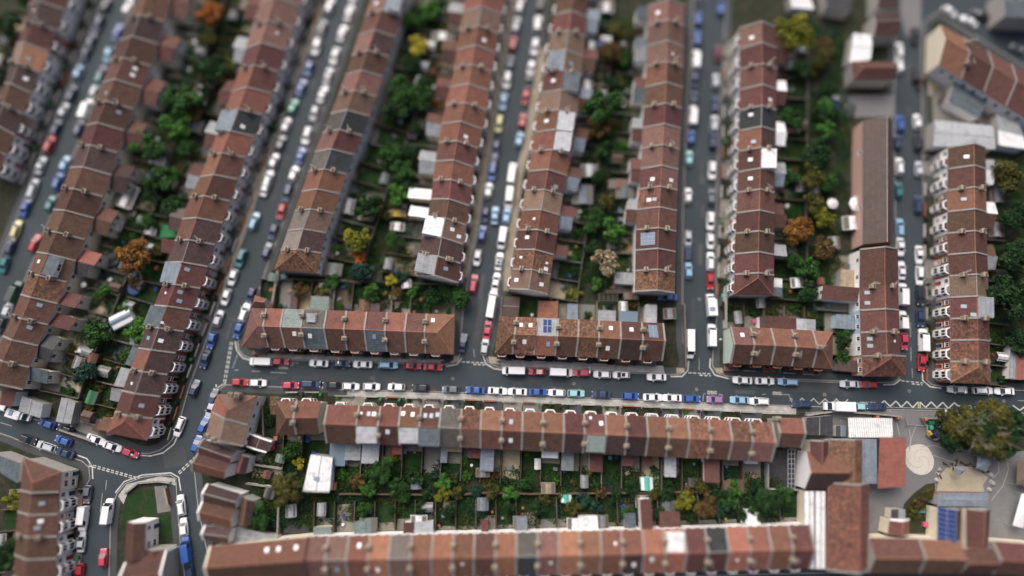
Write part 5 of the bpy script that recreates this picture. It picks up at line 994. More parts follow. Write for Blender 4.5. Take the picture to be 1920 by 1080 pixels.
T_ = [(250,480,4.3,'au','large orange-brown autumn tree between the first and second long terraces'),(183,628,3.3,'mg','green garden tree beside the round table behind first long terrace'),(162,700,2.9,'bl','dark blue-green tree above the green-roofed shed'),
 (1133,493,3.6,'be','pale beige feathery tree behind the fifth long terrace'),(1117,532,1.7,'bg','bright green upright bush below the pale beige feathery tree'),(734,527,1.5,'yl','slender bright yellow conifer in gardens behind left short row'),(737,556,1.2,'be','grey-brown dried conifer just below the yellow conifer'),
 (860,560,2.8,'mg','round green tree beside the third side street pavement'),(680,508,3.2,'bl','blue-green tree below the orange-topped tree'),(672,482,2.0,'or','orange-topped tree behind the third long terrace'),(671,448,3.6,'yg','yellow-green tree behind the lower third long terrace'),(700,552,2.4,'mg','broad green tree above the brown-roofed outhouse'),
 (757,518,1.9,'bl','blue-green tree right of the yellow conifer'),(625,530,1.9,'mg','round green tree beside the white patio table'),(775,548,1.6,'bg','tall bright green climber on the post right of yellow conifer'),(812,560,2.6,'dg','dark green tree below the grey-roofed end house'),(835,548,2.0,'mg','mid green tree left of the round pavement tree'),
 (720,882,3.1,'mg','bushy green tree behind the third house of the long row'),(549,846,2.6,'mg','green tree with yellow skirt behind the semi-detached houses'),(560,868,1.5,'yl','small yellow shrub tree under the green tree behind semi-detached houses'),(537,920,3.6,'ol','olive tree left of the large white workshop'),
 (1440,938,3.3,'dg','big dark green tree near the white school strip roofs'),(1415,958,2.1,'mg','green tree below the big dark green tree'),(1470,928,2.3,'mg','green tree right of the big dark green tree'),(1282,937,2.5,'yg','yellow-green tree behind the long row gardens'),(1322,947,2.9,'bn','brown tree right of the yellow-green tree'),(1365,940,2.2,'mg','green tree between the brown and the big dark green trees'),
 (1579,640,2.2,'dg','dark green tree at right end of right short row'),(1577,668,2.2,'mg','green tree nearest the pavement at right end of right short row'),(1581,622,1.6,'bg','light green tree by chimney at right end of right short row'),
 (783,87,2.9,'yl','round bright yellow tree behind the upper third long terrace'),(393,26,3.2,'or','round orange tree at the top behind the first long terrace'),(1490,60,5.4,'yg','large yellowing tree behind the top of seventh long terrace'),(1500,434,3.9,'au','round orange autumn tree behind the seventh long terrace'),(1545,408,2.8,'yg','yellow tree right of the round orange autumn tree'),
 (1528,290,4.2,'dg','dark green tree midway behind the seventh long terrace'),(1130,205,5.2,'mg','large green tree behind the upper fifth long terrace'),(1120,238,3.4,'bn','brownish tree below the large green tree behind fifth terrace'),(1151,432,2.9,'bg','round bright green tree above the pale beige tree'),(1120,405,2.6,'mg','green tree left of the round bright green tree'),(1145,95,3.2,'bn','brown-green tree near the top behind fifth long terrace'),(1168,110,2.4,'mg','small green tree near the top left of sixth long terrace'),
 (348,190,4.8,'mg','large green tree at top behind the first long terrace'),(335,235,3.8,'bg','bright green tree below the large green tree at upper left'),(300,340,3.6,'mg','green tree in the middle gardens left of the slate house'),(325,385,3.4,'dg','dark green tree behind the middle of second long terrace'),(265,265,3.0,'bg','light green tree beside the cream walls of first long terrace'),(290,285,3.0,'mg','mid green tree right of the light green tree'),(400,130,4.0,'dg','dark green tree behind the pink houses at top left'),(425,120,2.4,'yg','yellowish tree beside the pink houses at top left'),
 (760,170,4.2,'mg','green tree behind the third long terrace below the yellow tree'),(740,210,3.8,'dg','dark green tree nearer the third long terrace at upper middle'),(790,185,3.6,'mg','green tree beside the orange shrub behind fourth long terrace'),(822,193,1.8,'or','small orange shrub tree beside the fourth long terrace'),(735,290,3.4,'mg','green tree halfway between third and fourth long terraces'),(690,385,3.6,'dg','dark green tree above the yellow-green tree'),(745,365,3.0,'bg','bright green tree left of the white extension'),(805,20,3.2,'bg','bright green tree at the top edge behind fourth long terrace'),(770,40,3.0,'mg','green tree at the top edge left of bright green one'),
 (1900,560,5.6,'dg','very large dark green tree at the right edge'),(1903,480,4.4,'dg','dark green tree above the very large dark tree at right edge'),(1900,405,4.0,'dg','dark tree at the right edge beside the upper ninth terrace'),(1880,330,4.2,'ol','olive tree at the right edge under the white store'),(1908,640,3.0,'dg','dark green tree at right edge near the low red roof'),
 (1480,225,3.2,'mg','green tree beside the pink patio behind seventh long terrace'),(1545,200,2.4,'bg','bright green tree left of the grey yard'),(1520,330,3.6,'ol','olive tree below the dark tree behind seventh terrace'),(1480,335,2.6,'mg','green tree behind the house with the white dormer'),(1490,490,2.6,'mg','green tree below the round orange autumn tree'),(1560,215,2.2,'dg','dark tree below the grey yard'),(1500,130,3.0,'dg','dark green tree under the large yellowing tree'),(1540,110,3.2,'ol','olive tree right of the large yellowing tree'),
 (25,938,2.2,'yg','yellow-green tree behind the cream corner house at bottom left'),(10,1040,3.6,'dg','dark tree in the bottom left corner'),(490,970,3.0,'mg','green tree beside the brown back wing at lower left'),(20,45,3.4,'dg','dark green tree in the top left corner'),(195,545,1.9,'bg','bright green trellis bush behind the first long terrace'),
 (1740,925,1.6,'ol','olive shrub tree in the curved school planting bed'),(1725,945,1.5,'bn','brown shrub tree in the curved school planting bed'),(1713,960,1.4,'ol','lowest olive shrub in the curved school planting bed'),(690,915,2.0,'mg','green tree right of the terracotta pot corner by the workshop'),(660,900,1.6,'dg','dark green tree in the yard right of the workshop'),(780,900,1.8,'dg','dark tree near the white satellite dish behind the long row'),(745,915,2.2,'mg','light green tree at the foot of the bushy green tree'),(830,925,1.9,'yg','yellow-green tree at the end of the long lawns'),(858,925,1.7,'ol','olive tree right of the yellow-green tree at lawn end')]
for x, y, r, m, l in T_: tree(x, y, r, m, l)
_t = random.Random(77)
for a, b, n, j, ref in (((395,40),(215,700),13,26,'up the garden strip between first and second long terraces'),((812,10),(715,470),11,24,'up the garden strip between third and fourth long terraces'),((1152,40),(1120,480),10,20,'up the garden strip between fifth and sixth long terraces'),((1535,70),(1525,560),12,30,'up the garden strip behind the seventh long terrace'),((648,918),(1430,925),24,16,'along the back lane below the long row'),((650,958),(1430,962),14,10,'along the gardens above the blurred bottom row'),((545,545),(850,560),7,16,'along the gardens behind left short row')):
    for k in range(n):
        t_ = (k+.5)/n if 'along' in ref else 1-(k+.5)/n; x, y = a[0]+(b[0]-a[0])*t_+(_t.uniform(-j,j) if 'up' in ref else _t.uniform(-8,8)), a[1]+(b[1]-a[1])*t_+(_t.uniform(-j,j) if 'along' in ref else _t.uniform(-8,8))
        m = _t.choice(['dg','dg','dg','mg','mg','bl','ol','bn','bg']); r_ = _t.uniform(1.2,2.1) if 'along' in ref else _t.uniform(1.6,3.0)
        tree(x, y, r_, m, '%s tree, %s %s' % (LNAME[m], ORD[k], ref))
# the big dark tree by the school: wide crown with pale bare branches showing through
def big_tree():
    p = G(1845, 805, 6); rt = thing('playground_tree', 'huge spreading olive and dark green tree between the school playground and road', 'tree', (p.x, p.y, .1))
    tm = MB(); tm.cyl(0,0,0,3.5,.55,10,0,.4)
    rng = random.Random(3)
    for k in range(26):
        a = rng.uniform(0, 6.28); e = Vector((math.cos(a)*rng.uniform(3,9), math.sin(a)*rng.uniform(2,5.2), rng.uniform(6.4,8.4))); m_ = e*.5; m_.z = rng.uniform(4.2, 5.5)
        tm.bar((0,0,3.2), m_, .10); tm.bar(m_, e, .06)
        for j in range(3): tm.bar(lerp(m_, e, .5+.15*j), lerp(m_, e, .5+.15*j)+Vector((rng.uniform(-1.6,1.6), rng.uniform(-1.4,1.4), rng.uniform(.4,1.4))), .035)
    ob('trunk', tm.mesh('trunk', [simple('pale_bark', (.20, .18, .13), var=.3)]), rt)
    rng = random.Random(8)
    for (x, y, z, r, m, fl) in ((-6.2,.6,4.6,4.0,'ol',.75),(-2,-1.2,5.2,4.6,'ol',.7),(-1.5,2.8,4.8,3.6,'ol',.75),(2.6,-2.2,5.0,4.4,'ol',.75),(3.2,2.6,5.6,4.3,'ol',.7),(6.4,.2,5.0,4.0,'dg',.75),(7.6,2.4,4.6,2.8,'dg',.8),(-6.5,-2.5,4.0,3.0,'dg',.8),(5.5,-3.5,4.2,3.2,'dg',.8),(.5,.5,6.0,3.6,'dg',.6),(-7.6,1.2,3.4,1.8,'dg',.8)):
        ob('crown', crown(rng.randrange(4), 3600 if r > 3.5 else 2400, .10, m), rt, (x, y, z), rng.uniform(0, 6), None, (r, r*.92, r*fl))
big_tree()

# ------------------------------------------------------------------ garden things
def shed_mesh(w_, l_, h, wm, rm, glass=False):
    a = MB(); a.box(-w_/2, w_/2, -l_/2, l_/2, 0, h); a.hexa([(-w_/2,-l_/2,h),(w_/2,-l_/2,h),(w_/2,l_/2,h),(-w_/2,l_/2,h)], [(-.01,-l_/2,h+.5),(.01,-l_/2,h+.5),(.01,l_/2,h+.5),(-.01,l_/2,h+.5)])
    b = MB(); o = .14
    for s in (-1, 1):
        p = [(s*(w_/2+o),-l_/2-o,h-.12+.02),(s*(w_/2+o),l_/2+o,h-.12+.02),(0,l_/2+o,h+.54),(0,-l_/2-o,h+.54)]
        if s < 0: p.reverse()
        b.face(p, 0, [(q[1], q[0]) for q in p]); b.face([(q[0],q[1],q[2]-.05) for q in reversed(p)], 0)
    d = MB(); d.box(-.4, .4, -l_/2-.05, -l_/2-.005, 0, 1.85)
    return a.mesh('wall', [M[wm]]), b.mesh('roof', [TILE[rm] if rm in TILE else M[rm]]), d.mesh('door', [M['woodg'] if not glass else M['trim']])
SHEDS = {}
def shed(xy, rot, w_, l_, h, wm, rm, label, name='garden_shed', cat='shed', group='garden sheds'):
    k = (round(w_,1), round(l_,1), h, wm, rm)
    if k not in SHEDS: SHEDS[k] = shed_mesh(*k)
    rt = thing(name, label, cat, (xy[0], xy[1], .1), rot, group)
    for nm, me in zip(('wall','roof','door'), SHEDS[k]): ob(nm, me, rt)
    return rt
FENCE = {}
def fence(a, b, label, m='wood', h=1.7, name='garden_fence', cat='fence', group='garden fences', th=.07, z=.1):
    a, b = Vector((a[0], a[1], 0)), Vector((b[0], b[1], 0)); L = (b-a).length
    if L < .5: return
    dg = math.atan2(b.y-a.y, b.x-a.x); c = (a+b)/2; rt = thing(name, label, cat, (c.x, c.y, z), dg, group)
    mb = MB()
    mb.box(-L/2, L/2, -th/2, th/2, .05, h-.08); mb.box(-L/2, L/2, -th/2-.04, th/2+.04, h-.08, h)
    ob('panel', mb.mesh('panel', [M[m]]), rt)
    if name == 'garden_fence':
        n = max(1, int(L/2.2)); key = (round(h,1), m)
        if key not in FENCE:
            q = MB(); q.box(-.06, .06, -.10, .10, 0, h+.12); FENCE[key] = q.mesh('post', [M[m]])
        for i in range(n+1): ob('post', FENCE[key], rt, (-L/2+.06+(L-.12)*i/n, 0, 0))
    return rt
def flat_patch(pts, z, m, name, kind='structure'):
    mb = MB(); mb.poly(pts, z); return struct(ob(name, mb.mesh(name, [M[m]])), kind)
def gen(mesh_parts, name, label, cat, px, py, deg=0, z=.13, group=None, xy=None):
    p = Vector((xy[0], xy[1], 0)) if xy else G(px, py, .5); rt = thing(name, label, cat, (p.x, p.y, z), math.radians(deg), group)
    for nm, me in mesh_parts: ob(nm, me, rt)
    return rt
def mk(name, mats, fn):
    mb = MB(); fn(mb); return (name, mb.mesh(name, [M[x] for x in mats]))
def trampoline(px, py, r, label, c='blue'):
    def ring(mb):
        n = 24
        for i in range(n):
            a, b = 2*PI*i/n, 2*PI*(i+1)/n; f = lambda t, q, z: (math.cos(t)*q, math.sin(t)*q, z)
            mb.face([f(a,r*.80,.92), f(a,r,.92), f(b,r,.92), f(b,r*.80,.92)]); mb.face([f(a,r,.86), f(b,r,.86), f(b,r,.92), f(a,r,.92)])
    parts = [mk('safety_pad', [c], ring), mk('mat', ['black'] if c != 'blue' else ['door'], lambda mb: mb.cyl(0,0,.86,.89,r*.81,24))]
    rt = gen(parts, 'trampoline', label, 'trampoline', px, py)
    lg = MB(); lg.bar((0,0,0), (0,0,.9), .03); lm = lg.mesh('leg', [M['steel']])
    for k in range(6): ob('leg', lm, rt, (math.cos(k*1.047)*r*.95, math.sin(k*1.047)*r*.95, 0))
def table_set(px, py, label, c='plwhite', r=.6, n=4, cc=None):
    rt = gen([mk('table_top', [c], lambda mb: mb.cyl(0,0,.70,.74,r,16)), mk('table_leg', [c], lambda mb: mb.cyl(0,0,0,.70,.06,8,0,.05))], 'garden_table', label, 'table', px, py)
    lab2 = 'garden chair drawn up to the '+label
    for k in range(n):
        a = k*2*PI/n+.4; p = rt.location; q = thing('garden_chair', ' '.join(lab2.split()[:16]), 'chair', (p.x+math.cos(a)*(r+.35), p.y+math.sin(a)*(r+.35), .13), a-PI/2, 'chairs around the '+label)
        s = mk('seat', [cc or c], lambda mb: mb.box(-.24,.24,-.24,.24,.40,.44)); b = mk('backrest', [cc or c], lambda mb: mb.box(-.24,.24,.22,.27,.44,.88)); ob(s[0], s[1], q); ob(b[0], b[1], q)
        lg = mk('leg', [cc or c], lambda mb: mb.box(-.025,.025,-.025,.025,0,.40))[1]
        for x in (-.2, .2):
            for y in (-.2, .2): ob('leg', lg, q, (x, y, 0))
trampoline(255,540,1.75,'round trampoline with blue safety pad behind the second long terrace')
trampoline(214,487,1.5,'round dark trampoline left of the large autumn tree','door'); trampoline(1200,905,.9,'x') if False else None
table_set(153,656,'round stone table on the lawn beside the green garden tree','f_tan' if False else 'plwhite',.75,4); table_set(605,537,'round white table on pale patio behind left short row','plwhite',.7,4,'black'); table_set(253,606,'white table in the yard beside the large conservatory','plwhite',.6,3); table_set(1145,915,'brown table on the patio behind long row','wood',.6,3) if False else None
table_set(1463,585,'small brown table on grass behind right short row','wood',.5,3,'canvas'); table_set(665,908,'small white table near the workshop boundary','plwhite',.5,3); table_set(1112,854,'pink round table on dark patio behind the long row','pink',.5,2); table_set(745,570,'brown wooden table behind left short row under blue tray','wood',.7,3)
def sp(px, py): return gp(px, py, 2.2)
S_ = [(252,519,25,2.6,2.2,'f_grey','grey-roofed timber shed above the blue trampoline'),(227,598,-62,3.4,5.2,'f_glass','large glazed conservatory shed between first and second long terraces'),(171,745,-15,2.2,2.9,'green','green-roofed shed below the blue-green tree'),(173,671,-15,2.0,2.2,'or','terracotta-roofed shed beside the garden fence'),(146,680,-15,2.4,2.6,'f_grey','grey shed with white bench behind first long terrace'),(1184,555,0,3.6,1.6,'rd','long dark red lean-to shed behind middle short row'),(1169,577,0,1.9,2.8,'f_rib','white flat shed behind the middle short row'),(1256,588,2,2.8,2.4,'f_grey','pale grey shed by the fourth side street boundary'),(1463,545,0,1.6,1.6,'x','x'),
 (1495,530,2,2.8,2.2,'f_white','white-roofed square shed behind seventh long terrace'),(1540,527,0,1.6,1.5,'or','small terracotta-roofed shed behind seventh long terrace'),(1427,567,0,1.9,2.4,'f_grey','grey shed behind the hipped red end house'),(512,520,-8,2.3,1.7,'f_green','green-grey shed beside the second side street wall'),(683,572,0,2.4,2.6,'mo','brown-roofed outhouse behind the left short row'),(625,505,-6,4.0,2.8,'f_green','large flat green-grey shed beside the hipped mottled house'),(762,532,5,2.0,1.9,'f_white','white-topped shed under the blue-green tree'),
 (1376,913,2,4.6,2.8,'mo','mottled tile-roofed garden building at the right end of long row'),(1213,907,0,2.7,2.8,'f_teal','turquoise and white glazed summerhouse behind the long row'),(1096,903,0,1.6,2.6,'f_grey','ribbed grey shed at garden end behind the long row'),(905,886,0,3.0,1.8,'plgrey','dark grey storage shed by the lawns behind long row') ,(780,907,0,2.2,2.2,'f_blue','navy-sided garden shed behind the long row'),(1028,915,0,3.0,2.2,'f_tan','tan flat shed at garden end behind the long row'),(1008,870,0,1.2,2.2,'f_white','narrow white shed behind the long row'),
 (1345,585,90,1,1,'x','x'),(1385,595,3,1.6,2.8,'f_grey','long pale grey shed behind the first house of right short row'),(1535,577,90,2.4,6,'x','x'),(232,500,-15,2.0,2.0,'f_grey','x'),(1300,905,0,2.0,1.9,'f_dark','dark felt shed behind the long row right part'),(1193,955,0,2.8,6.2,'x','x'),(610,955,0,1.6,3,'x','x'),(1205,940,0,3,2.6,'f_grey','grey shed below the turquoise summerhouse'),(1255,952,0,3,3,'f_slate','slate shed left of the yellow-green tree'),(1078,985,0,3.4,3,'f_white','white shed behind the blurred bottom row'),(975,980,0,3,2.6,'f_blue','blue-grey shed behind the blurred bottom row'),(690,985,0,3.8,3,'f_green','pale green shed behind the left of the blurred bottom row'),(785,980,0,3.6,3,'f_white','white-topped shed in the left of the blurred bottom row gardens'),(905,945,0,2.4,2.6,'f_blue','blue shed in the middle gardens above the blurred bottom row'),(1402,968,0,2.8,3,'f_white','white shed below the big dark green tree'),(1130,978,0,2.4,2.6,'plgrey','dark grey shed behind the right of blurred bottom row'),(1062,935,0,2.2,1.6,'f_teal','turquoise shed beside the back lane behind the long row'),
 (375,178,-15,3.4,4.6,'f_white','white flat-roofed garden studio behind the pink houses'),(240,105,-18,4.2,4,'f_tan','x'),(225,370,-15,4.4,4.8,'f_white','x'),(237,368,-18,4.2,5.6,'f_rib','large white-roofed outbuilding behind the middle first long terrace'),(282,430,-12,2.6,2.4,'f_rib','white ribbed shed left of the green tarpaulin'),(220,422,-15,2,2.4,'f_white','pale shed behind the cream houses of first long terrace'),(295,298,-15,3.6,2.6,'f_silver','silver shed beside the mid green tree'),(365,235,-18,3.8,3,'f_blue','blue-grey shed behind the second long terrace upper part'),(300,95,-15,4.6,3,'f_grey','grey flat outbuilding near the round orange tree'),
 (653,387,-8,2.8,3.6,'f_silver','pale turquoise-edged shed behind the third long terrace'),(688,403,-8,3.2,2.6,'f_tan','tan-roofed shed right of the pale turquoise-edged shed'),(830,68,-8,5.4,2.0,'f_rib','long white shed behind the upper fourth long terrace'),(745,400,0,4,1.4,'yellow','long yellow-roofed store behind the fourth long terrace'),(745,425,-5,3.2,1.9,'f_white','white low shed under the yellow-roofed store'),(770,345,-5,6,2.6,'f_rib','x'),
 (1101,163,0,2.2,3.6,'f_white','bright white shed behind the upper fifth long terrace'),(1137,14,0,3.6,2.6,'f_white','white shed at the top between fifth and sixth terraces'),(1128,82,0,2.4,1.3,'blue','blue covered store between fifth and sixth terraces'),(1110,84,0,1.2,2,'f_white','white cabinet shed left of the blue store'),(1092,365,0,5,4.6,'f_blue','large blue-grey garden building behind the fifth long terrace'),(1160,345,0,5,2.2,'pk','pale pink-roofed building beside the white wall of sixth terrace'),(1172,362,0,4.6,2.6,'f_slate','slate-roofed building beside the white wall of sixth terrace'),(1105,320,0,4,3,'f_silver','silver shed behind the fifth long terrace'),
 (1475,80,0,2,3.4,'f_teal','x'),(1485,120,0,3.6,2.4,'f_blue','blue-grey shed behind the upper seventh long terrace'),(1600,385,0,3.6,3.6,'f_white','x'),(1598,418,0,4.4,3.2,'f_white','white shed beside the brick wall of the long hall'),(1565,455,0,2.6,2.8,'f_grey','grey shed right of the round orange autumn tree'),(1570,195,0,1,1,'x','x'),(1480,240,0,5.4,2.4,'pk','pink-roofed garden building behind seventh long terrace'),(1528,350,0,2.2,3.2,'f_silver','pale blue shed behind the seventh long terrace'),(1868,430,0,3.6,3.4,'f_grey','grey shed behind the ninth long terrace'),(1869,360,0,3,5,'f_grey','long grey shed behind the upper ninth long terrace')]
for x, y, dg, a, b, rm, lab in S_:
    if lab == 'x': continue
    xy = sp(x, y)
    if rm == 'green': pass
    shed(xy, math.radians(dg), a, b, 2.0, 'wood' if rm in ('f_grey','or','mo','plgrey','f_dark') else ('trim' if rm in ('f_glass','f_teal') else 'woodg'), rm, lab)
# smaller bright things
def canopy(px, py, r, label, c='trim'):
    gen([mk('canopy', [c], lambda mb: mb.hexa([(math.cos(k*.785)*r, math.sin(k*.785)*r, 2.0) for k in range(8)], [(math.cos(k*.785)*.03, math.sin(k*.785)*.03, 2.55) for k in range(8)])), mk('pole', ['steel'], lambda mb: mb.cyl(0,0,0,2.5,.03,8)), mk('base', ['black'], lambda mb: mb.cyl(0,0,0,.1,.28,12))], 'parasol', label, 'parasol', px, py)
canopy(1601,386,2.1,'white round parasol beside the brick wall of the long hall','plwhite'); canopy(1555,385,1.4,'small white parasol left of the white round parasol','plwhite'); canopy(489,533,1.0,'x') if False else None
canopy(165,536,.75,'small white parasol on dark patio behind the first long terrace','plwhite')
canopy(1160,918,.8,'x') if False else None
def slab_item(px, py, w_, l_, h, c, label, name, cat, deg=0, c2=None):
    b = mk('base', [c2 or c], lambda mb: mb.box(-w_/2,w_/2,-l_/2,l_/2,0,h*.75)); t = mk('cover', [c], lambda mb: mb.hexa([(-w_/2-.05,-l_/2-.05,h*.75),(w_/2+.05,-l_/2-.05,h*.75),(w_/2+.05,l_/2+.05,h*.75),(-w_/2-.05,l_/2+.05,h*.75)], [(-w_/2+.1,-l_/2+.1,h),(w_/2-.1,-l_/2+.1,h),(w_/2-.1,l_/2-.1,h),(-w_/2+.1,l_/2-.1,h)]))
    gen([b, t], name, label, cat, px, py, deg)
for a in ((759,845,.9,1.5,.7,'lblue','light blue covered playhouse box behind the long row','storage_box','storage box'),(1288,911,.7,1.1,.5,'lblue','light blue paddling tub on dark patio behind long row','paddling_tub','tub'),(1146,858,1.3,.9,.9,'lblue','left light blue covered lounger behind the long row','covered_lounger','lounger'),(1156,858,.9,.9,.9,'blue','right blue covered lounger behind the long row','covered_lounger','lounger'),
          (738,855,1.9,2.2,.5,'red','red climbing toy behind third house of long row','climbing_toy','climbing toy'),(645,538,1.0,.7,.6,'blue','blue plastic slide tub on the timber deck','slide_tub','tub'),(655,577,1.2,.9,.8,'door','navy covered barbecue on the timber deck','barbecue','barbecue'),(533,519,1.6,1.1,.8,'lblue','light blue covered bench by the hipped mottled house','covered_bench','bench'),(752,570,1.0,.6,.3,'x','x','x','x'),(1257,935,1.3,1.5,1.0,'blue','bright blue covered store above the grey shed','covered_store','storage box'),(1300,490,1,1,1,'x','x','x','x'),
          (628,912,.9,1.7,.9,'terra','terracotta planter box right of the workshop','planter_box','planter'),(782,905,1.0,1.0,.6,'x','x','x','x'),(955,878,1.4,.9,.5,'f_green','green-grey garden bench on sandy patio behind long row','garden_bench','bench'),(700,835,1,1,1,'x','x','x','x'),(1600,500,2.2,1.4,.7,'lblue','blue tarpaulin heap beside the white back wall of eighth terrace','tarpaulin_heap','tarpaulin'),(322,436,4.6,3.4,1.6,'green','big green tarpaulin cover behind the second long terrace','tarpaulin_cover','tarpaulin'),(355,18,3.4,2.6,.6,'lblue','blue swimming pool cover at the top left gardens','pool_cover','pool'),
          (1413,603,.9,.9,1.0,'pink','pink playhouse box behind the right short row','play_box','play box'),(1360,555,1.6,1.0,.6,'f_teal','turquoise covered heap behind the hipped red end house','covered_heap','tarpaulin'),(620,795,1,1,1,'x','x','x','x'),(577,825,1.0,1.1,.5,'blue','blue tub in the dark yard beside the glazed extension','garden_tub','tub'),(513,838,.8,1.3,1.0,'red','red oil tank beside the dark red garage','oil_tank','tank'),(518,822,1.0,1.0,.9,'or' if False else 'terra','terracotta planter beside the dark red garage','planter_box','planter'),
          (205,620,1.0,.9,.7,'lblue','light blue water butt beside the large conservatory','water_butt','tub') ,(1630,622,1,1,1,'x','x','x','x'),(905,838,.7,1.5,1.4,'f_green','narrow grey-green store behind the ninth house of long row','garden_store','storage box'),(540,850,1,1,1,'x','x','x','x')):
    if a[6] != 'x': slab_item(*a)
# school playground
SCH = [(1510,772),(1662,769),(1786,773),(1925,778),(2100,782),(2100,1062),(1530,1070),(1508,1060),(1506,840)]
flat_patch([gp(*p) for p in SCH], .135, 'play', 'playground')
flat_patch([gp(*p) for p in [(1438,842),(1508,842),(1500,915),(1438,915)]], .140, 'f_dark', 'yard_surface')
mb = MB(); cx, cy = gp(1724, 863); n = 60
pts = []
for i in range(n):
    a = 2*PI*i/n; r = 3.3+(.45 if 0 else 0)+.55*max(0, math.cos(a-2.6))**3*1.2+.45*max(0, math.cos(a-1.2))**6
    pts.append((cx+math.cos(a)*r, cy+math.sin(a)*r))
mb.poly(pts, .141)
for arm in range(3):
    P = [(cx+math.cos(arm*2.09-t*3.4)*(.15+2.9*t), cy+math.sin(arm*2.09-t*3.4)*(.15+2.9*t)) for t in [i/30 for i in range(31)]]
    ribbon(mb, P, .16, .147+.002*arm, 1)
struct(ob('spiral_paving', mb.mesh('spiral_paving', [M['spiral'], M['spiral2']])))
mb = MB()
for q in ([(1704,805),(1707,822),(1703,848)], [(1680,790),(1686,816)], [(1745,852),(1790,868),(1800,874)], [(1716,800),(1708,822),(1705,845)], [(1888,866),(1890,880),(1880,910),(1858,938)], [(1872,862),(1872,885),(1860,897)], [(1724,838),(1752,835),(1770,842)]):
    ribbon(mb, [gp(*p) for p in q], .16, .142)
struct(ob('playground_markings', mb.mesh('playground_markings', [M['kerb']])))
flat_patch([gp(*p) for p in [(1756,920),(1760,892),(1775,876),(1800,873),(1830,878),(1852,895),(1842,910),(1845,922)]], .142, 'sand', 'sand_play_area')
flat_patch([gp(*p) for p in [(1775,842),(1800,846),(1832,850),(1832,875),(1800,870),(1775,865)]], .139, 'yard', 'path')
flat_patch([gp(*p) for p in [(1690,965),(1694,945),(1712,925),(1735,908),(1752,905),(1752,925),(1745,965),(1738,1000),(1705,1000)]], .138, 'lawno', 'planting_bed')
flat_patch([gp(*p) for p in [(1770,790),(1790,782),(1920,785),(1920,845),(1870,850),(1800,842),(1770,826)]], .143, 'soil', 'planting_bed')
rng = random.Random(21)
for k in range(9):
    x, y = 1762+k*10.5+rng.uniform(-3,3), 874+rng.uniform(-6,6)+ (14 if k in (0,8) else 0)
    p = G(x, y); mb = MB(); d = rng.uniform(0,3.14); mb.bar((-.9,0,.2), (.9,0,.25), .12); mb.bar((.2,0,.25), (.7,.5,.3), .08)
    tag(ob('driftwood_log', mb.mesh('driftwood_log', [M['trunk']]), None, (p.x,p.y,.14), d), '%s dark log from left along the sand play area edge' % ORD[k], 'log', 'logs round the sand play area')
for k, (x, y, r) in enumerate(((1757,888,.5),(1755,900,.6),(1761,880,.45),(1856,890,.7),(1858,905,.8),(1854,918,.6))):
    p = G(x, y); mb = MB(); rr = random.Random(k); mb.hexa([(math.cos(t)*r*rr.uniform(.8,1.1), math.sin(t)*r, 0) for t in [i*.9 for i in range(7)]], [(math.cos(t)*r*.6, math.sin(t)*r*.55, r*.8) for t in [i*.9 for i in range(7)]])
    tag(ob('boulder', mb.mesh('boulder', [M['kerb']]), None, (p.x,p.y,.13)), '%s pale boulder of the sand play area, counted from the left rim downwards' % ORD[k], 'boulder', 'boulders round the sand play area')
def tarp(px4, z, m, label, name='shade_sail'):
    P = [gp(*p, z) for p in px4]; c = (sum(p[0] for p in P)/len(P), sum(p[1] for p in P)/len(P)); rt = thing(name, label, 'canopy', (c[0], c[1], .13))
    if sum(P[i-1][0]*P[i][1]-P[i][0]*P[i-1][1] for i in range(len(P))) < 0: P.reverse()
    mb = MB(); n = len(P)
    for i in range(n):
        a, b = P[i], P[(i+1) % n]; mb.face([(a[0]-c[0],a[1]-c[1],z),(b[0]-c[0],b[1]-c[1],z),(0,0,z+.7)]); mb.face([(b[0]-c[0],b[1]-c[1],z-.03),(a[0]-c[0],a[1]-c[1],z-.03),(0,0,z+.67)])
    ob('sail', mb.mesh('sail', [M[m]]), rt); pm = MB(); pm.cyl(0,0,0,z,.06,8); pm = pm.mesh('post', [M['steel']])
    for p in P: ob('post', pm, rt, (p[0]-c[0], p[1]-c[1], 0))
tarp([(1788,875),(1812,880),(1796,893)], 2.6, 'f_blue', 'small blue-grey triangular shade sail over the sand play area')
tarp([(1832,855),(1852,852),(1858,870),(1848,884),(1830,878)], 2.4, 'f_blue', 'larger blue-grey shade sail right of the sand play area')
tarp([(1907,865),(1925,858),(1950,900),(1935,915),(1905,908)], 2.6, 'canvas', 'brown pointed tent canopy at the right edge of playground', 'tent')
tarp([(1915,925),(1935,928),(1918,990),(1898,985)], 2.6, 'plwhite', 'long white awning canopy at right edge below the brown tent', 'awning')
def canopy_roof(px4, z, m, label, slope=.3, nm='school_canopy', kerbtop=None):
    P = [gp(*p, z) for p in px4]; c = (sum(p[0] for p in P)/4, sum(p[1] for p in P)/4)
    d = math.atan2(P[1][1]-P[0][1], P[1][0]-P[0][0]); rt = thing(nm, label, 'canopy', (c[0], c[1], .13), d, 'school canopies'); R2 = Matrix.Rotation(-d, 2)
    q = [R2 @ Vector((p[0]-c[0], p[1]-c[1])) for p in P]; zs = [z, z+slope, z+slope, z]
    if (q[1]-q[0]).cross(q[2]-q[1]) < 0: q.reverse(); zs = [z, z+slope, z+slope, z]
    mb = MB(); mb.hexa([(v.x,v.y,h-.1) for v, h in zip(q, zs)], [(v.x,v.y,h) for v, h in zip(q, zs)]); ob('roof', mb.mesh('roof', [TILE[m] if m in TILE else M[m]]), rt)
    pm = MB(); pm.box(-.07,.07,-.07,.07,0,z-.1); pm = pm.mesh('post', [M['steel']])
    for v in q: ob('post', pm, rt, (v.x*.93, v.y*.93, 0))
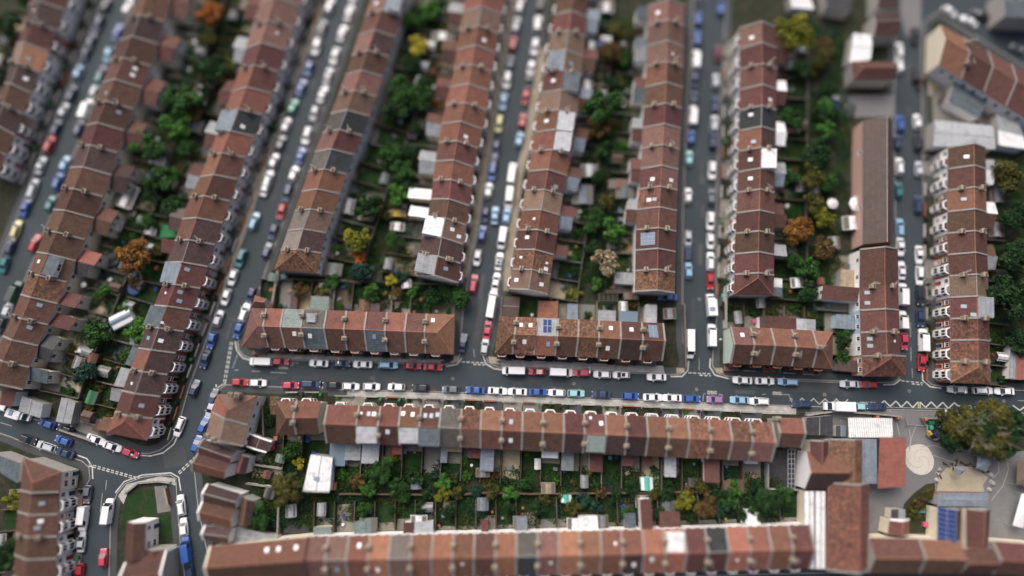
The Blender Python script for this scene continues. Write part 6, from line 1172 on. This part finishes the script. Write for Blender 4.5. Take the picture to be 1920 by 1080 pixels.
canopy_roof([(1591,820),(1672,820),(1671,784),(1590,783)], 3.0, 'f_rib', 'white ribbed metal canopy above the red school canopy')
canopy_roof([(1645,916),(1695,912),(1697,820),(1649,820)], 3.6, 'f_red', 'large flat red school canopy beside the spiral paving')
# school boundary: walls, brick piers, gates, railings
def wall_line(px, label, m='grey', h=1.2, name='boundary_wall', th=.3, cat='wall'):
    P = [gp(*p) for p in px]; c = P[0]; mb = MB()
    wallrun(mb, [(p[0]-c[0], p[1]-c[1]) for p in P], th, 0, h); cm = MB(); wallrun(cm, [(p[0]-c[0], p[1]-c[1]) for p in P], th+.1, h, h+.08)
    rt = thing(name, label, cat, (c[0], c[1], .1), 0, 'boundary walls'); ob('wall', mb.mesh('wall', [M[m]]), rt); ob('coping', cm.mesh('coping', [M[m] if m in ('wood','woodg') else M['cope']]), rt)
wall_line([(1508,779),(1530,775),(1560,771),(1640,776),(1684,781)], 'long grey school wall beside the truck and pavement')
wall_line([(1728,784),(1790,785)], 'short grey school wall right of the gates'); wall_line([(1438,915),(1500,918)], 'pale wall below the black yard', 'cream')
wall_line([(1503,850),(1503,985)], 'tall pale wall between gardens and the white strip roofs', 'white', 2.2); wall_line([(1434,868),(1434,918)], 'grey wall left of the black yard', 'grey', 1.8)
wall_line([(640,924),(860,926),(900,922),(1000,924),(1210,922),(1330,920)], 'long garden end wall behind the long row gardens', 'wood', 1.6, th=.25)
wall_line([(1354,616),(1355,520)], 'x') if False else None
wall_line([(1356,617),(1356,553)], 'pale green tall wall beside the fourth side street and right short row', 'palegreen', 2.2)
wall_line([(1283,690),(1280,572)], 'grey garden wall beside the fourth side street and middle short row', 'woodg', 1.6)
wall_line([(526,510),(514,580)], 'pale garden wall between second side street and left short row gardens', 'cope', 1.8)
wall_line([(120,805),(178,825)], 'concrete yard wall beside the lower left road', 'cope', 1.5); wall_line([(150,775),(142,800)], 'concrete side wall of the lower left yard', 'cope', 1.5)
wall_line([(237,925),(262,905),(300,902),(322,904)], 'low curved wall round the green triangle', 'grey', .7)
wall_line([(314,914),(320,945)], 'orange brick wall on the green triangle', 'brick', 1.2)
pm = MB(); pm.box(-.3,.3,-.3,.3,0,1.9,0); pm.hexa([(-.38,-.38,1.9),(.38,-.38,1.9),(.38,.38,1.9),(-.38,.38,1.9)], [(-.1,-.1,2.2),(.1,-.1,2.2),(.1,.1,2.2),(-.1,.1,2.2)], 1); PIER = pm.mesh('gate_pier', [M['brick'], M['terra']])
for k, (x, y) in enumerate(((1645,782),(1685,784),(1736,787),(1769,788))):
    p = G(x, y, 1.8); tag(ob('gate_pier', PIER, None, (p.x,p.y,.13)), '%s brick gate pier from left along the school boundary' % ORD[k], 'gate pier', 'school gate piers')
def railing(a, b, label, name='railing', cat='railing', h=1.3, m='steel', rungs=8):
    A, B = Vector((*gp(*a), 0)), Vector((*gp(*b), 0)); L = (B-A).length; c = (A+B)/2; mb = MB()
    mb.bar((-L/2,0,h), (L/2,0,h), .035); mb.bar((-L/2,0,.2), (L/2,0,.2), .03)
    for k in range(rungs+1): x = -L/2+L*k/rungs; mb.bar((x,0,0), (x,0,h), .025)
    tag(ob(name, mb.mesh(name, [M[m]]), None, (c.x,c.y,.13), math.atan2((B-A).y, (B-A).x)), label, cat, 'railings and gates')
railing((1692,783),(1696,798),'left open steel school gate leaf','school_gate','gate'); railing((1722,783),(1729,798),'right open steel school gate leaf','school_gate','gate'); railing((1696,796),(1727,798),'steel barrier across the school entrance','school_barrier','barrier')
def pergola(px4, nx, ny, label, m='trim'):
    P = [Vector((*gp(*p, 2.4), 0)) for p in px4]; c = sum(P, Vector())/4; rt = thing('pergola', label, 'pergola', (c.x,c.y,.13), 0, 'pergolas'); P = [p-c for p in P]; mb = MB()
    for i in range(nx+1): mb.bar(lerp(P[0],P[1],i/nx)+Vector((0,0,2.4)), lerp(P[3],P[2],i/nx)+Vector((0,0,2.4)), .06)
    for i in range(ny+1): mb.bar(lerp(P[0],P[3],i/ny)+Vector((0,0,2.5)), lerp(P[1],P[2],i/ny)+Vector((0,0,2.5)), .05)
    ob('frame', mb.mesh('frame', [M[m]]), rt); pm = MB(); pm.box(-.06,.06,-.06,.06,0,2.4); pm = pm.mesh('post', [M[m]])
    for p in P: ob('post', pm, rt, (p.x,p.y,0))
pergola([(1477,842),(1490,842),(1490,916),(1477,916)], 2, 8, 'white ladder-like frame over the black yard', 'steel'); pergola([(1123,551),(1158,551),(1158,564),(1123,564)], 4, 3, 'grey timber pergola behind the middle short row', 'woodg')
pergola([(702,513),(716,510),(714,526),(700,528)], 4, 1, 'broken white pergola beams left of the yellow conifer', 'woodg')
for k, (x, y, c, l) in enumerate(((1745,793,'green','green'),(1752,794,'green','darker green'),(1744,801,'f_teal','turquoise'),(1741,812,'yellow','yellow'),(1752,815,'blue','blue'),(1745,818,'black','black'),(1763,800,'plwhite','tall white'))):
    slab_item(x, y, .8 if k else 1.4, 1.0, 1.2, c, '%s recycling bin in the school bin corner' % l, 'recycling_bin', 'bin', 10*k)
wall_line([(1733,796),(1735,816),(1748,824),(1768,817)], 'curved low wall round the school bin corner', 'cope', .8)
slab_item(1724,955,1.6,1.4,1.2,'f_teal','turquoise plastic slide in the school planting bed','play_slide','slide'); slab_item(1735,983,1.3,1.0,1.0,'pink','bright pink play cube near the small red porch','play_cube','play cube')
# lawn triangle
flat_patch([gp(*p) for p in [(228,985),(235,945),(250,925),(285,915),(290,945),(294,965),(282,975)]], .12, 'lawn', 'lawn'); flat_patch([gp(*p) for p in [(298,965),(322,958),(326,1010),(300,1010)]], .12, 'lawn', 'lawn'); flat_patch([gp(*p) for p in [(290,912),(313,910),(321,958),(296,962)]], .122, 'yard', 'path'); flat_patch([gp(*p) for p in [(222,930),(238,908),(300,893),(328,897),(330,910),(300,904),(258,908),(240,925),(232,945)]], .133, 'flag', 'pavement')
flat_patch([gp(*p) for p in [(1585,178),(1676,178),(1674,220),(1600,220),(1560,210),(1545,180)]], .14, 'play', 'yard_surface'); flat_patch([gp(*p) for p in [(1690,-60),(1728,-60),(1726,60),(1700,70),(1688,30)]], .02, 'play', 'road') 
flat_patch([gp(*p) for p in [(1745,135),(1800,165),(1850,205),(1900,240),(1900,280),(1750,280)]], .14, 'yard', 'yard_surface'); flat_patch([gp(*p) for p in [(150,775),(205,790),(180,822),(140,805)]], .14, 'yard', 'yard_surface')
flat_patch([gp(*p) for p in [(120,700),(160,712),(152,738),(113,722)]], .14, 'sand', 'patio'); flat_patch([gp(*p) for p in [(163,560),(200,570),(190,600),(165,590)]], .14, 'gravel', 'patio'); flat_patch([gp(*p) for p in [(632,540),(660,540),(660,580),(632,580)]], .14, 'deck', 'deck_floor')
flat_patch([gp(*p) for p in [(528,528),(548,525),(545,578),(524,578)]], .14, 'yard', 'patio'); flat_patch([gp(*p) for p in [(598,527),(622,527),(622,550),(598,550)]], .141, 'spiral', 'patio')

# ------------------------------------------------------------------ every garden: fence, lawn or paving, shed, bushes; every front: wall, yard, bin
LREF = {}
POTS = {c: (mk('pot', [c], lambda mb: mb.cyl(0,0,0,.5,.26,10,0,.36)), ('foliage', crown(1, 400, .2, 'mg') if False else mk('soil', ['soil'], lambda mb: mb.cyl(0,0,.44,.47,.32,10))[1])) for c in ('terra','plwhite','plgrey','lblue','yellow')}
def ref_of(root): 
    l = root['label']
    for k in (' standing ', ', '):
        if k in l: l = l.split(k, 1)[1]; break
    else: return None
    return l.replace('up the','up the')
MANUAL = {'left short row', 'middle short row'}
rngG = random.Random(99)
def cut(s): return ' '.join(s.split()[:16])
def house_word(r):
    o, rest = r.split(' ', 1); return '%s house %s' % (o, rest)
nb = 0
for grp, hs in TERR.items():
    if grp in (None, 'school buildings', 'houses by the lower junction'): continue
    for hi, h in enumerate(hs):
        r = ref_of(h['root'])
        if r is None or not r.split()[0] in ORD: continue
        hw = house_word(r); hw = hw.replace(' from left', '') if 'long terrace' in hw else hw
        W_ = lambda v: (Matrix.Rotation(h['ang'], 3, 'Z') @ v)+h['c']
        rear = h['rear']; a, b = (h['P0'], h['P1']) if rear == '+' else (h['N0'], h['N1']); sg = 1 if rear == '+' else -1
        depth = {'first long terrace':11,'second long terrace':10,'third long terrace':10,'fourth long terrace':9.5,'fifth long terrace':7.6,'sixth long terrace':7.2,'seventh long terrace':10,'eighth long terrace':8.5,'ninth long terrace':7.5,'left short row':8.2,'middle short row':5.6,'right short row':6.6,'long row below the cross street':8.2,'blurred bottom row':7.0,'top left terrace':9,'bottom left row':8,'diagonal terrace':5}.get(grp, 7)
        L = (b-a).length; Y = lambda u, d: W_(Vector((a.x+(b.x-a.x)*u, a.y+(b.y-a.y)*u+sg*d, 0)))
        upper = h['c'].y > 12
        # floor
        kind = rngG.choice(['lawn','lawn','patio','yard','lawnl','gravel','half','half'])
        wl = h['wing'][1] if h['wing'] else (max([e[2] for e in h['ext']]) if h['ext'] else .4)
        wl = min(wl, depth-1.5)
        def pq(d0, d1, u0=.05, u1=.95): return [tuple(Y(u0,d0).xy), tuple(Y(u1,d0).xy), tuple(Y(u1,d1).xy), tuple(Y(u0,d1).xy)]
        if grp == 'long row below the cross street' and hi in (5, 6, 7, 9, 11): kind = 'lawn'
        if kind == 'half':
            flat_patch(pq(.1, wl+1.6), .112, rngG.choice(['patio','yard','patio']), 'patio'); flat_patch(pq(wl+1.7, depth-.6, .1, .9), .110, 'lawn', 'lawn')
        elif kind in ('patio','yard','gravel'): flat_patch(pq(.1, depth-.8), .110, kind, 'patio')
        else: flat_patch(pq(wl+.6, depth-.5, .06, .94), .110, kind, 'lawn'); flat_patch(pq(.1, wl+.5), .112, 'patio', 'patio')
        fm = rngG.choice(['wood','woodg','wood','wood','woodg','cope'])
        fence(Y(0, wl*.2+.3).xy, Y(0, depth).xy, cut('%s fence along the garden side of the %s' % ({'wood':'brown board','woodg':'grey board','cope':'low concrete'}[fm], hw)), fm, 1.7 if fm != 'cope' else 1.3)
        if grp in ('first long terrace','third long terrace','fifth long terrace','seventh long terrace','left short row'):
            fence(Y(0, depth).xy, Y(1, depth).xy, cut('grey back fence closing the garden behind the %s' % hw), 'woodg', 1.6)
        # bushes in three places
        for slot, (u, d, wd) in enumerate(((rngG.uniform(.15,.85), wl+rngG.uniform(.8,1.6), 'near back wall behind'), (rngG.uniform(.1,.9), depth*.72, 'halfway down garden behind'), (rngG.uniform(.15,.85), depth-rngG.uniform(.2,1.0), 'at garden end behind'))):
            if rngG.random() < (.48, .42, .66)[slot] and nb < 285:
                m = rngG.choice(['dg','dg','mg','mg','bl','ol','bg','bn','dg','yg'] if rngG.random() < .8 else ['mg','dg']); rr = rngG.uniform(.7, 1.25)+(.35 if slot == 2 else 0)
                p = Y(u, d); bush(None, None, rr, m, cut('%s bush %s the %s' % (LNAME[m], wd, hw)), (p.x, p.y)); nb += 1
        if grp not in MANUAL and rngG.random() < .30 and grp not in ('long row below the cross street','right short row'):
            p = Y(rngG.uniform(.3,.7), depth-1.5); rm = rngG.choice(['f_grey','f_dark','f_silver','f_white','f_brown','f_green']); cn = {'f_grey':'grey','f_dark':'black','f_silver':'silver','f_white':'white','f_brown':'brown','f_green':'grey-green'}[rm]
            shed((p.x,p.y), h['ang']+rngG.choice([0,PI/2]), rngG.choice([1.8,2.2]), rngG.choice([2.2,2.6]), 2.0, rngG.choice(['wood','woodg']), rm, cut('%s-roofed shed at garden end behind the %s' % (cn, hw)))
        if rngG.random() < .55:
            p = Y(rngG.uniform(.2,.8), depth*rngG.uniform(.45,.7)); c = rngG.choice(['plwhite','plgrey','lblue','terra','plgrey','plgrey','blue','f_tan']); slab_item(None, None, rngG.uniform(.7,1.3), rngG.uniform(.6,1.1), rngG.uniform(.4,.8), c, cut('%s storage chest in the garden behind the %s' % ({'plwhite':'white','lblue':'light blue','terra':'terracotta','red':'red','plgrey':'grey','blue':'blue','f_tan':'tan'}[c], hw)), 'storage_chest', 'chest', rngG.uniform(0,90)) if False else gen([mk('base',[c],lambda mb: mb.box(-.5,.5,-.35,.35,0,.5)), mk('lid',[c],lambda mb: mb.hexa([(-.54,-.39,.5),(.54,-.39,.5),(.54,.39,.5),(-.54,.39,.5)],[(-.48,-.3,.6),(.48,-.3,.6),(.48,.3,.6),(-.48,.3,.6)]))], 'storage_chest', cut('%s storage chest in the garden behind the %s' % ({'plwhite':'white','lblue':'light blue','terra':'terracotta','red':'red','plgrey':'grey','blue':'blue','f_tan':'tan'}[c], hw)), 'chest', 0, 0, math.degrees(h['ang'])+rngG.uniform(-40,40), .12, 'garden chests', (p.x,p.y))
        if rngG.random() < .6:
            p = Y(rngG.uniform(.15,.85), wl+rngG.uniform(.5,2.2)); c = rngG.choice(['terra','plwhite','plgrey','lblue','yellow','terra']); gen([POTS[c][0], POTS[c][1]], 'plant_pot', cut('%s plant pot on the ground behind the %s' % ({'terra':'terracotta','plwhite':'white','plgrey':'grey','lblue':'light blue','yellow':'yellow'}[c], hw)), 'plant pot', 0, 0, rngG.uniform(0,360), .12, 'garden plant pots', (p.x,p.y))
        # the front
        fa, fb = (h['P0'], h['P1']) if h['front'] == '+' else (h['N0'], h['N1']); fs = 1 if h['front'] == '+' else -1
        fd = {'second long terrace':2.4,'seventh long terrace':2.6,'ninth long terrace':2.6,'long row below the cross street':2.3,'left short row':1.5,'middle short row':1.5,'right short row':1.6,'top left terrace':2.6,'bottom left row':2.2,'blurred bottom row':1.4}.get(grp)
        if fd:
            Z = lambda u, d: W_(Vector((fa.x+(fb.x-fa.x)*u, fa.y+(fb.y-fa.y)*u+fs*d, 0)))
            flat_patch([tuple(Z(.02,.03).xy), tuple(Z(.98,.03).xy), tuple(Z(.98,fd).xy), tuple(Z(.02,fd).xy)], .137, rngG.choice(['patio','soil','soil','tarmac','yard']), 'front_yard')
            q0, q1 = (Z(.0,fd), Z(.62,fd)); wm = rngG.choice(['cope','grey','brick','cope','grey'])
            fence(q0.xy, q1.xy, cut('low %s front wall before the %s' % ({'cope':'stone','grey':'grey','brick':'brick'}[wm], hw)), wm, .8, 'front_wall', 'wall', 'low front walls', .22)
            if rngG.random() < .8:
                p = Z(rngG.uniform(.7,.95), fd-.5); c = rngG.choice(['black','black','black','green']); gen([mk('body',[c],lambda mb: mb.hexa([(-.24,-.26,.08),(.24,-.26,.08),(.24,.26,.08),(-.24,.26,.08)],[(-.29,-.34,1.0),(.29,-.34,1.0),(.29,.34,1.0),(-.29,.34,1.0)])), mk('lid',[c],lambda mb: mb.box(-.31,.31,-.36,.38,1.0,1.08)), mk('wheel',['black'],lambda mb: mb.box(-.28,.28,.2,.34,0,.14))], 'wheelie_bin', cut('%s wheelie bin in front of the %s' % ({'black':'black','green':'green'}[c], hw)), 'bin', 0, 0, math.degrees(h['ang'])+rngG.uniform(-25,25), .14, 'wheelie bins in front yards', (p.x,p.y))
            if grp in ('second long terrace','seventh long terrace','ninth long terrace','long row below the cross street','top left terrace') and rngG.random() < .5:
                p = Z(rngG.uniform(.1,.5), fd-.55); m = rngG.choice(['dg','mg','mg','ol','bg']); bush(None, None, rngG.uniform(.5,.8), m, cut('%s shrub in the front yard of the %s' % (LNAME[m], hw)), (p.x,p.y), 'front yard shrubs')
flat_patch([gp(*p) for p in [(478,872),(540,880),(535,902),(472,895)]], .118, 'gravel', 'patio'); flat_patch([gp(*p) for p in [(540,945),(575,940),(580,1000),(530,1000)]], .118, 'f_dark', 'yard_surface'); flat_patch([gp(*p) for p in [(470,845),(512,852),(508,868),(466,862)]], .118, 'yard', 'patio')
wall_line([(466,868),(532,878)], 'tan garden wall behind the narrow parapet houses', 'cream', 1.2); wall_line([(466,905),(520,912)], 'white garden wall below the tan patio at lower left', 'white', 1.4); wall_line([(528,930),(525,1000)], 'grey yard wall left of the dark yard near workshop', 'cope', 1.6); wall_line([(497,760),(500,835)], 'grey wall between hipped corner house yard and semi-detached houses', 'woodg', 1.6)
for x, y, dg, a, b, rm, lab in ((545,958,5,2.2,2.6,'f_silver','silver shed in the dark yard near the workshop'),(505,925,-15,2.4,2.2,'f_dark','black felt shed below the white garden wall at lower left'),(525,860,-15,2.0,1.6,'f_green','grey-green shed under the green tree behind semi-detached houses'),(500,890,-15,1.6,1.4,'or','tiny orange-roofed shed on the tan patio at lower left')):
    shed(sp(x, y), math.radians(dg), a, b, 2.0, 'woodg', rm, lab)
for k, (x, y, r, m, w_) in enumerate(((480,845,1.1,'dg','beside the dark red garage'),(530,905,1.6,'ol','right of the tan patio'),(495,905,1.0,'mg','against the white garden wall'),(485,950,1.5,'dg','behind the brown back wing'),(515,975,1.4,'bl','left of the dark yard'),(560,980,1.2,'mg','at the foot of the dark yard'),(505,790,1.6,'dg','in the yard beside the hipped corner house'),(500,770,1.2,'mg','near road in the yard beside hipped corner house'))):
    q_ = G(x, y); bush(None, None, r, m, '%s bush %s' % (LNAME[m], w_), (q_.x, q_.y))
# street lamps beside the kerbs
lm = MB(); lm.cyl(0,0,0,5.6,.06,8,0,.045); LPOLE = lm.mesh('pole', [M['steel']]); lm = MB(); lm.bar((0,0,5.55),(0,1.0,5.8),.035); LARM = lm.mesh('arm', [M['steel']]); lm = MB(); lm.box(-.11,.11,.9,1.45,5.74,5.86); LHEAD = lm.mesh('lamp_head', [M['plwhite']])
for k, (x, y, dgr, l) in enumerate(((427,733,0,'by the hipped corner house'),(648,673,180,'below the middle of the left short row'),(1742,778,0,'by the school gate piers'),(1100,690,180,'below the middle short row'),(836,738,0,'above the left half of the long row'),(1225,753,0,'above the right half of the long row'),(1775,726,180,'below the ninth long terrace'),(284,853,60,'at the lower end of second long terrace'),(1345,640,90,'between motorhome and right short row'))):
    p = G(x, y); rt = thing('street_lamp', 'grey street lamp on the pavement '+l, 'street lamp', (p.x,p.y,.13), math.radians(dgr), 'street lamps')
    ob('pole', LPOLE, rt); ob('arm', LARM, rt); ob('lamp_head', LHEAD, rt)
# low tangled ground cover in the garden strips, too fine to count
def cover(polys, dens, mats, seed):
    rng = random.Random(seed); mb = MB(); 
    for P in polys:
        P = [Vector((*gp(*p),0)) for p in P]; tris = [[P[i] for i in t] for t in tessellate_polygon([P])]; ar = [((t[1]-t[0]).cross(t[2]-t[0])).length/2 for t in tris]
        clumps = []
        for _ in range(int(sum(ar)*.42)):
            t = rng.choices(tris, ar)[0]; a, b = sorted((rng.random(), rng.random())); clumps.append((t[0]*a+t[1]*(b-a)+t[2]*(1-b), rng.choice([.5,.7,.9,1.2,1.6,2.1])*rng.uniform(.8,1.1), rng.randrange(len(mats))))
        for c, r, m in clumps:
            for _ in range(int(dens*r*r)):
                d = rng.uniform(0, 6.28); q = r*math.sqrt(rng.random()); p = c+Vector((math.cos(d)*q, math.sin(d)*q, .12+rng.random()*.85*r*(1-q/r*.7))); s = rng.uniform(.12, .26)
                n_ = Vector((rng.gauss(0,.6), rng.gauss(0,.6), 1)).normalized(); u = n_.orthogonal().normalized(); v = n_.cross(u); mb.face([p-u*s, p-v*s*.6, p+u*s, p+v*s*.6], m)
    struct(ob('undergrowth', mb.mesh('undergrowth', [LEAF[m] for m in mats])), 'stuff')
cover([[(355,20),(465,40),(420,180),(370,310),(312,460),(290,540),(250,680),(205,770),(150,745),(110,715),(165,560),(200,440),(240,320),(290,220),(320,110)],
       [(770,10),(850,30),(830,140),(795,300),(770,470),(770,520),(850,540),(850,575),(640,570),(620,500),(650,400),(700,290),(735,170)],
       [(1110,20),(1195,30),(1185,540),(1060,550),(1050,500),(1085,300),(1105,120)], [(1465,40),(1600,60),(1595,170),(1585,300),(1570,540),(1470,600),(1460,540),(1466,300)],
       [(630,870),(1430,885),(1490,930),(1490,975),(1000,985),(640,985),(480,975),(500,930),(560,925)], [(1865,290),(1925,300),(1925,720),(1870,715)], [(500,755),(515,780),(515,815),(540,830),(595,825),(570,880),(490,870),(500,830)],[(468,870),(560,870),(568,925),(520,1000),(470,1000),(480,930)]],
      40, ['dg','dg','mg','bl','ol','mg','dg'], 5)

# ------------------------------------------------------------------ no two things share a label by accident
for l, os_ in list(LABELS.items()):
    if len(os_) > 1:
        print('SAME LABEL', len(os_), l)
print('THINGS', sum(len(v) for v in LABELS.values()), 'OBJECTS', len(SC.objects))
for l in LABELS:
    if not 4 <= len(l.split()) <= 16: print('LABEL LENGTH', len(l.split()), l)
